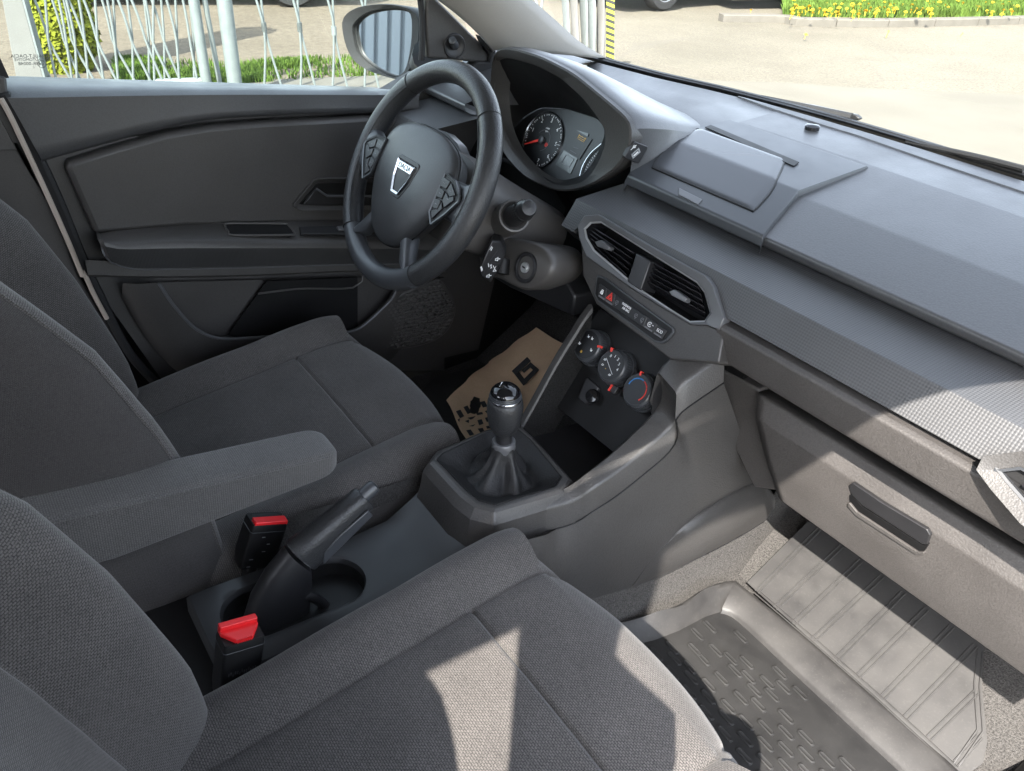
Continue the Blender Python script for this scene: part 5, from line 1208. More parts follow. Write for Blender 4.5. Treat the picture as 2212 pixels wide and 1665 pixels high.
# door pull: recess, rim and lever
DP = Pan((-.689, 0, .6), (0, 1, 0), (0, 0, 1))     # n = +x
ho = [DP.px(*c1(*p)) for p in [(1755, 1240), (1752, 1215), (1870, 1075), (1900, 1062), (2080, 1060), (2300, 1060), (2380, 1100), (2380, 1200), (2340, 1255), (1800, 1258)]]
hi = inset(ho, .011)
mb = MB(); frame(mb, DP, ho, hi, -.004, .006, .001); build('pull_rim', mb, 'door_plastic', door, smooth=30, bev=.0015)
build('pull_recess', MB().prism([DP(a, b, .0002) for a, b in hi], DP.n*.0006), 'black', door, smooth=0)
lvr = [DP.px(*c1(*p)) for p in [(1805, 1222), (1885, 1118), (1950, 1158), (2330, 1163), (2330, 1226)]]
build('pull_lever', MB().prism([DP(a, b, .0008) for a, b in lvr], DP.n*.006), 'satin_dark', door, smooth=30, bev=.002)
build('lever_edge', MB().tube([DP(*DP.px(*c1(*p)), .007) for p in [(1885, 1122), (1950, 1166), (2330, 1170)]], .0022, 8), 'trim_grey', door)
# armrest
ab = curve([c1(605, 1400), c1(700, 1382), c1(1100, 1348), c1(1600, 1328), c1(2060, 1320), (960, 478)], -.69, 34); at = curve([c1(618, 1440), c1(720, 1445), c1(1100, 1432), c1(1600, 1438), c1(2060, 1440), (960, 522)], -.640, 34)
am = curve([c1(630, 1475), c1(740, 1492), c1(1100, 1486), c1(1600, 1486), c1(2060, 1486), (960, 540)], -.632, 34); al = curve([c1(660, 1555), c1(790, 1602), c1(1100, 1602), c1(1600, 1592), c1(2060, 1578), (960, 566)], -.645, 34)
rows = [[a+Vector((-.02, 0, 0)), a, a.lerp(b, .5)+Vector((0, 0, .001)), b, c.lerp(b, .5)+Vector((.002, 0, .002)), c] for a, b, c in zip(ab, at, am)]
arm_d = build('armrest', MB().grid(rows), 'door_plastic', door, smooth=50)
build('armrest_face', MB().grid([[c, c.lerp(l, .5)+Vector((.001, 0, 0)), l, l+Vector((-.04, 0, -.004))] for c, l in zip(am, al)]), 'carbon', arm_d, smooth=50)
build('armrest_end', MB().grid([[ab[0]+Vector((-.02, -.004, 0)), at[0]+Vector((-.012, -.006, 0)), am[0]+Vector((-.012, -.005, 0)), al[0]+Vector((-.03, -.004, -.004))], [ab[0], at[0], am[0], al[0]]]), 'door_plastic', arm_d, smooth=60)
build('armrest_line', MB().tube([p+Vector((.001, 0, -.002)) for p in smooth_path([ab[0]+Vector((.01, -.004, 0)), am[0]+Vector((-.002, -.004, -.01)), al[0]+Vector((-.002, .0, -.002))], 10)]+[p+Vector((-.001, 0, -.003)) for p in al[1:]], .0014, 6), 'trim_grey', arm_d)
PK = Pan(at[10].lerp(ab[10], .5), (0, 1, 0), (at[10]-ab[10]))
def arm_pt(px_, k=.002):
    n = (at[20]-ab[4]).cross(ab[20]-ab[4]).normalized(); n = n if n.z > 0 else -n
    return PP(*px_, at[14].lerp(ab[14], .5), (at[14]-ab[14]).cross(Vector((0, ab[20].y-ab[8].y, ab[20].z-ab[8].z))).normalized())
gq = [arm_pt(c1(*p)) for p in [(1345, 1365), (1370, 1350), (1700, 1352), (1725, 1362), (1758, 1405), (1740, 1418), (1400, 1420), (1370, 1405)]]
an_ = (gq[4]-gq[0]).cross(gq[2]-gq[0]).normalized(); an_ = an_ if an_.z > 0 else -an_
build('grip_pocket', MB().prism([p-an_*.001 for p in gq], an_*.0058), 'pit', arm_d, smooth=0)
build('pocket_lip', MB().tube([p+an_*.0050 for p in smooth_path(gq, 40, True)], .0022, 8, closed=True), 'door_plastic', arm_d)
sq = [arm_pt(c1(*p)) for p in [(1790, 1368), (2300, 1352), (2300, 1415), (1800, 1412)]]
build('switch_panel', MB().prism([p-an_*.001 for p in sq], an_*.0065), 'satin_dark', arm_d, smooth=0, bev=.001)
for k in range(2):
    c = arm_pt(c1(2040+95*k, 1385)); build('window_switch', MB().box(c+an_*.0075, (.012, .018, .006), (an_.cross(Vector((0, 1, 0))).normalized(), Vector((0, 1, 0)), an_)), 'trim_grey', arm_d, smooth=30, bev=.002)
# dark step under the armrest then the lower door with its pocket
lo_t = curve([c4(560, 268), c4(900, 270), c4(1500, 250), c4(2141, 232), (960, 600)], -.690, 30)
build('lower_step', MB().grid([[p+Vector((.008, 0, .030)), p+Vector((.010, 0, .004)), p+Vector((.004, 0, -.002)), p+Vector((-.02, 0, -.003))] for p in curve([c4(520, 215), c4(900, 225), c4(1500, 215), c4(2141, 190), (960, 585)], -.695, 30)]), 'door_plastic', door, smooth=40)
rim_px = [c4(950, 265), c4(1040, 400), c4(1160, 530), c4(1280, 590), c4(1400, 600), c4(1560, 592), c4(1800, 575), c4(2000, 570), z2(0, 1250), z2(200, 1200), z2(400, 1030), z2(520, 895), (860, 600)]
rm_ = smooth_path([P(*p, x=-.655) for p in rim_px], 60)
build('pocket_rim', MB().tube(rm_, .0032, 8), 'trim_grey', door)
# front wall of the pocket below the rim
btm = smooth_path([P(*p, x=-.675) for p in [c4(735, 268), c4(830, 440), c4(960, 620), c4(1130, 760), c4(1400, 800), (700, 790), (800, 790), (860, 760), (880, 700), (890, 640)]], 60)
rows = [[a+Vector((-.010, 0, -.001)), a, a.lerp(b, .5)+Vector((.004, 0, 0)), b, b+Vector((-.03, 0, -.04))] for a, b in zip(rm_, btm)]
build('pocket_front', MB().grid(rows), 'door_plastic', door, smooth=60)
# back of the pocket
build('pocket_back', MB().prism([P(*p, x=-.700) for p in [c4(900, 265), c4(2141, 232), (960, 600), (960, 800), (500, 800), c4(1100, 640)]], (-.006, 0, 0)), 'door_plastic', door, smooth=0)
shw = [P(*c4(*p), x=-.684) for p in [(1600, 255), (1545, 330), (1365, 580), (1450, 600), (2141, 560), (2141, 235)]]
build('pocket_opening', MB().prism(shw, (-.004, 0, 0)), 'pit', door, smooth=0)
build('map_pocket_edge', MB().tube(smooth_path([P(*p, x=-.682) for p in [c4(1545, 330), c4(1800, 300), c4(2141, 285), z2(240, 560)]], 12), .002, 6), 'door_plastic', door)
# rear edge: seal and painted edge, centre pillar beyond it
sl0 = smooth_path([P(*c1(*p), x=-.705) for p in [(25, 560), (105, 700), (225, 930), (355, 1210), (465, 1480), (545, 1665)]]+[P(*c4(*p), x=-.705) for p in [(600, 350), (700, 560), (800, 720), (950, 880)]], 40)
build('door_seal', MB().tube(sl0, .0085, 8), 'rubber', door)
bpl = thing('body_shell', 'pale painted car body with centre pillar, roof and windscreen frame around the cabin', 'car body', (0, 0, -.2))
sl1 = smooth_path([P(*c1(*p), x=-.694) for p in [(5, 590), (60, 690), (160, 900), (290, 1180), (410, 1450), (500, 1665)]]+[P(*c4(*p), x=-.694) for p in [(500, 200), (560, 330), (640, 480)]], 40)
build('painted_edge', MB().tube(sl1, .0040, 8), 'body_edge', bpl)
bp1 = [P(*p, x=-.712) for p in [c1(-200, 420), c1(40, 460), c1(60, 690), c1(200, 960), c1(380, 1400), c1(480, 1665), c4(640, 500), c4(760, 740), c4(800, 1000), c4(-200, 1000)]]
build('centre_pillar', MB().prism(bp1, (-.05, 0, 0)), 'door_plastic', bpl, smooth=30, bev=.004)
build('pillar_cover', MB().prism([P(*p, x=-.700) for p in [c1(-200, 620), c1(0, 700), c1(100, 890), c1(95, 900), c1(-200, 900)]], (-.02, 0, 0)), 'door_plastic', bpl, smooth=30, bev=.004)
build('pillar_upper', MB().prism([Vector((-.705, -.435, .80)), Vector((-.705, -.56, .80)), Vector((-.60, -.60, 1.27)), Vector((-.60, -.48, 1.27))], (-.03, 0, 0)), 'pillar_trim', bpl, smooth=20, bev=.004)
build('pillar_seal', MB().prism([P(*p, x=-.715) for p in [c1(-20, 300), c1(55, 465), c1(-60, 480)]], (-.02, 0, 0)), 'rubber', bpl, smooth=0)
build('rocker_panel', MB().prism([(-.775, -1.4, .0), (-.775, .75, .0), (-.775, .75, .70), (-.775, -.30, .70), (-.775, -1.4, .74)], (-.02, 0, 0)), 'black', bpl, smooth=0)
# side glass with its printed mark (mirrored, seen from inside)
gw = [Vector((-.787, -.50, .77)), Vector((-.787, .50, .745)), Vector((-.700, .26, 1.12)), Vector((-.655, .05, 1.25)), Vector((-.655, -.50, 1.265))]
gls = build('side_window', MB().prism(gw, Vector((-.0032, 0, -.0005))), 'side_glass', door, smooth=0)
GP = Pan(P(*c1(190, 370), x=-.778), (0, 1, 0), Vector((.087, 0, .49)))
for s_, px_, sz in (('RENAULT-DACIA', (188, 335), .0075), ('AGC AUTOMOTIVE', (195, 356), .0058), ('43R-00048', (178, 380), .0072), ("'1", (205, 402), .006)):
    a, b = GP.px(*c1(*px_)); text('window_print', s_, GP, a, b, sz, 'satin_dark', gls, mirror=True, c=.0005)
a, b = GP.px(*c1(250, 383)); strokes('window_mark', GP, [circ(a, b, .0055, 20)+[circ(a, b, .0055, 20)[0]]], .0007, 'satin_dark', gls, .0005); text('window_print', 'E4', GP, a, b, .0058, 'satin_dark', gls, mirror=True, c=.0005)
a, b = GP.px(*c1(278, 345)); strokes('window_mark', GP, [[(a-.003, b), (a, b+.004), (a+.003, b), (a, b-.004), (a-.003, b)]], .0007, 'satin_dark', gls, .0005)
# mirror corner trim with adjuster knob
st = [P(*c2(*p), x=-.700) for p in [(650, -40), (690, -30), (960, 240), (1045, 345), (1040, 380), (660, 350), (648, 150)]]
sail = build('mirror_corner_trim', MB().prism(st, (-.03, 0, 0)), 'door_plastic', door, smooth=30, bev=.005, seg=3)
kp = P(*c2(820, 275), x=-.697)
build('adjuster_base', MB().lathe(kp-Vector((.006, 0, 0)), (1, -.15, 0), [(.024, 0), (.024, .005), (.022, .008), (.0165, .008), (.013, .006)], 32), 'satin_dark', sail)
kd = (P(*c2(805, 240), x=-.680)-kp).normalized(); build('adjuster_knob', MB().lathe(kp, kd, [(.008, 0), (.0085, .008), (.0060, .012), (.0058, .022), (.0075, .024), (.0075, .028), (.005, .030), (0, .030)], 24), 'satin', sail)
build('corner_seal', MB().tube(smooth_path([P(*c2(*p), x=-.705) for p in [(610, -30), (625, 120), (625, 250), (620, 360)]], 12), .006, 8), 'rubber', door)
build('corner_seal', MB().prism([P(*c2(*p), x=-.690) for p in [(985, 215), (1070, 300), (1050, 470), (900, 420), (960, 370), (1030, 375), (1035, 335)]], (-.03, 0, 0)), 'rubber', door, smooth=20, bev=.003)
# exterior mirror
MC = P(*c2(380, 240), x=-.90)
mn = Vector((.35, -.93, .06)).normalized()
exv = Vector((0, 0, 1)).cross(mn).normalized(); MP = Pan(MC, exv, Vector((0, 0, 1)))
mo = [MP.px(*c2(*p)) for p in [(148, 170), (165, 90), (250, 40), (400, 22), (540, 45), (605, 100), (612, 200), (590, 340), (540, 440), (500, 472), (430, 465), (280, 410), (190, 320)]]
mi = [MP.px(*c2(*p)) for p in [(205, 185), (225, 130), (290, 80), (400, 55), (500, 58), (545, 85), (555, 160), (545, 290), (520, 400), (480, 455), (430, 455), (330, 405), (240, 320)]]
mo_ = [(p.x, p.y) for p in smooth_path([(a, b, 0) for a, b in mo], 48, True)]; mi_ = [(p.x, p.y) for p in smooth_path([(a, b, 0) for a, b in mi], 48, True)]
mo_, mi_ = align(mo_, math.pi/2), align(mi_, math.pi/2)
cam_ = (sum(a for a, b in mo_)/48, sum(b for a, b in mo_)/48)
rows = [[MP(lerp(cam_[0], a, k), lerp(cam_[1], b, k), c) for a, b in mo_] for k, c in ((.35, -.115), (.75, -.095), (.93, -.05), (1, -.008), (1.0, .0), (.985, .003))]
rows += [[MP(a, b, -.002) for a, b in inset(mi_, -.002)], [MP(a, b, -.018) for a, b in mi_]]
mir = build('door_mirror', MB().grid(rows, cv=True, cap=True), 'rubber', door, smooth=50)
mgl = build('mirror_glass', MB().prism([MP(a, b, -.016) for a, b in inset(mi_, .001)], MP.n*.003), 'mirror_glass', mir, smooth=0)
build('mirror_rim', MB().tube([MP(a, b, -.012) for a, b in mi_], .003, 6, closed=True), 'black', mir)
build('mirror_arm', MB().tube([MP(cam_[0]+.06, cam_[1]-.06, -.06), Vector((-.76, kp.y-.02, kp.z-.03))], [.03, .035], 12), 'satin', mir)
# ================================================================== WINDSCREEN PILLARS, ROOF, BONNET
# windscreen pillar trim (driver's side) from the dash corner up to the roof
apo = [P(*c2(*p), x=-.66) for p in [(1050, 300), (1000, 230), (880, 110), (730, -10), (560, -120)]]
api = [P(*c2(*p), x=-.60) for p in [(1640, 345), (1480, 250), (1320, 110), (1190, 0), (1060, -110)]]
a_ = smooth_path(apo, 14); b_ = smooth_path(api, 14)
rows = [[a+Vector((-.03, .02, -.01)), a, a.lerp(b, .3)+Vector((.012, -.012, .004)), a.lerp(b, .7)+Vector((.012, -.012, .004)), b, b+Vector((.0, .04, .0))] for a, b in zip(a_, b_)]
top_end = (a_[-1]+b_[-1])/2
rows.append([Vector((-.70, .26, 1.20)), Vector((-.66, .24, 1.20)), Vector((-.63, .23, 1.205)), Vector((-.61, .27, 1.21)), Vector((-.60, .31, 1.215)), Vector((-.59, .35, 1.215))])
build('windscreen_pillar', MB().grid(rows), 'pillar_trim', bpl, smooth=60, solid=.01)
# passenger side, out of view: pillar and side header made broad to shade the dash
lowl_ = smooth_path([(.70, .60, .84), (.68, .38, .935), (.66, .063, 1.056), (.66, -.087, 1.114), (.66, -.193, 1.150), (.66, -.30, 1.163), (.66, -.42, 1.175), (.66, -.52, 1.187), (.66, -.70, 1.16), (.66, -.82, 1.13), (.66, -1.0, 1.132), (.65, -1.3, 1.10)], 44)
upl_ = smooth_path([(.69, .66, .86), (.67, .52, 1.00), (.645, .37, 1.19), (.62, .2, 1.25), (.60, -.05, 1.29), (.60, -.2, 1.30), (.60, -.42, 1.305), (.60, -.6, 1.305), (.59, -.8, 1.30), (.58, -1.3, 1.27)], 44)
build('side_header', MB().grid([[a+Vector((.012, 0, .004)), a, a.lerp(b, .5)+Vector((.010, 0, .008)), b, b+Vector((.02, 0, .02))] for a, b in zip(lowl_, upl_)]), 'body_paint', bpl, smooth=60, solid=.012)
rows = []
for y, zc, xw in ((.38, 1.232, .65), (.30, 1.25, .64), (.10, 1.290, .605), (-.05, 1.315, .60), (-.35, 1.335, .60), (-.8, 1.335, .59), (-1.3, 1.30, .58), (-1.7, 1.22, .55)):
    rows.append([Vector((lerp(-xw, xw, k/12), y, zc-.032*abs(2*k/12-1)**3)) for k in range(13)])
build('roof', MB().grid(rows), 'roof_cloth', bpl, smooth=60, solid=-.03)  # unseen roof, front edge carried forward to keep sun off the dash top
build('roof_rail', MB().tube(smooth_path([(-.62, .18, 1.225), (-.60, .0, 1.262), (-.615, -.3, 1.28), (-.612, -.7, 1.285), (-.59, -1.3, 1.25)], 14), .022, 10), 'pillar_trim', bpl)
build('rear_pillar_shade', MB().prism([(.665, -.64, .0), (.665, -.635, .75), (.665, -.675, .845), (.665, -.805, 1.125), (.665, -.82, 1.20), (.665, -.605, 1.20), (.665, -.60, 1.0), (.665, -.585, .955), (.665, -.52, .885), (.665, -.47, .835), (.665, -.42, .785), (.665, -.39, .71), (.665, -.385, .60), (.665, -.385, .0)], (-.02, 0, 0)), 'door_plastic', bpl, smooth=20)  # unseen pillar, outline shaped to throw the shadow band on the passenger seat
build('rear_quarter_shade', MB().prism([(.665, -1.045, 1.14), (.665, -.865, .93), (.665, -.785, .80), (.665, -.75, .70), (.665, -1.8, .70), (.665, -1.8, 1.14)], (.04, 0, 0)), 'door_plastic', bpl, smooth=20)  # unseen panel added to cut off the rear edge of the seat's sun patch
build('rear_side', MB().prism([(.72, -.78, -.1), (.72, -1.8, -.1), (.72, -1.8, .82), (.72, -.78, .82)], (.03, 0, 0)), 'body_paint', bpl, smooth=0)
build('rear_side', MB().prism([(-.78, -.60, -.1), (-.78, -1.8, -.1), (-.78, -1.8, .80), (-.78, -.60, .80)], (-.03, 0, 0)), 'body_paint', bpl, smooth=0)
build('rear_bulkhead', MB().prism([(-.72, -1.65, .0), (.72, -1.65, .0), (.70, -1.65, .85), (-.70, -1.65, .85)], (0, -.03, 0)), 'black', bpl, smooth=0)
build('hinge_pillar', MB().prism([(.742, .44, -.05), (.742, .70, -.05), (.742, .70, .83), (.742, .60, .84), (.742, .46, .66)], (.03, 0, 0)), 'body_paint', bpl, smooth=0, bev=.004)
build('front_wing', MB().prism([(.775, .66, -.1), (.775, 1.6, -.1), (.775, 1.6, .44), (.775, .86, .74), (.775, .66, .80)], (.05, 0, 0)), 'body_paint', bpl, smooth=0, bev=.01)
# scuttle and bonnet outside the windscreen
bx = xs(-.74, .74, 30)
build('scuttle', MB().grid([[Vector((x, yb(x)-.004, .842)), Vector((x, yb(x)+.012, .846)), Vector((x, yb(x)+.035, .834)), Vector((x, yb(x)+.10, .808))] for x in bx]), 'black', bpl, smooth=50)
build('bonnet', MB().grid([[Vector((x*lerp(1, .96, k/8), yb(x)+.10+k/8*(.85-.25*(x/.74)**2), .802-.36*(k/8)**1.15-.05*(x/.74)**4)) for k in range(9)] for x in bx]), 'body_paint', bpl, smooth=60)
# windscreen pane
rows = [[Vector((lerp(x, x*.80, t), lerp(yb(x)+.012, .38-.05*(x/.6)**2, t), lerp(.843, 1.232-.03*(x/.7)**2, t))) for t in [k/10 for k in range(11)]] for x in xs(-.70, .70, 25)]
wsc = build('windscreen', MB().grid(rows), 'windscreen', bpl, smooth=60)
build('windscreen_band', MB().tube([Vector((x, yb(x)+.006, .841)) for x in xs(-.72, .72, 50)], .0045, 6), 'rubber', bpl)
# wiper on the glass
wpr = thing('windscreen_wiper', 'black wiper blade resting at foot of windscreen outside', 'wiper', (0, .82, .85))
w0 = [P(*c3(*p), y=.80) for p in [(330, 500), (600, 575), (830, 628), (1000, 660)]]; w0 = smooth_path([Vector((p.x, yb(p.x)+.028, p.z+.006)) for p in [PP(*c3(*q), (0, .815, .86), (0, -1, .0)) for q in [(250, 490), (600, 585), (830, 640), (1180, 722)]]], 20)
build('blade', MB().tube(w0, .0075, 8), 'rubber', wpr)
w1 = [PP(*c3(*q), (0, .812, .86), (0, -1, 0)) for q in [(800, 626), (930, 648), (1190, 706), (1215, 730), (1190, 742), (930, 684)]]
build('blade_end', MB().prism([p+Vector((0, 0, .006)) for p in w1], (0, .012, 0)), 'satin_dark', wpr, smooth=20, bev=.002)
w2 = smooth_path([PP(*c3(*q), (0, .79, .86), (0, -1, 0)) for q in [(1500, 850), (1800, 912), (1990, 955), (2205, 1010)]], 14)
build('wiper_arm', MB().tube(w2, .005, 8), 'rubber', wpr)
# ================================================================== FLOOR
FZ = .095
fl_ = build('cabin_floor', MB().prism([(-.72, -1.6, FZ-.03), (.72, -1.6, FZ-.03), (.72, .50, FZ-.03), (-.72, .50, FZ-.03)], (0, 0, .018)), 'carpet', None, smooth=0); fl_['kind'] = 'structure'
toe = build('bulkhead', MB().grid([[Vector((x, y, z)) for y, z in [(.40, FZ-.012), (.50, FZ), (.66, .215), (.80, .42), (.80, .78)]] for x in xs(-.74, .74, 4)]), 'carpet', None, smooth=30); toe['kind'] = 'structure'
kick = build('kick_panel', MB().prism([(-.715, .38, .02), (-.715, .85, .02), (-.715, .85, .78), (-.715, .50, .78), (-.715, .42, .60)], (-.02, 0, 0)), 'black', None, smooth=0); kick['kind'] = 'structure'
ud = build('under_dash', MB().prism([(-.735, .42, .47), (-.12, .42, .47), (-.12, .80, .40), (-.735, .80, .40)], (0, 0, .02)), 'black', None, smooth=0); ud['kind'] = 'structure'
# carpeted tunnel flank on the passenger side
tf = build('tunnel_carpet', MB().grid([[Vector((x0, y, z0)), Vector((x0+.012, y, z0-.045)), Vector((x0+.030, y, FZ-.005)), Vector((x0+.06, y, FZ-.015))] for y, x0, z0 in [(-.3, .12, .20), (.0, .13, .20), (.2, .140, .19), (.35, .140, .19), (.5, .140, .20), (.62, .140, .26)]]), 'carpet', None, smooth=70); tf['kind'] = 'structure'
tf2 = build('tunnel_carpet', MB().grid([[Vector((-.09, y, .34)), Vector((-.10, y, .2)), Vector((-.13, y, FZ-.005)), Vector((-.16, y, FZ-.015))] for y in (-.3, 0, .3, .7)]), 'carpet', None, smooth=70); tf2['kind'] = 'structure'
sill_ = build('door_sill', MB().prism([(.66, -.62, .05), (.76, -.62, .05), (.76, .62, .05), (.66, .62, .05)], (0, 0, .09)), 'black', None, smooth=20, bev=.01); sill_['kind'] = 'structure'
# passenger rubber mat: flat tray part + ribbed toe part
MT = thing('floor_mat', 'grey rubber passenger floor mat with raised lip and ribbed toe slope', 'floor mat', (.38, .35, FZ))
zb = FZ+.004
A = Pan((0, 0, zb), (1, 0, 0), (0, 1, 0))
flat = [A.px(*c8(*p)) for p in [(100, 900), (300, 850), (430, 800), (560, 730), (640, 705), (720, 740), (1560, 1520), (1800, 1750), (1500, 2100), (600, 2100)]]
flat = [(p[0], p[1]) for p in flat]
build('tray', MB().prism([A(a, b, 0) for a, b in flat], (0, 0, .003)), 'mat_rubber_dark', MT, smooth=0)
# lip bar across, dividing tray and toe slope
k1_ = [P(*c8(*p), z=zb+.004) for p in [(640, 705), (720, 740), (1000, 1000), (1300, 1280), (1560, 1520), (1850, 1790)]]
k2_ = [P(*c8(*p), z=zb+.030) for p in [(720, 535), (800, 600), (1110, 850), (1430, 1130), (1680, 1340), (1960, 1600)]]
k1_ = smooth_path(k1_, 30); k2_ = smooth_path(k2_, 30)
build('lip', MB().grid([[a+Vector((0, 0, -.006)), a+Vector((0, .004, .004)), a.lerp(b, .12)+Vector((0, 0, .006)), a.lerp(b, .85)+Vector((0, 0, .003)), b, b+Vector((0, .01, -.012))] for a, b in zip(k1_, k2_)]), 'mat_rubber', MT, smooth=60)
# left rim of the tray, wavy
l1_ = smooth_path([P(*c8(*p), z=zb+.002) for p in [(100, 905), (300, 850), (430, 800), (560, 730), (640, 705)]], 24); l2_ = smooth_path([P(*c8(*p), z=zb+.034) for p in [(0, 800), (185, 735), (420, 670), (560, 585), (660, 545), (720, 535)]], 24)
build('rim', MB().grid([[a+Vector((.004, 0, -.003)), a, a.lerp(b, .3)+Vector((0, 0, -.006)), a.lerp(b, .8)+Vector((0, 0, .002*math.sin(k*.9))), b+Vector((0, 0, .003*math.sin(k*.8))), b+Vector((-.006, 0, -.006))] for k, (a, b) in enumerate(zip(l1_, l2_))]), 'mat_rubber', MT, smooth=70)
# toe slope plane through the lip's far edge, rising under the dash
t0, t1 = k2_[4], k2_[-4]
tn = (t1-t0).cross(Vector((0, math.cos(rad(36)), math.sin(rad(36))))).normalized()
tn = tn if tn.z > 0 else -tn
TS = Pan(t0, (t1-t0), tn.cross(t1-t0))
tp = [TS.px(*c8(*p)) for p in [(780, 545), (1100, 225), (1300, 90), (2300, 700), (2005, 860), (1995, 1080), (2022, 1370), (2000, 1480), (1700, 1700), (1670, 1345)]]
tpo = build('toe_slope', MB().prism([TS(a, b, -.004) for a, b in tp], TS.n*.004), 'mat_rubber', MT, smooth=0)
# ribs: long side rib, lower rib and cross ribs
ribs = [[(830, 595), (1180, 240)], [(830, 595), (1130, 850), (1450, 1130), (1700, 1360), (1860, 1510)], [(1985, 900), (1968, 1080), (1985, 1310), (1860, 1490)],
        [(925, 680), (1270, 355)], [(1020, 760), (1370, 430)], [(1120, 845), (1480, 510)], [(1240, 945), (1590, 595)], [(1350, 1035), (1710, 680)], [(1480, 1140), (1840, 770)], [(1600, 1245), (1960, 870)], [(1720, 1350), (1968, 1110)], [(1860, 1480), (1985, 1340)]]
for r_ in ribs:
    for off in (-.0035, .0035):
        pp_ = [TS.px(*c8(*p)) for p in r_]; dd = (Vector(pp_[-1])-Vector(pp_[0])).normalized(); nn_ = Vector((-dd.y, dd.x))*off
        build('rib', MB().tube([TS(a+nn_.x, b+nn_.y, .0003) for a, b in pp_], .0014, 6), 'mat_rubber', tpo)
# raised lozenges on the tray
loz = []
c_ = 0
def inpoly(p, poly):
    ins_ = False
    for i in range(len(poly)):
        a, b = poly[i-1], poly[i]
        if (a[1] > p[1]) != (b[1] > p[1]) and p[0] < (b[0]-a[0])*(p[1]-a[1])/(b[1]-a[1])+a[0]: ins_ = not ins_
    return ins_
px_l = [(390, 890), (520, 820), (585, 782), (745, 835), (480, 990), (615, 905), (550, 950), (775, 968), (580, 1085), (645, 1050), (715, 1010), (945, 1020), (1030, 1050), (880, 1070), (965, 1095), (1050, 1125), (1140, 1150), (815, 1110), (745, 1150), (680, 1195), (835, 1185), (905, 1135)]
pitch_a = Vector(A.px(*c8(1050, 1125)))-Vector(A.px(*c8(965, 1095)))
lpts = [Vector(A.px(*c8(*p))) for p in px_l]
# regular field further back
v1 = Vector(A.px(*c8(1140, 1150)))-Vector(A.px(*c8(1050, 1125))); v2 = Vector(A.px(*c8(990, 1180)))-Vector(A.px(*c8(1075, 1110)))
b0 = Vector(A.px(*c8(1075, 1115)))
fin = inset(flat, .018)
dirl = (Vector(A.px(*c8(1055, 1075)))-Vector(A.px(*c8(1000, 1020)))).normalized()
ex_ = Vector((dirl.x, dirl.y)); ey_ = Vector((-dirl.y, dirl.x))
cand = list(lpts)
for i in range(-20, 24):
    for j in range(-30, 30):
        p = b0+ex_*(i*.040)+ey_*(j*.0215)+ex_*(.020*(j % 2))
        if p.y < .33-.0 and all((p-q).length > .020 for q in cand): cand.append(p)
for p in cand:
    if not inpoly((p.x, p.y), fin): continue
    uv = None
    lz = []
    for k in range(12):
        t = 2*math.pi*k/12; q = ex_*((.0105 if math.cos(t) > 0 else -.0105)+.0048*math.cos(t))+ey_*(.0048*math.sin(t)); lz.append(p+q)
    mb = MB().grid([[A(q.x, q.y, .002) for q in lz], [A(q.x, q.y, .0050) for q in lz], [A(p.x+(q-p).x*.86, p.y+(q-p).y*.78, .0058) for q in lz], [A(p.x+(q-p).x*.72, p.y+(q-p).y*.45, .0050) for q in lz]], cv=True, cap=True)
    loz.append(mb)
print('lozenges', len(loz))
loz = sorted(loz, key=lambda mbq: (mbq.v[0]-CAM).length)
for mbq in loz[:300]: build('lozenge', mbq, 'mat_rubber_dark', MT, smooth=40)
# driver's side: kraft paper mat, rubber mat
DM = thing('rubber_mat', 'black rubber mat lying under brown paper on driver floor', 'floor mat', (-.36, .3, FZ))
build('sheet', MB().prism([P(*p, z=FZ+.004) for p in [(870, 880), (940, 815), (1100, 775), (1010, 1000), (900, 1010)]], (0, 0, .004)), 'mat_rubber_dark', DM, smooth=0, bev=.002)
PM = thing('paper_mat', 'brown kraft paper floor mat with black logo and tyre tread print', 'paper mat', (-.36, .4, FZ+.01))
KPn = Pan((0, 0, FZ+.012), (1, 0, 0), (0, 1, 0))
fprof = [(-.5, FZ-.012), (.40, FZ-.012), (.50, FZ), (.66, .215), (.80, .42), (.80, .78)]
u0 = resample([Vector((*z2(*p), 0)) for p in [(1000, 1950), (1310, 1660), (1480, 1520), (1700, 1370), (1880, 1255)]], 24); u1 = resample([Vector((*c5(*p), 0)) for p in [(900, 1300), (1110, 1200), (1330, 1030), (1460, 860), (1620, 740)]], 24)
rows = []
for k, (a, b) in enumerate(zip(u0, u1)):
    rows.append([on_profile(*a.lerp(b, s/12).xy, fprof, .024+.004*math.sin(s*.7+k*.35)+.002*math.sin(k*1.1)) for s in range(13)])
pap = build('sheet', MB().grid(rows), 'kraft', PM, smooth=70)
def paper_pt(px_, up=.003):
    best = None
    o = CAM; d = ray(*px_).normalized()
    import mathutils
    hit = BVH.ray_cast(o, d)
    return hit[0]+hit[1]*(up if hit[1].z > 0 else -up) if hit[0] else None
from mathutils.bvhtree import BVHTree
me_ = pap.data; BVH = BVHTree.FromPolygons([v.co.copy() for v in me_.vertices], [tuple(p.vertices) for p in me_.polygons])
def printed(polys, nm):
    for pl in polys:
        pts_ = [paper_pt(p) for p in pl]
        if any(q is None for q in pts_): continue
        mbq = MB(); mbq.v = pts_; mbq.face(range(len(pts_))); build(nm, mbq, 'kraft_print', pap, smooth=0)
def strip_polys(pth, wd):
    out = []
    for p, q in zip(pth, pth[1:]):
        p = Vector(p); q = Vector(q); d = (q-p).normalized(); n = Vector((-d.y, d.x))*wd/2; p = p-d*wd*.45; q = q+d*wd*.45
        out.append([c5(*(p+n)), c5(*(p-n)), c5(*(q-n)), c5(*(q+n))])
    return out
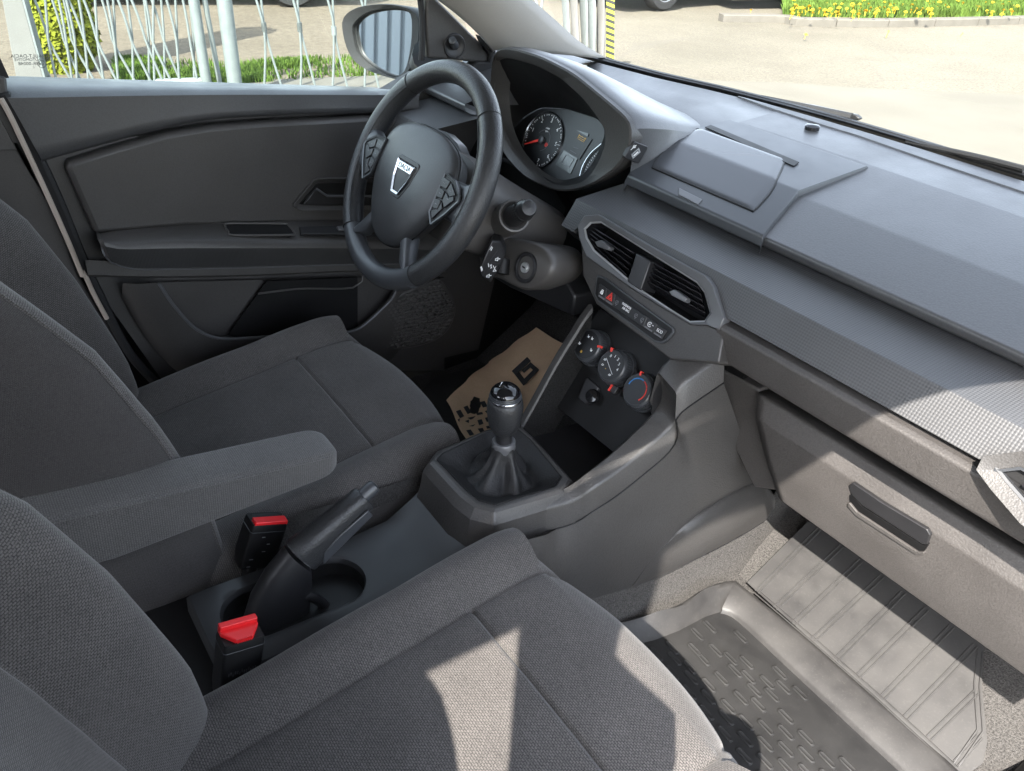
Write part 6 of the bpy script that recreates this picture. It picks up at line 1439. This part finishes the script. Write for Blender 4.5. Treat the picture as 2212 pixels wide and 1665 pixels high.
printed(strip_polys([(1255, 735), (1185, 800)], 34)+strip_polys([(1185, 800), (1235, 865)], 30)+strip_polys([(1235, 865), (1310, 790)], 28)+strip_polys([(1310, 790), (1275, 760)], 26)+strip_polys([(1275, 760), (1235, 795)], 22), 'logo_print')
blk = [[(825, 1040), (850, 1030), (875, 1070), (850, 1082)], [(868, 1015), (892, 1005), (918, 1048), (895, 1058)], [(915, 1000), (935, 990), (958, 1022), (938, 1032)], [(970, 985), (1000, 978), (1018, 1012), (990, 1018)], [(895, 1080), (945, 1070), (930, 1085), (915, 1092)], [(945, 1050), (985, 1045), (990, 1058), (955, 1065)], [(880, 1100), (905, 1090), (905, 1112)], [(905, 1130), (945, 1118), (930, 1132)], [(955, 1095), (980, 1088), (990, 1115), (965, 1125)], [(890, 1155), (915, 1150), (935, 1180), (910, 1188)], [(955, 1145), (985, 1140), (1000, 1170), (975, 1175)], [(1000, 1080), (1020, 1075), (1030, 1100), (1010, 1105)], [(1005, 1130), (1040, 1125), (1045, 1140), (1010, 1145)], [(1000, 1040), (1015, 1035), (1015, 1055)], [(835, 1090), (850, 1082), (845, 1105)]]
printed([[c5(*p) for p in b] for b in blk], 'tread_print')
# speaker grille low in the door, embossed rows
SG = Pan(P(*z2(650, 1050), x=-.662), (0, 1, 0), Vector((.10, 0, 1)))
sgp = [SG.px(*z2(*p)) for p in [(310, 1190), (520, 930), (900, 760), (1000, 790), (1085, 950), (1090, 1080), (1010, 1240), (850, 1340), (600, 1395), (400, 1370)]]
sgl = [(p.x, p.y) for p in smooth_path([(a, b, 0) for a, b in sgp], 40, True)]
spk_ = build('speaker_grille', MB().prism([SG(a, b, -.012) for a, b in sgl], SG.n*.012), 'door_plastic', door, smooth=20, bev=.003)
mbq = MB(); sin_ = inset(sgl, .006)
for i in range(-24, 25):
    for j in range(-24, 25):
        a, b = i*.0125+(.00625 if j % 2 else 0), j*.0090
        if inpoly((a, b), sin_): mbq.grid([[SG(a+r*math.cos(t)*1.15, b+r*.75*math.sin(t), c) for t in [k*math.pi/3 for k in range(6)]] for r, c in ((.0060, -.0004), (.0042, .0030), (.0016, .0040))], cv=True, cap=True)
o_ = build('grille_pimples', mbq, 'grille', spk_, smooth=40); o_['kind'] = 'stuff'
# pedals in the dark
ped = thing('clutch_pedal', 'black clutch pedal hanging in dark driver footwell', 'pedal', (-.42, .55, .2), 'pedals')
build('arm', MB().tube([P(1085, 640, y=.66), P(1065, 715, y=.60)], .007, 8), 'satin_dark', ped); build('pad', MB().box(P(1062, 722, y=.59), (.06, .02, .045)), 'rubber', ped, smooth=20, bev=.005)
# ================================================================== OUTDOORS (the yard slopes a little against the car)
r2, u2, f2 = cam_basis(0, 31.8, 2.0)
GNn = (CR*r2.z+CU*u2.z+CF*f2.z).normalized()
G0 = Vector((0, 0, -.24))
gex = Vector((1, 0, 0)); gex = (gex-GNn*gex.dot(GNn)).normalized(); GR = Pan(G0, gex, GNn.cross(gex))
def gp_(u, v, c=0): return GR.px(u, v, c)
g = build('ground', MB().grid([[GR(a, b, -.01) for a in (-120, -30, -10, 0, 30, 120)] for b in (-60, -10, 0, 15, 40, 200)]), 'dusty_asphalt', None, smooth=0); g['kind'] = 'structure'
gv = [gp_(*p) for p in [(-250, -40), (1150, -40), (1020, 150), (700, 168), (300, 172), (-250, 176)]]
g = build('gravel_yard', MB().prism([GR(a, b, -.008) for a, b in gv], GR.n*.002), 'gravel', None, smooth=0); g['kind'] = 'structure'
sl2 = [gp_(*p) for p in [(480, 176), (930, 158), (1000, 215), (300, 215)]]
g = build('paved_strip', MB().prism([GR(a, b, -.004) for a, b in sl2], GR.n*.004), 'concrete', None, smooth=0); g['kind'] = 'structure'
ap_ = [gp_(*c3(*p)) for p in [(-900, 330), (300, 475), (800, 490), (1300, 525), (2205, 562), (2700, 545), (3100, 1200), (1800, 1700), (0, 1100)]]
g = build('paved_apron', MB().prism([GR(a, b, -.009) for a, b in ap_], GR.n*.003), 'apron', None, smooth=0); g['kind'] = 'structure'
def blades(n, poly, h, wd, dens=None):
    mbq = MB(); xs_ = [p[0] for p in poly]; ys_ = [p[1] for p in poly]; k = 0
    while k < n:
        a = random.uniform(min(xs_), max(xs_)); b = random.uniform(min(ys_), max(ys_))
        if not inpoly((a, b), poly): continue
        if dens and random.random() > dens(a, b): continue
        k += 1
        an = random.uniform(0, 6.28); hh = h*random.uniform(.4, 1.2); ln = random.uniform(.1, .7)*hh; w_ = wd*random.uniform(.6, 1.3)
        dx, dy = math.cos(an), math.sin(an); i = len(mbq.v)
        mbq.v += [GR(a-dy*w_, b+dx*w_, -.01), GR(a+dy*w_, b-dx*w_, -.01), GR(a+dx*ln*.5+dy*w_*.6, b+dy*ln*.5-dx*w_*.6, hh*.65), GR(a+dx*ln, b+dy*ln, hh)]
        mbq.face((i, i+1, i+2, i+3))
    return mbq
from mathutils import noise as _nz
g1 = [gp_(*p) for p in [(250, 130), (560, 138), (800, 120), (960, 118), (960, 152), (560, 178), (250, 190)]]
def dn(a, b): return .04+.96*max(0, min(1, (_nz.noise(Vector((a*1.3, b*1.3, 0)))+.08)*3))
o = build('grass_strip', blades(12000, g1, .055, .007, dn), 'grass_blade', None, smooth=0); o['kind'] = 'stuff'; o['label'] = 'patchy green grass strip beyond the rod fence'; o['category'] = 'grass'
# ---- rod fence
fA = GR(*gp_(60, 205)); fB = GR(*gp_(900, 205))
fn = (fB-fA).cross(GNn).normalized(); fn = fn if fn.dot(CAM-fA) > 0 else -fn
def fp(x, y, off=0): return PP(*z1(x, y), fA+fn*off, fn)
fence = thing('rod_fence', 'pale galvanised fence of wavy crossing rods seen through driver window', 'fence', tuple(fA))
def ext(pl):
    """carry a rod on above and below the view"""
    p0, p1 = fp(*pl[0][:2]), fp(*pl[1][:2]); up = p0+(p0-p1).normalized()*.55; q0, q1 = fp(*pl[-1]), fp(*pl[-2]); dn_ = q0+(q0-q1).normalized()*.12
    return [up]+[fp(*p) for p in pl]+[dn_]
k = 0
lefts = [(150, 178, 290), (190, 270, 392), (255, 272, 316), (288, 355, 445), (330, 372, 405), (352, 398, 520), (372, 420, 432), (436, 470, 490), (470, 545, 650), (378, 470, 575), (532, 545, 580), (566, 625, 745), (600, 640, 660), (628, 640, 655), (660, 735, 838), (706, 735, 740), (735, 815, 905), (800, 826, 828), (812, 850, 952), (842, 910, 1000), (855, 855, 862), (895, 912, 915), (930, 985, 1000), (975, 985, 995), (1020, 1060, 1100), (1055, 1075, 1080)]
for (a, b, c) in lefts:
    pl = [(a, 0), (lerp(a, b, .55), 110), (b, 230), (lerp(b, c, .45), 330), (c, 445)]
    build('rod', MB().tube(smooth_path([p+fn*(.010*(-1)**k) for p in ext(pl)], 16), .0085, 8), 'galvanised', fence); k += 1
for pl in [[(1425, -10), (1455, 90), (1470, 150), (1478, 300), (1472, 480)], [(1452, -10), (1462, 90), (1470, 150), (1512, 310), (1568, 485)], [(1630, -10), (1655, 80), (1668, 150), (1678, 320), (1674, 485)], [(1655, -10), (1660, 80), (1668, 150), (1708, 310), (1756, 490)], [(1822, -10), (1850, 90), (1858, 170), (1858, 330), (1852, 490)], [(1852, -10), (1855, 90), (1860, 170), (1890, 320), (1935, 490)], [(2008, -10), (2025, 60), (2035, 200), (2030, 495)], [(2035, -10), (2032, 60), (2040, 200), (2110, 495)]]:
    build('rod', MB().tube(smooth_path([p+fn*(.008*(-1)**k) for p in ext(pl)], 18), .0085, 8), 'galvanised', fence); k += 1
    build('clamp', MB().lathe(fp(*pl[2]), GNn, [(.018, -.03), (.018, .03)], 10), 'galvanised', fence)
build('bottom_rail', MB().tube([fp(860, 455), fp(1140, 447)], .022, 8), 'galvanised', fence)
def fpost(top, bot, wpx, off, nm='post', mat='galvanised'):
    a, b = fp(*top, off), fp(*bot, off); d = (b-a).normalized(); w_ = (fp(top[0]+wpx, top[1], off)-fp(top[0], top[1], off)).length/2
    return build(nm, MB().tube([a-d*.7, a, b, b+d*.25], w_, 20), mat, fence, smooth=50)
fpost((1078, 0), (1150, 465), 62, .0); fpost((1248, 0), (1308, 470), 86, .03); fpost((1140, 0), (1215, 415), 30, -.35, 'far_post')
cp = thing('concrete_post', 'broad pale concrete post of the fence at left edge of driver window', 'post', tuple(fp(165, 425)))
a, b, c, d = fp(10, -5, .10), fp(122, -5, .10), fp(240, 430, .10), fp(88, 430, .10)
up1, up2 = (a-d).normalized()*.8, (b-c).normalized()*.8
build('shaft', MB().prism([a+up1, b+up2, b, c, c-up2*.5, d-up1*.5, d, a], -fn*.10), 'cement_post', cp, smooth=0, bev=.006)
build('edge_strip', MB().prism([b+up2+fn*.002, b+up2+fn*.002+(b-a)*.1, b+(b-a)*.1+fn*.002, c+(c-d)*.08+fn*.002, c+fn*.002, b+fn*.002], -fn*.08), 'galvanised', cp, smooth=0)
# ---- thuja behind the fence
bush = thing('thuja_bush', 'yellow green clipped conifer bush behind the rod fence', 'bush', tuple(GR(*gp_(150, 165))))
bb = Vector(gp_(150, 150)); rr_b = (Vector(gp_(228, 150))-Vector(gp_(75, 150))).length/2*1.0
mbq = MB()
for k in range(15000):
    h = random.uniform(0, 2.4); R_ = rr_b*1.02*(1-.12*(h/2.4)**2)*(.62+.38*sstep(0, .25, h)); an = random.uniform(0, 6.283); rr = R_*(1-abs(random.gauss(0, .10)))*(1+.12*_nz.noise(Vector((math.cos(an)*3, math.sin(an)*3, h*3.5))))
    c = GR(bb.x+rr*math.cos(an), bb.y+rr*math.sin(an), h); nrm = (gex*math.cos(an)+GR.ey*math.sin(an)+GNn*.5+Vector((random.gauss(0, .4), random.gauss(0, .4), random.gauss(0, .4)))).normalized()
    e1 = nrm.orthogonal().normalized(); e1.rotate(Matrix.Rotation(random.uniform(0, 6.28), 3, nrm)); e2 = nrm.cross(e1); s_ = random.uniform(.014, .030); i = len(mbq.v)
    mbq.v += [c-e1*s_*.5-e2*s_, c+e1*s_*.5-e2*s_*.9, c+e1*s_*.6+e2*s_*.4, c+e2*s_*1.3, c-e1*s_*.6+e2*s_*.4]; mbq.face(range(i, i+5))
build('crown', mbq, 'conifer', bush, smooth=0)
build('trunk', MB().tube([GR(bb.x, bb.y, -.05), GR(bb.x, bb.y, 2.0)], [.06, .02], 10), 'soil', bush)
build('inner_mass', MB().lathe(GR(bb.x, bb.y, 0), GNn, [(rr_b*.5, .02), (rr_b*.80, .3), (rr_b*.78, 1.6), (rr_b*.5, 2.2)], 20), 'conifer', bush)
# ---- parked cars
def parked_car(label, loc, yaw, paint, sc_=1.0):
    t = thing('parked_car', label, 'car', tuple(GR(*loc)), 'cars parked across the yard')
    cy, sy = math.cos(yaw), math.sin(yaw)
    def T(x, y, z): return GR(loc[0]+(x*cy-y*sy)*sc_, loc[1]+(x*sy+y*cy)*sc_, z*sc_)
    prof_ = [(-2.05, .30), (-2.1, .55), (-2.0, .80), (-1.1, .92), (-.45, 1.40), (.9, 1.45), (1.6, 1.0), (2.0, .92), (2.08, .6), (2.05, .30)]
    lp = smooth_path([(x, z, 0) for x, z in prof_], 40)
    rows = [[T(p.x*k, wd*(1 if p.y < .95 else 1-.28*(p.y-.95)/.5), p.y) for p in lp] for k, wd in ((.97, -.86), (1, -.80), (1, .80), (.97, .86))]
    build('body', MB().grid(rows, cap=True), paint, t, smooth=50)
    build('underside', MB().box(T(0, 0, .30), (3.9*sc_, 1.5*sc_, .18*sc_), (GR.ex*cy+GR.ey*sy, -GR.ex*sy+GR.ey*cy, GNn)), 'black', t, smooth=0)
    for s in (-1, 1):
        w_ = build('window', MB().prism([T(x, s*.84*.97, z) for x, z in [(-.95, .98), (-.42, 1.33), (.85, 1.36), (1.35, 1.0)]], (-GR.ex*sy+GR.ey*cy)*.02*s), 'window_dark', t, smooth=0)
        for x in (-1.28, 1.28):
            ax = (-GR.ex*sy+GR.ey*cy)*s
            whl_ = build('wheel', MB().lathe(T(x, s*.66, .31), ax, [(.20, 0), (.29, .01), (.31, .04), (.31, .17), (.29, .20), (.215, .205), (.20, .19)], 36), 'tyre', t)
            build('rim', MB().lathe(T(x, s*.66, .31), ax, [(.21, .15), (.205, .195), (.19, .185), (.06, .175), (.05, .19), (0, .19)], 30), 'alloy', whl_)
            for q in range(5):
                an = q*2*math.pi/5; e = (GR.ex*cy+GR.ey*sy)*math.cos(an)+GNn*math.sin(an)
                build('rim_spoke', MB().box(T(x, s*.66, .31)+ax*.185*1.0+e*.115, (.16, .045, .02), (e, ax.cross(e), ax)), 'alloy', whl_, smooth=0)
    return t
pc = Vector(gp_(636, 14)); dirc = (Vector(gp_(640, 10))-Vector(gp_(300, 10))); yw = math.atan2(dirc.y, dirc.x)
parked_car('dark parked car beyond the rod fence with grey alloy wheel showing', (pc.x-1.28*math.cos(yw)-.80*math.sin(yw)*1, pc.y-1.28*math.sin(yw)+.80*math.cos(yw)), yw, 'car_dark')
pc2 = Vector(gp_(1428, 22)); dirc = (Vector(gp_(1640, 5))-Vector(gp_(1428, 22))); yw2 = math.atan2(dirc.y, dirc.x)
parked_car('blue grey parked car beyond the windscreen, left of the kerb', (pc2.x+1.28*math.cos(yw2)-.80*math.sin(yw2), pc2.y+1.28*math.sin(yw2)+.80*math.cos(yw2)), yw2, 'car_grey')
# ---- grey gate post and striped post left of the windscreen view
def wp(x, y, off=0):
    return PP(*c2(x, y), wA+wn_*off, wn_)
wA = GR(*gp_(*c2(1600, 470))); wn_ = (CAM-wA); wn_ = (wn_-GNn*wn_.dot(GNn)).normalized()
gpst = thing('gate_post', 'bundle of pale grey metal gate posts seen through windscreen corner', 'gate post', tuple(wA))
for x0, x1, w0_, dp, mt in ((1480, 1505, 75, 0, 'galvanised'), (1530, 1555, 80, .05, 'cement_post'), (1590, 1605, 75, .0, 'galvanised'), (1640, 1645, 70, .05, 'galvanised'), (1695, 1690, 75, .01, 'cement_post')):
    a, b = wp(x0, -10, dp), wp(x1, 470, dp); d = (b-a).normalized(); w_ = (wp(x0+w0_, 0, dp)-wp(x0, 0, dp)).length/2
    rows = []
    for t in [k/10 for k in range(-4, 12)]:
        rows.append([a.lerp(b, t)+(gex*math.cos(q)*w_+wn_*math.sin(q)*w_*.7)*(1+.10*math.sin(t*7+x0)+.06*math.sin(q*3+t*5)) for q in [j*2*math.pi/16 for j in range(16)]])
    build('post', MB().grid(rows, cv=True, cap=True), mt, gpst, smooth=60)
stp = thing('striped_post', 'thin yellow and black striped marker post beside the gate', 'post', tuple(wp(1752, 460)))
a, b = wp(1752, -10), wp(1748, 480); d = (b-a); w_ = (wp(1778, 0)-wp(1728, 0)).length/2; sx_ = GNn.cross(wn_).normalized()
build('shaft', MB().prism([a-sx_*w_-d*.5, a+sx_*w_-d*.5, b+sx_*w_, b-sx_*w_], -wn_*w_*1.6), 'stripe_yellow', stp, smooth=0)
for k in range(-6, 13):
    t = k/13; h = d/26
    build('stripe', MB().prism([a+d*t-sx_*w_+wn_*.002, a+d*t+sx_*w_+h*.9+wn_*.002, a+d*t+sx_*w_+h*1.9+wn_*.002, a+d*t-sx_*w_+h+wn_*.002], -wn_*.0015), 'stripe_black', stp, smooth=0)
for pl in ([(1300, -10), (1325, 70), (1345, 145)], [(1345, -10), (1335, 70), (1348, 145)]):
    build('rod', MB().tube([wp(*p, -.3) for p in pl], .012, 8), 'galvanised', gpst)
# ---- kerb, lawn with dandelions, stone wall
kerb = thing('kerb', 'pale concrete kerb edging the dandelion lawn beyond the windscreen', 'kerb', tuple(GR(*gp_(*c3(1400, 150)))))
kl = smooth_path([(*gp_(*c3(*p)), 0) for p in [(400, 128), (740, 132), (870, 150), (1300, 158), (1750, 152), (2205, 140), (2700, 128)]], 60)
jn = [0, 9, 15, 22, 29, 36, 43, 50, 59]
for i0, i1 in zip(jn, jn[1:]):
    seg = kl[i0:i1+1]; rows = []
    for j, p in enumerate(seg):
        q = seg[min(j+1, len(seg)-1)]-seg[max(j-1, 0)]; nrm = Vector((-q.y, q.x)).normalized(); e = .006 if j in (0,) else 0
        p2 = p.xy+q.xy.normalized()*e if j == 0 else (p.xy-q.xy.normalized()*.006 if j == len(seg)-1 else p.xy)
        rows.append([GR(*(p2), -.02), GR(*(p2), .065), GR(*(p2+nrm*.012), .075), GR(*(p2+nrm*.16), .075), GR(*(p2+nrm*.16), -.02)])
    build('kerb_stone', MB().grid(rows, cap=True), 'concrete', kerb, smooth=30)
lawn_poly = [tuple(p.xy+Vector((0, .15))) for p in kl[14:]]+[tuple((Vector(gp_(*c3(2700, -90))))), tuple(Vector(gp_(*c3(500, -90))))]
lw = build('lawn', MB().prism([GR(a, b, .02) for a, b in lawn_poly], GR.n*.03), 'soil', None, smooth=0); lw['kind'] = 'structure'
lp_ = [tuple(Vector(gp_(*c3(*p)))) for p in [(760, 118), (1300, 135), (2250, 118), (2250, -25), (760, 20)]]
GRl = GR; GR = Pan(GRl(0, 0, .055), GRl.ex, GRl.ey)
o = build('lawn_grass', blades(34000, lp_, .12, .013), 'grass_blade', None, smooth=0); o['kind'] = 'stuff'; o['label'] = 'lush green lawn grass behind the kerb'; o['category'] = 'grass'
GR = GRl
fm = bpy.data.meshes.new('dandelion'); tmp = MB()
for ring in range(3):
    for j in range(12):
        an = j*2*math.pi/12+ring*.26; r1 = .030-.008*ring; i = len(tmp.v)
        tmp.v += [Vector((0, 0, .012+.004*ring)), Vector((r1*math.cos(an-.2), r1*math.sin(an-.2), .010+.008*ring)), Vector((r1*1.1*math.cos(an), r1*1.1*math.sin(an), .010+.009*ring)), Vector((r1*math.cos(an+.2), r1*math.sin(an+.2), .010+.008*ring))]; tmp.face((i, i+1, i+2, i+3))
tmp.tube([(0, 0, -.05), (0, 0, .01)], .003, 5)
f0 = build('dandelion', tmp, 'dandelion', None, smooth=0)
tag(f0, 'yellow dandelion flower in the lawn behind the kerb', 'flower', 'dandelions in the lawn')
spots_ = [(570, 62)]+[(random.uniform(800, 1560), random.gauss(60, 24)) for _ in range(58)]+[(random.uniform(1300, 2200), random.uniform(5, 95)) for _ in range(46)]+[(910, 152), (1405, 140), (1850, 148)]
for k, (x, y) in enumerate(spots_):
    if y > 112 and k < len(spots_)-3: continue
    ab_ = gp_(*c3(x, y), .15); p = GR(*ab_, .15 if k < len(spots_)-3 else .05)
    o = f0 if k == 0 else f0.copy()
    if k: COL.objects.link(o)
    o.matrix_world = Matrix.LocRotScale(p, (GNn+Vector((random.gauss(0, .25), random.gauss(0, .25), 0))).to_track_quat('Z', 'X'), Vector((1, 1, 1))*random.uniform(.6, 1.05))
wl = [tuple(gp_(*c3(*p))) for p in [(640, 66), (1010, 60)]]
wall = thing('stone_wall', 'low wall of pale rough stones behind the dandelions', 'wall', tuple(GR(*wl[0])))
wv = (Vector(wl[1])-Vector(wl[0])); wl_len = wv.length; wv.normalize(); wnn = Vector((-wv.y, wv.x))
for row in range(4):
    s_ = -.3-random.random()*.3
    while s_ < wl_len+2.5:
        L_ = random.uniform(.35, .75); c = Vector(wl[0])+wv*(s_+L_/2)+wnn*.35
        build('stone', MB().box(GR(c.x, c.y, .10+.26*row+.13), (L_-.02, .3+random.uniform(-.03, .03), .24), (GR.ex*wv.x+GR.ey*wv.y, GR.ex*wnn.x+GR.ey*wnn.y, GNn)), 'stone', wall, smooth=20, bev=.02); s_ += L_
# ---- shed with ribbed sheet, behind on the driver's side: what the door mirror shows
dm = (MC-CAM).normalized(); rf = dm-MP.n*2*dm.dot(MP.n); rfh = (rf-GNn*rf.dot(GNn)).normalized()
shd = thing('sheet_gate', 'grey ribbed metal gate with white frame reflected in the door mirror', 'gate', tuple(MC+rfh*5))
sgx = GNn.cross(-rfh).normalized()
base = MC+rfh*5.0; base = base-GNn*((base-G0).dot(GNn)); sgd = (sgx+rfh*.45).normalized()
SGp = Pan(base, sgd, GNn)
SGp = SGp if SGp.n.dot(-rfh) > 0 else Pan(base, -sgd, GNn)
for k in range(-20, 21): build('rib', MB().box(SGp(k*.11, .95, 0), (.07, 1.75, .04), (SGp.ex, SGp.ey, SGp.n)), 'sheet_grey', shd, smooth=20)
build('sheet', MB().box(SGp(0, .95, -.03), (4.6, 1.8, .02), (SGp.ex, SGp.ey, SGp.n)), 'sheet_grey', shd, smooth=0)
for k in (-2, 0, 1): build('frame_post', MB().box(SGp(k*1.1-.3, .95, .04), (.06, 1.9, .06), (SGp.ex, SGp.ey, SGp.n)), 'gate_white', shd, smooth=0)
build('frame_rail', MB().box(SGp(0, 1.86, .04), (4.7, .07, .06), (SGp.ex, SGp.ey, SGp.n)), 'gate_white', shd, smooth=0)
build('frame_rail', MB().box(SGp(0, .10, .04), (4.7, .07, .06), (SGp.ex, SGp.ey, SGp.n)), 'gate_white', shd, smooth=0)
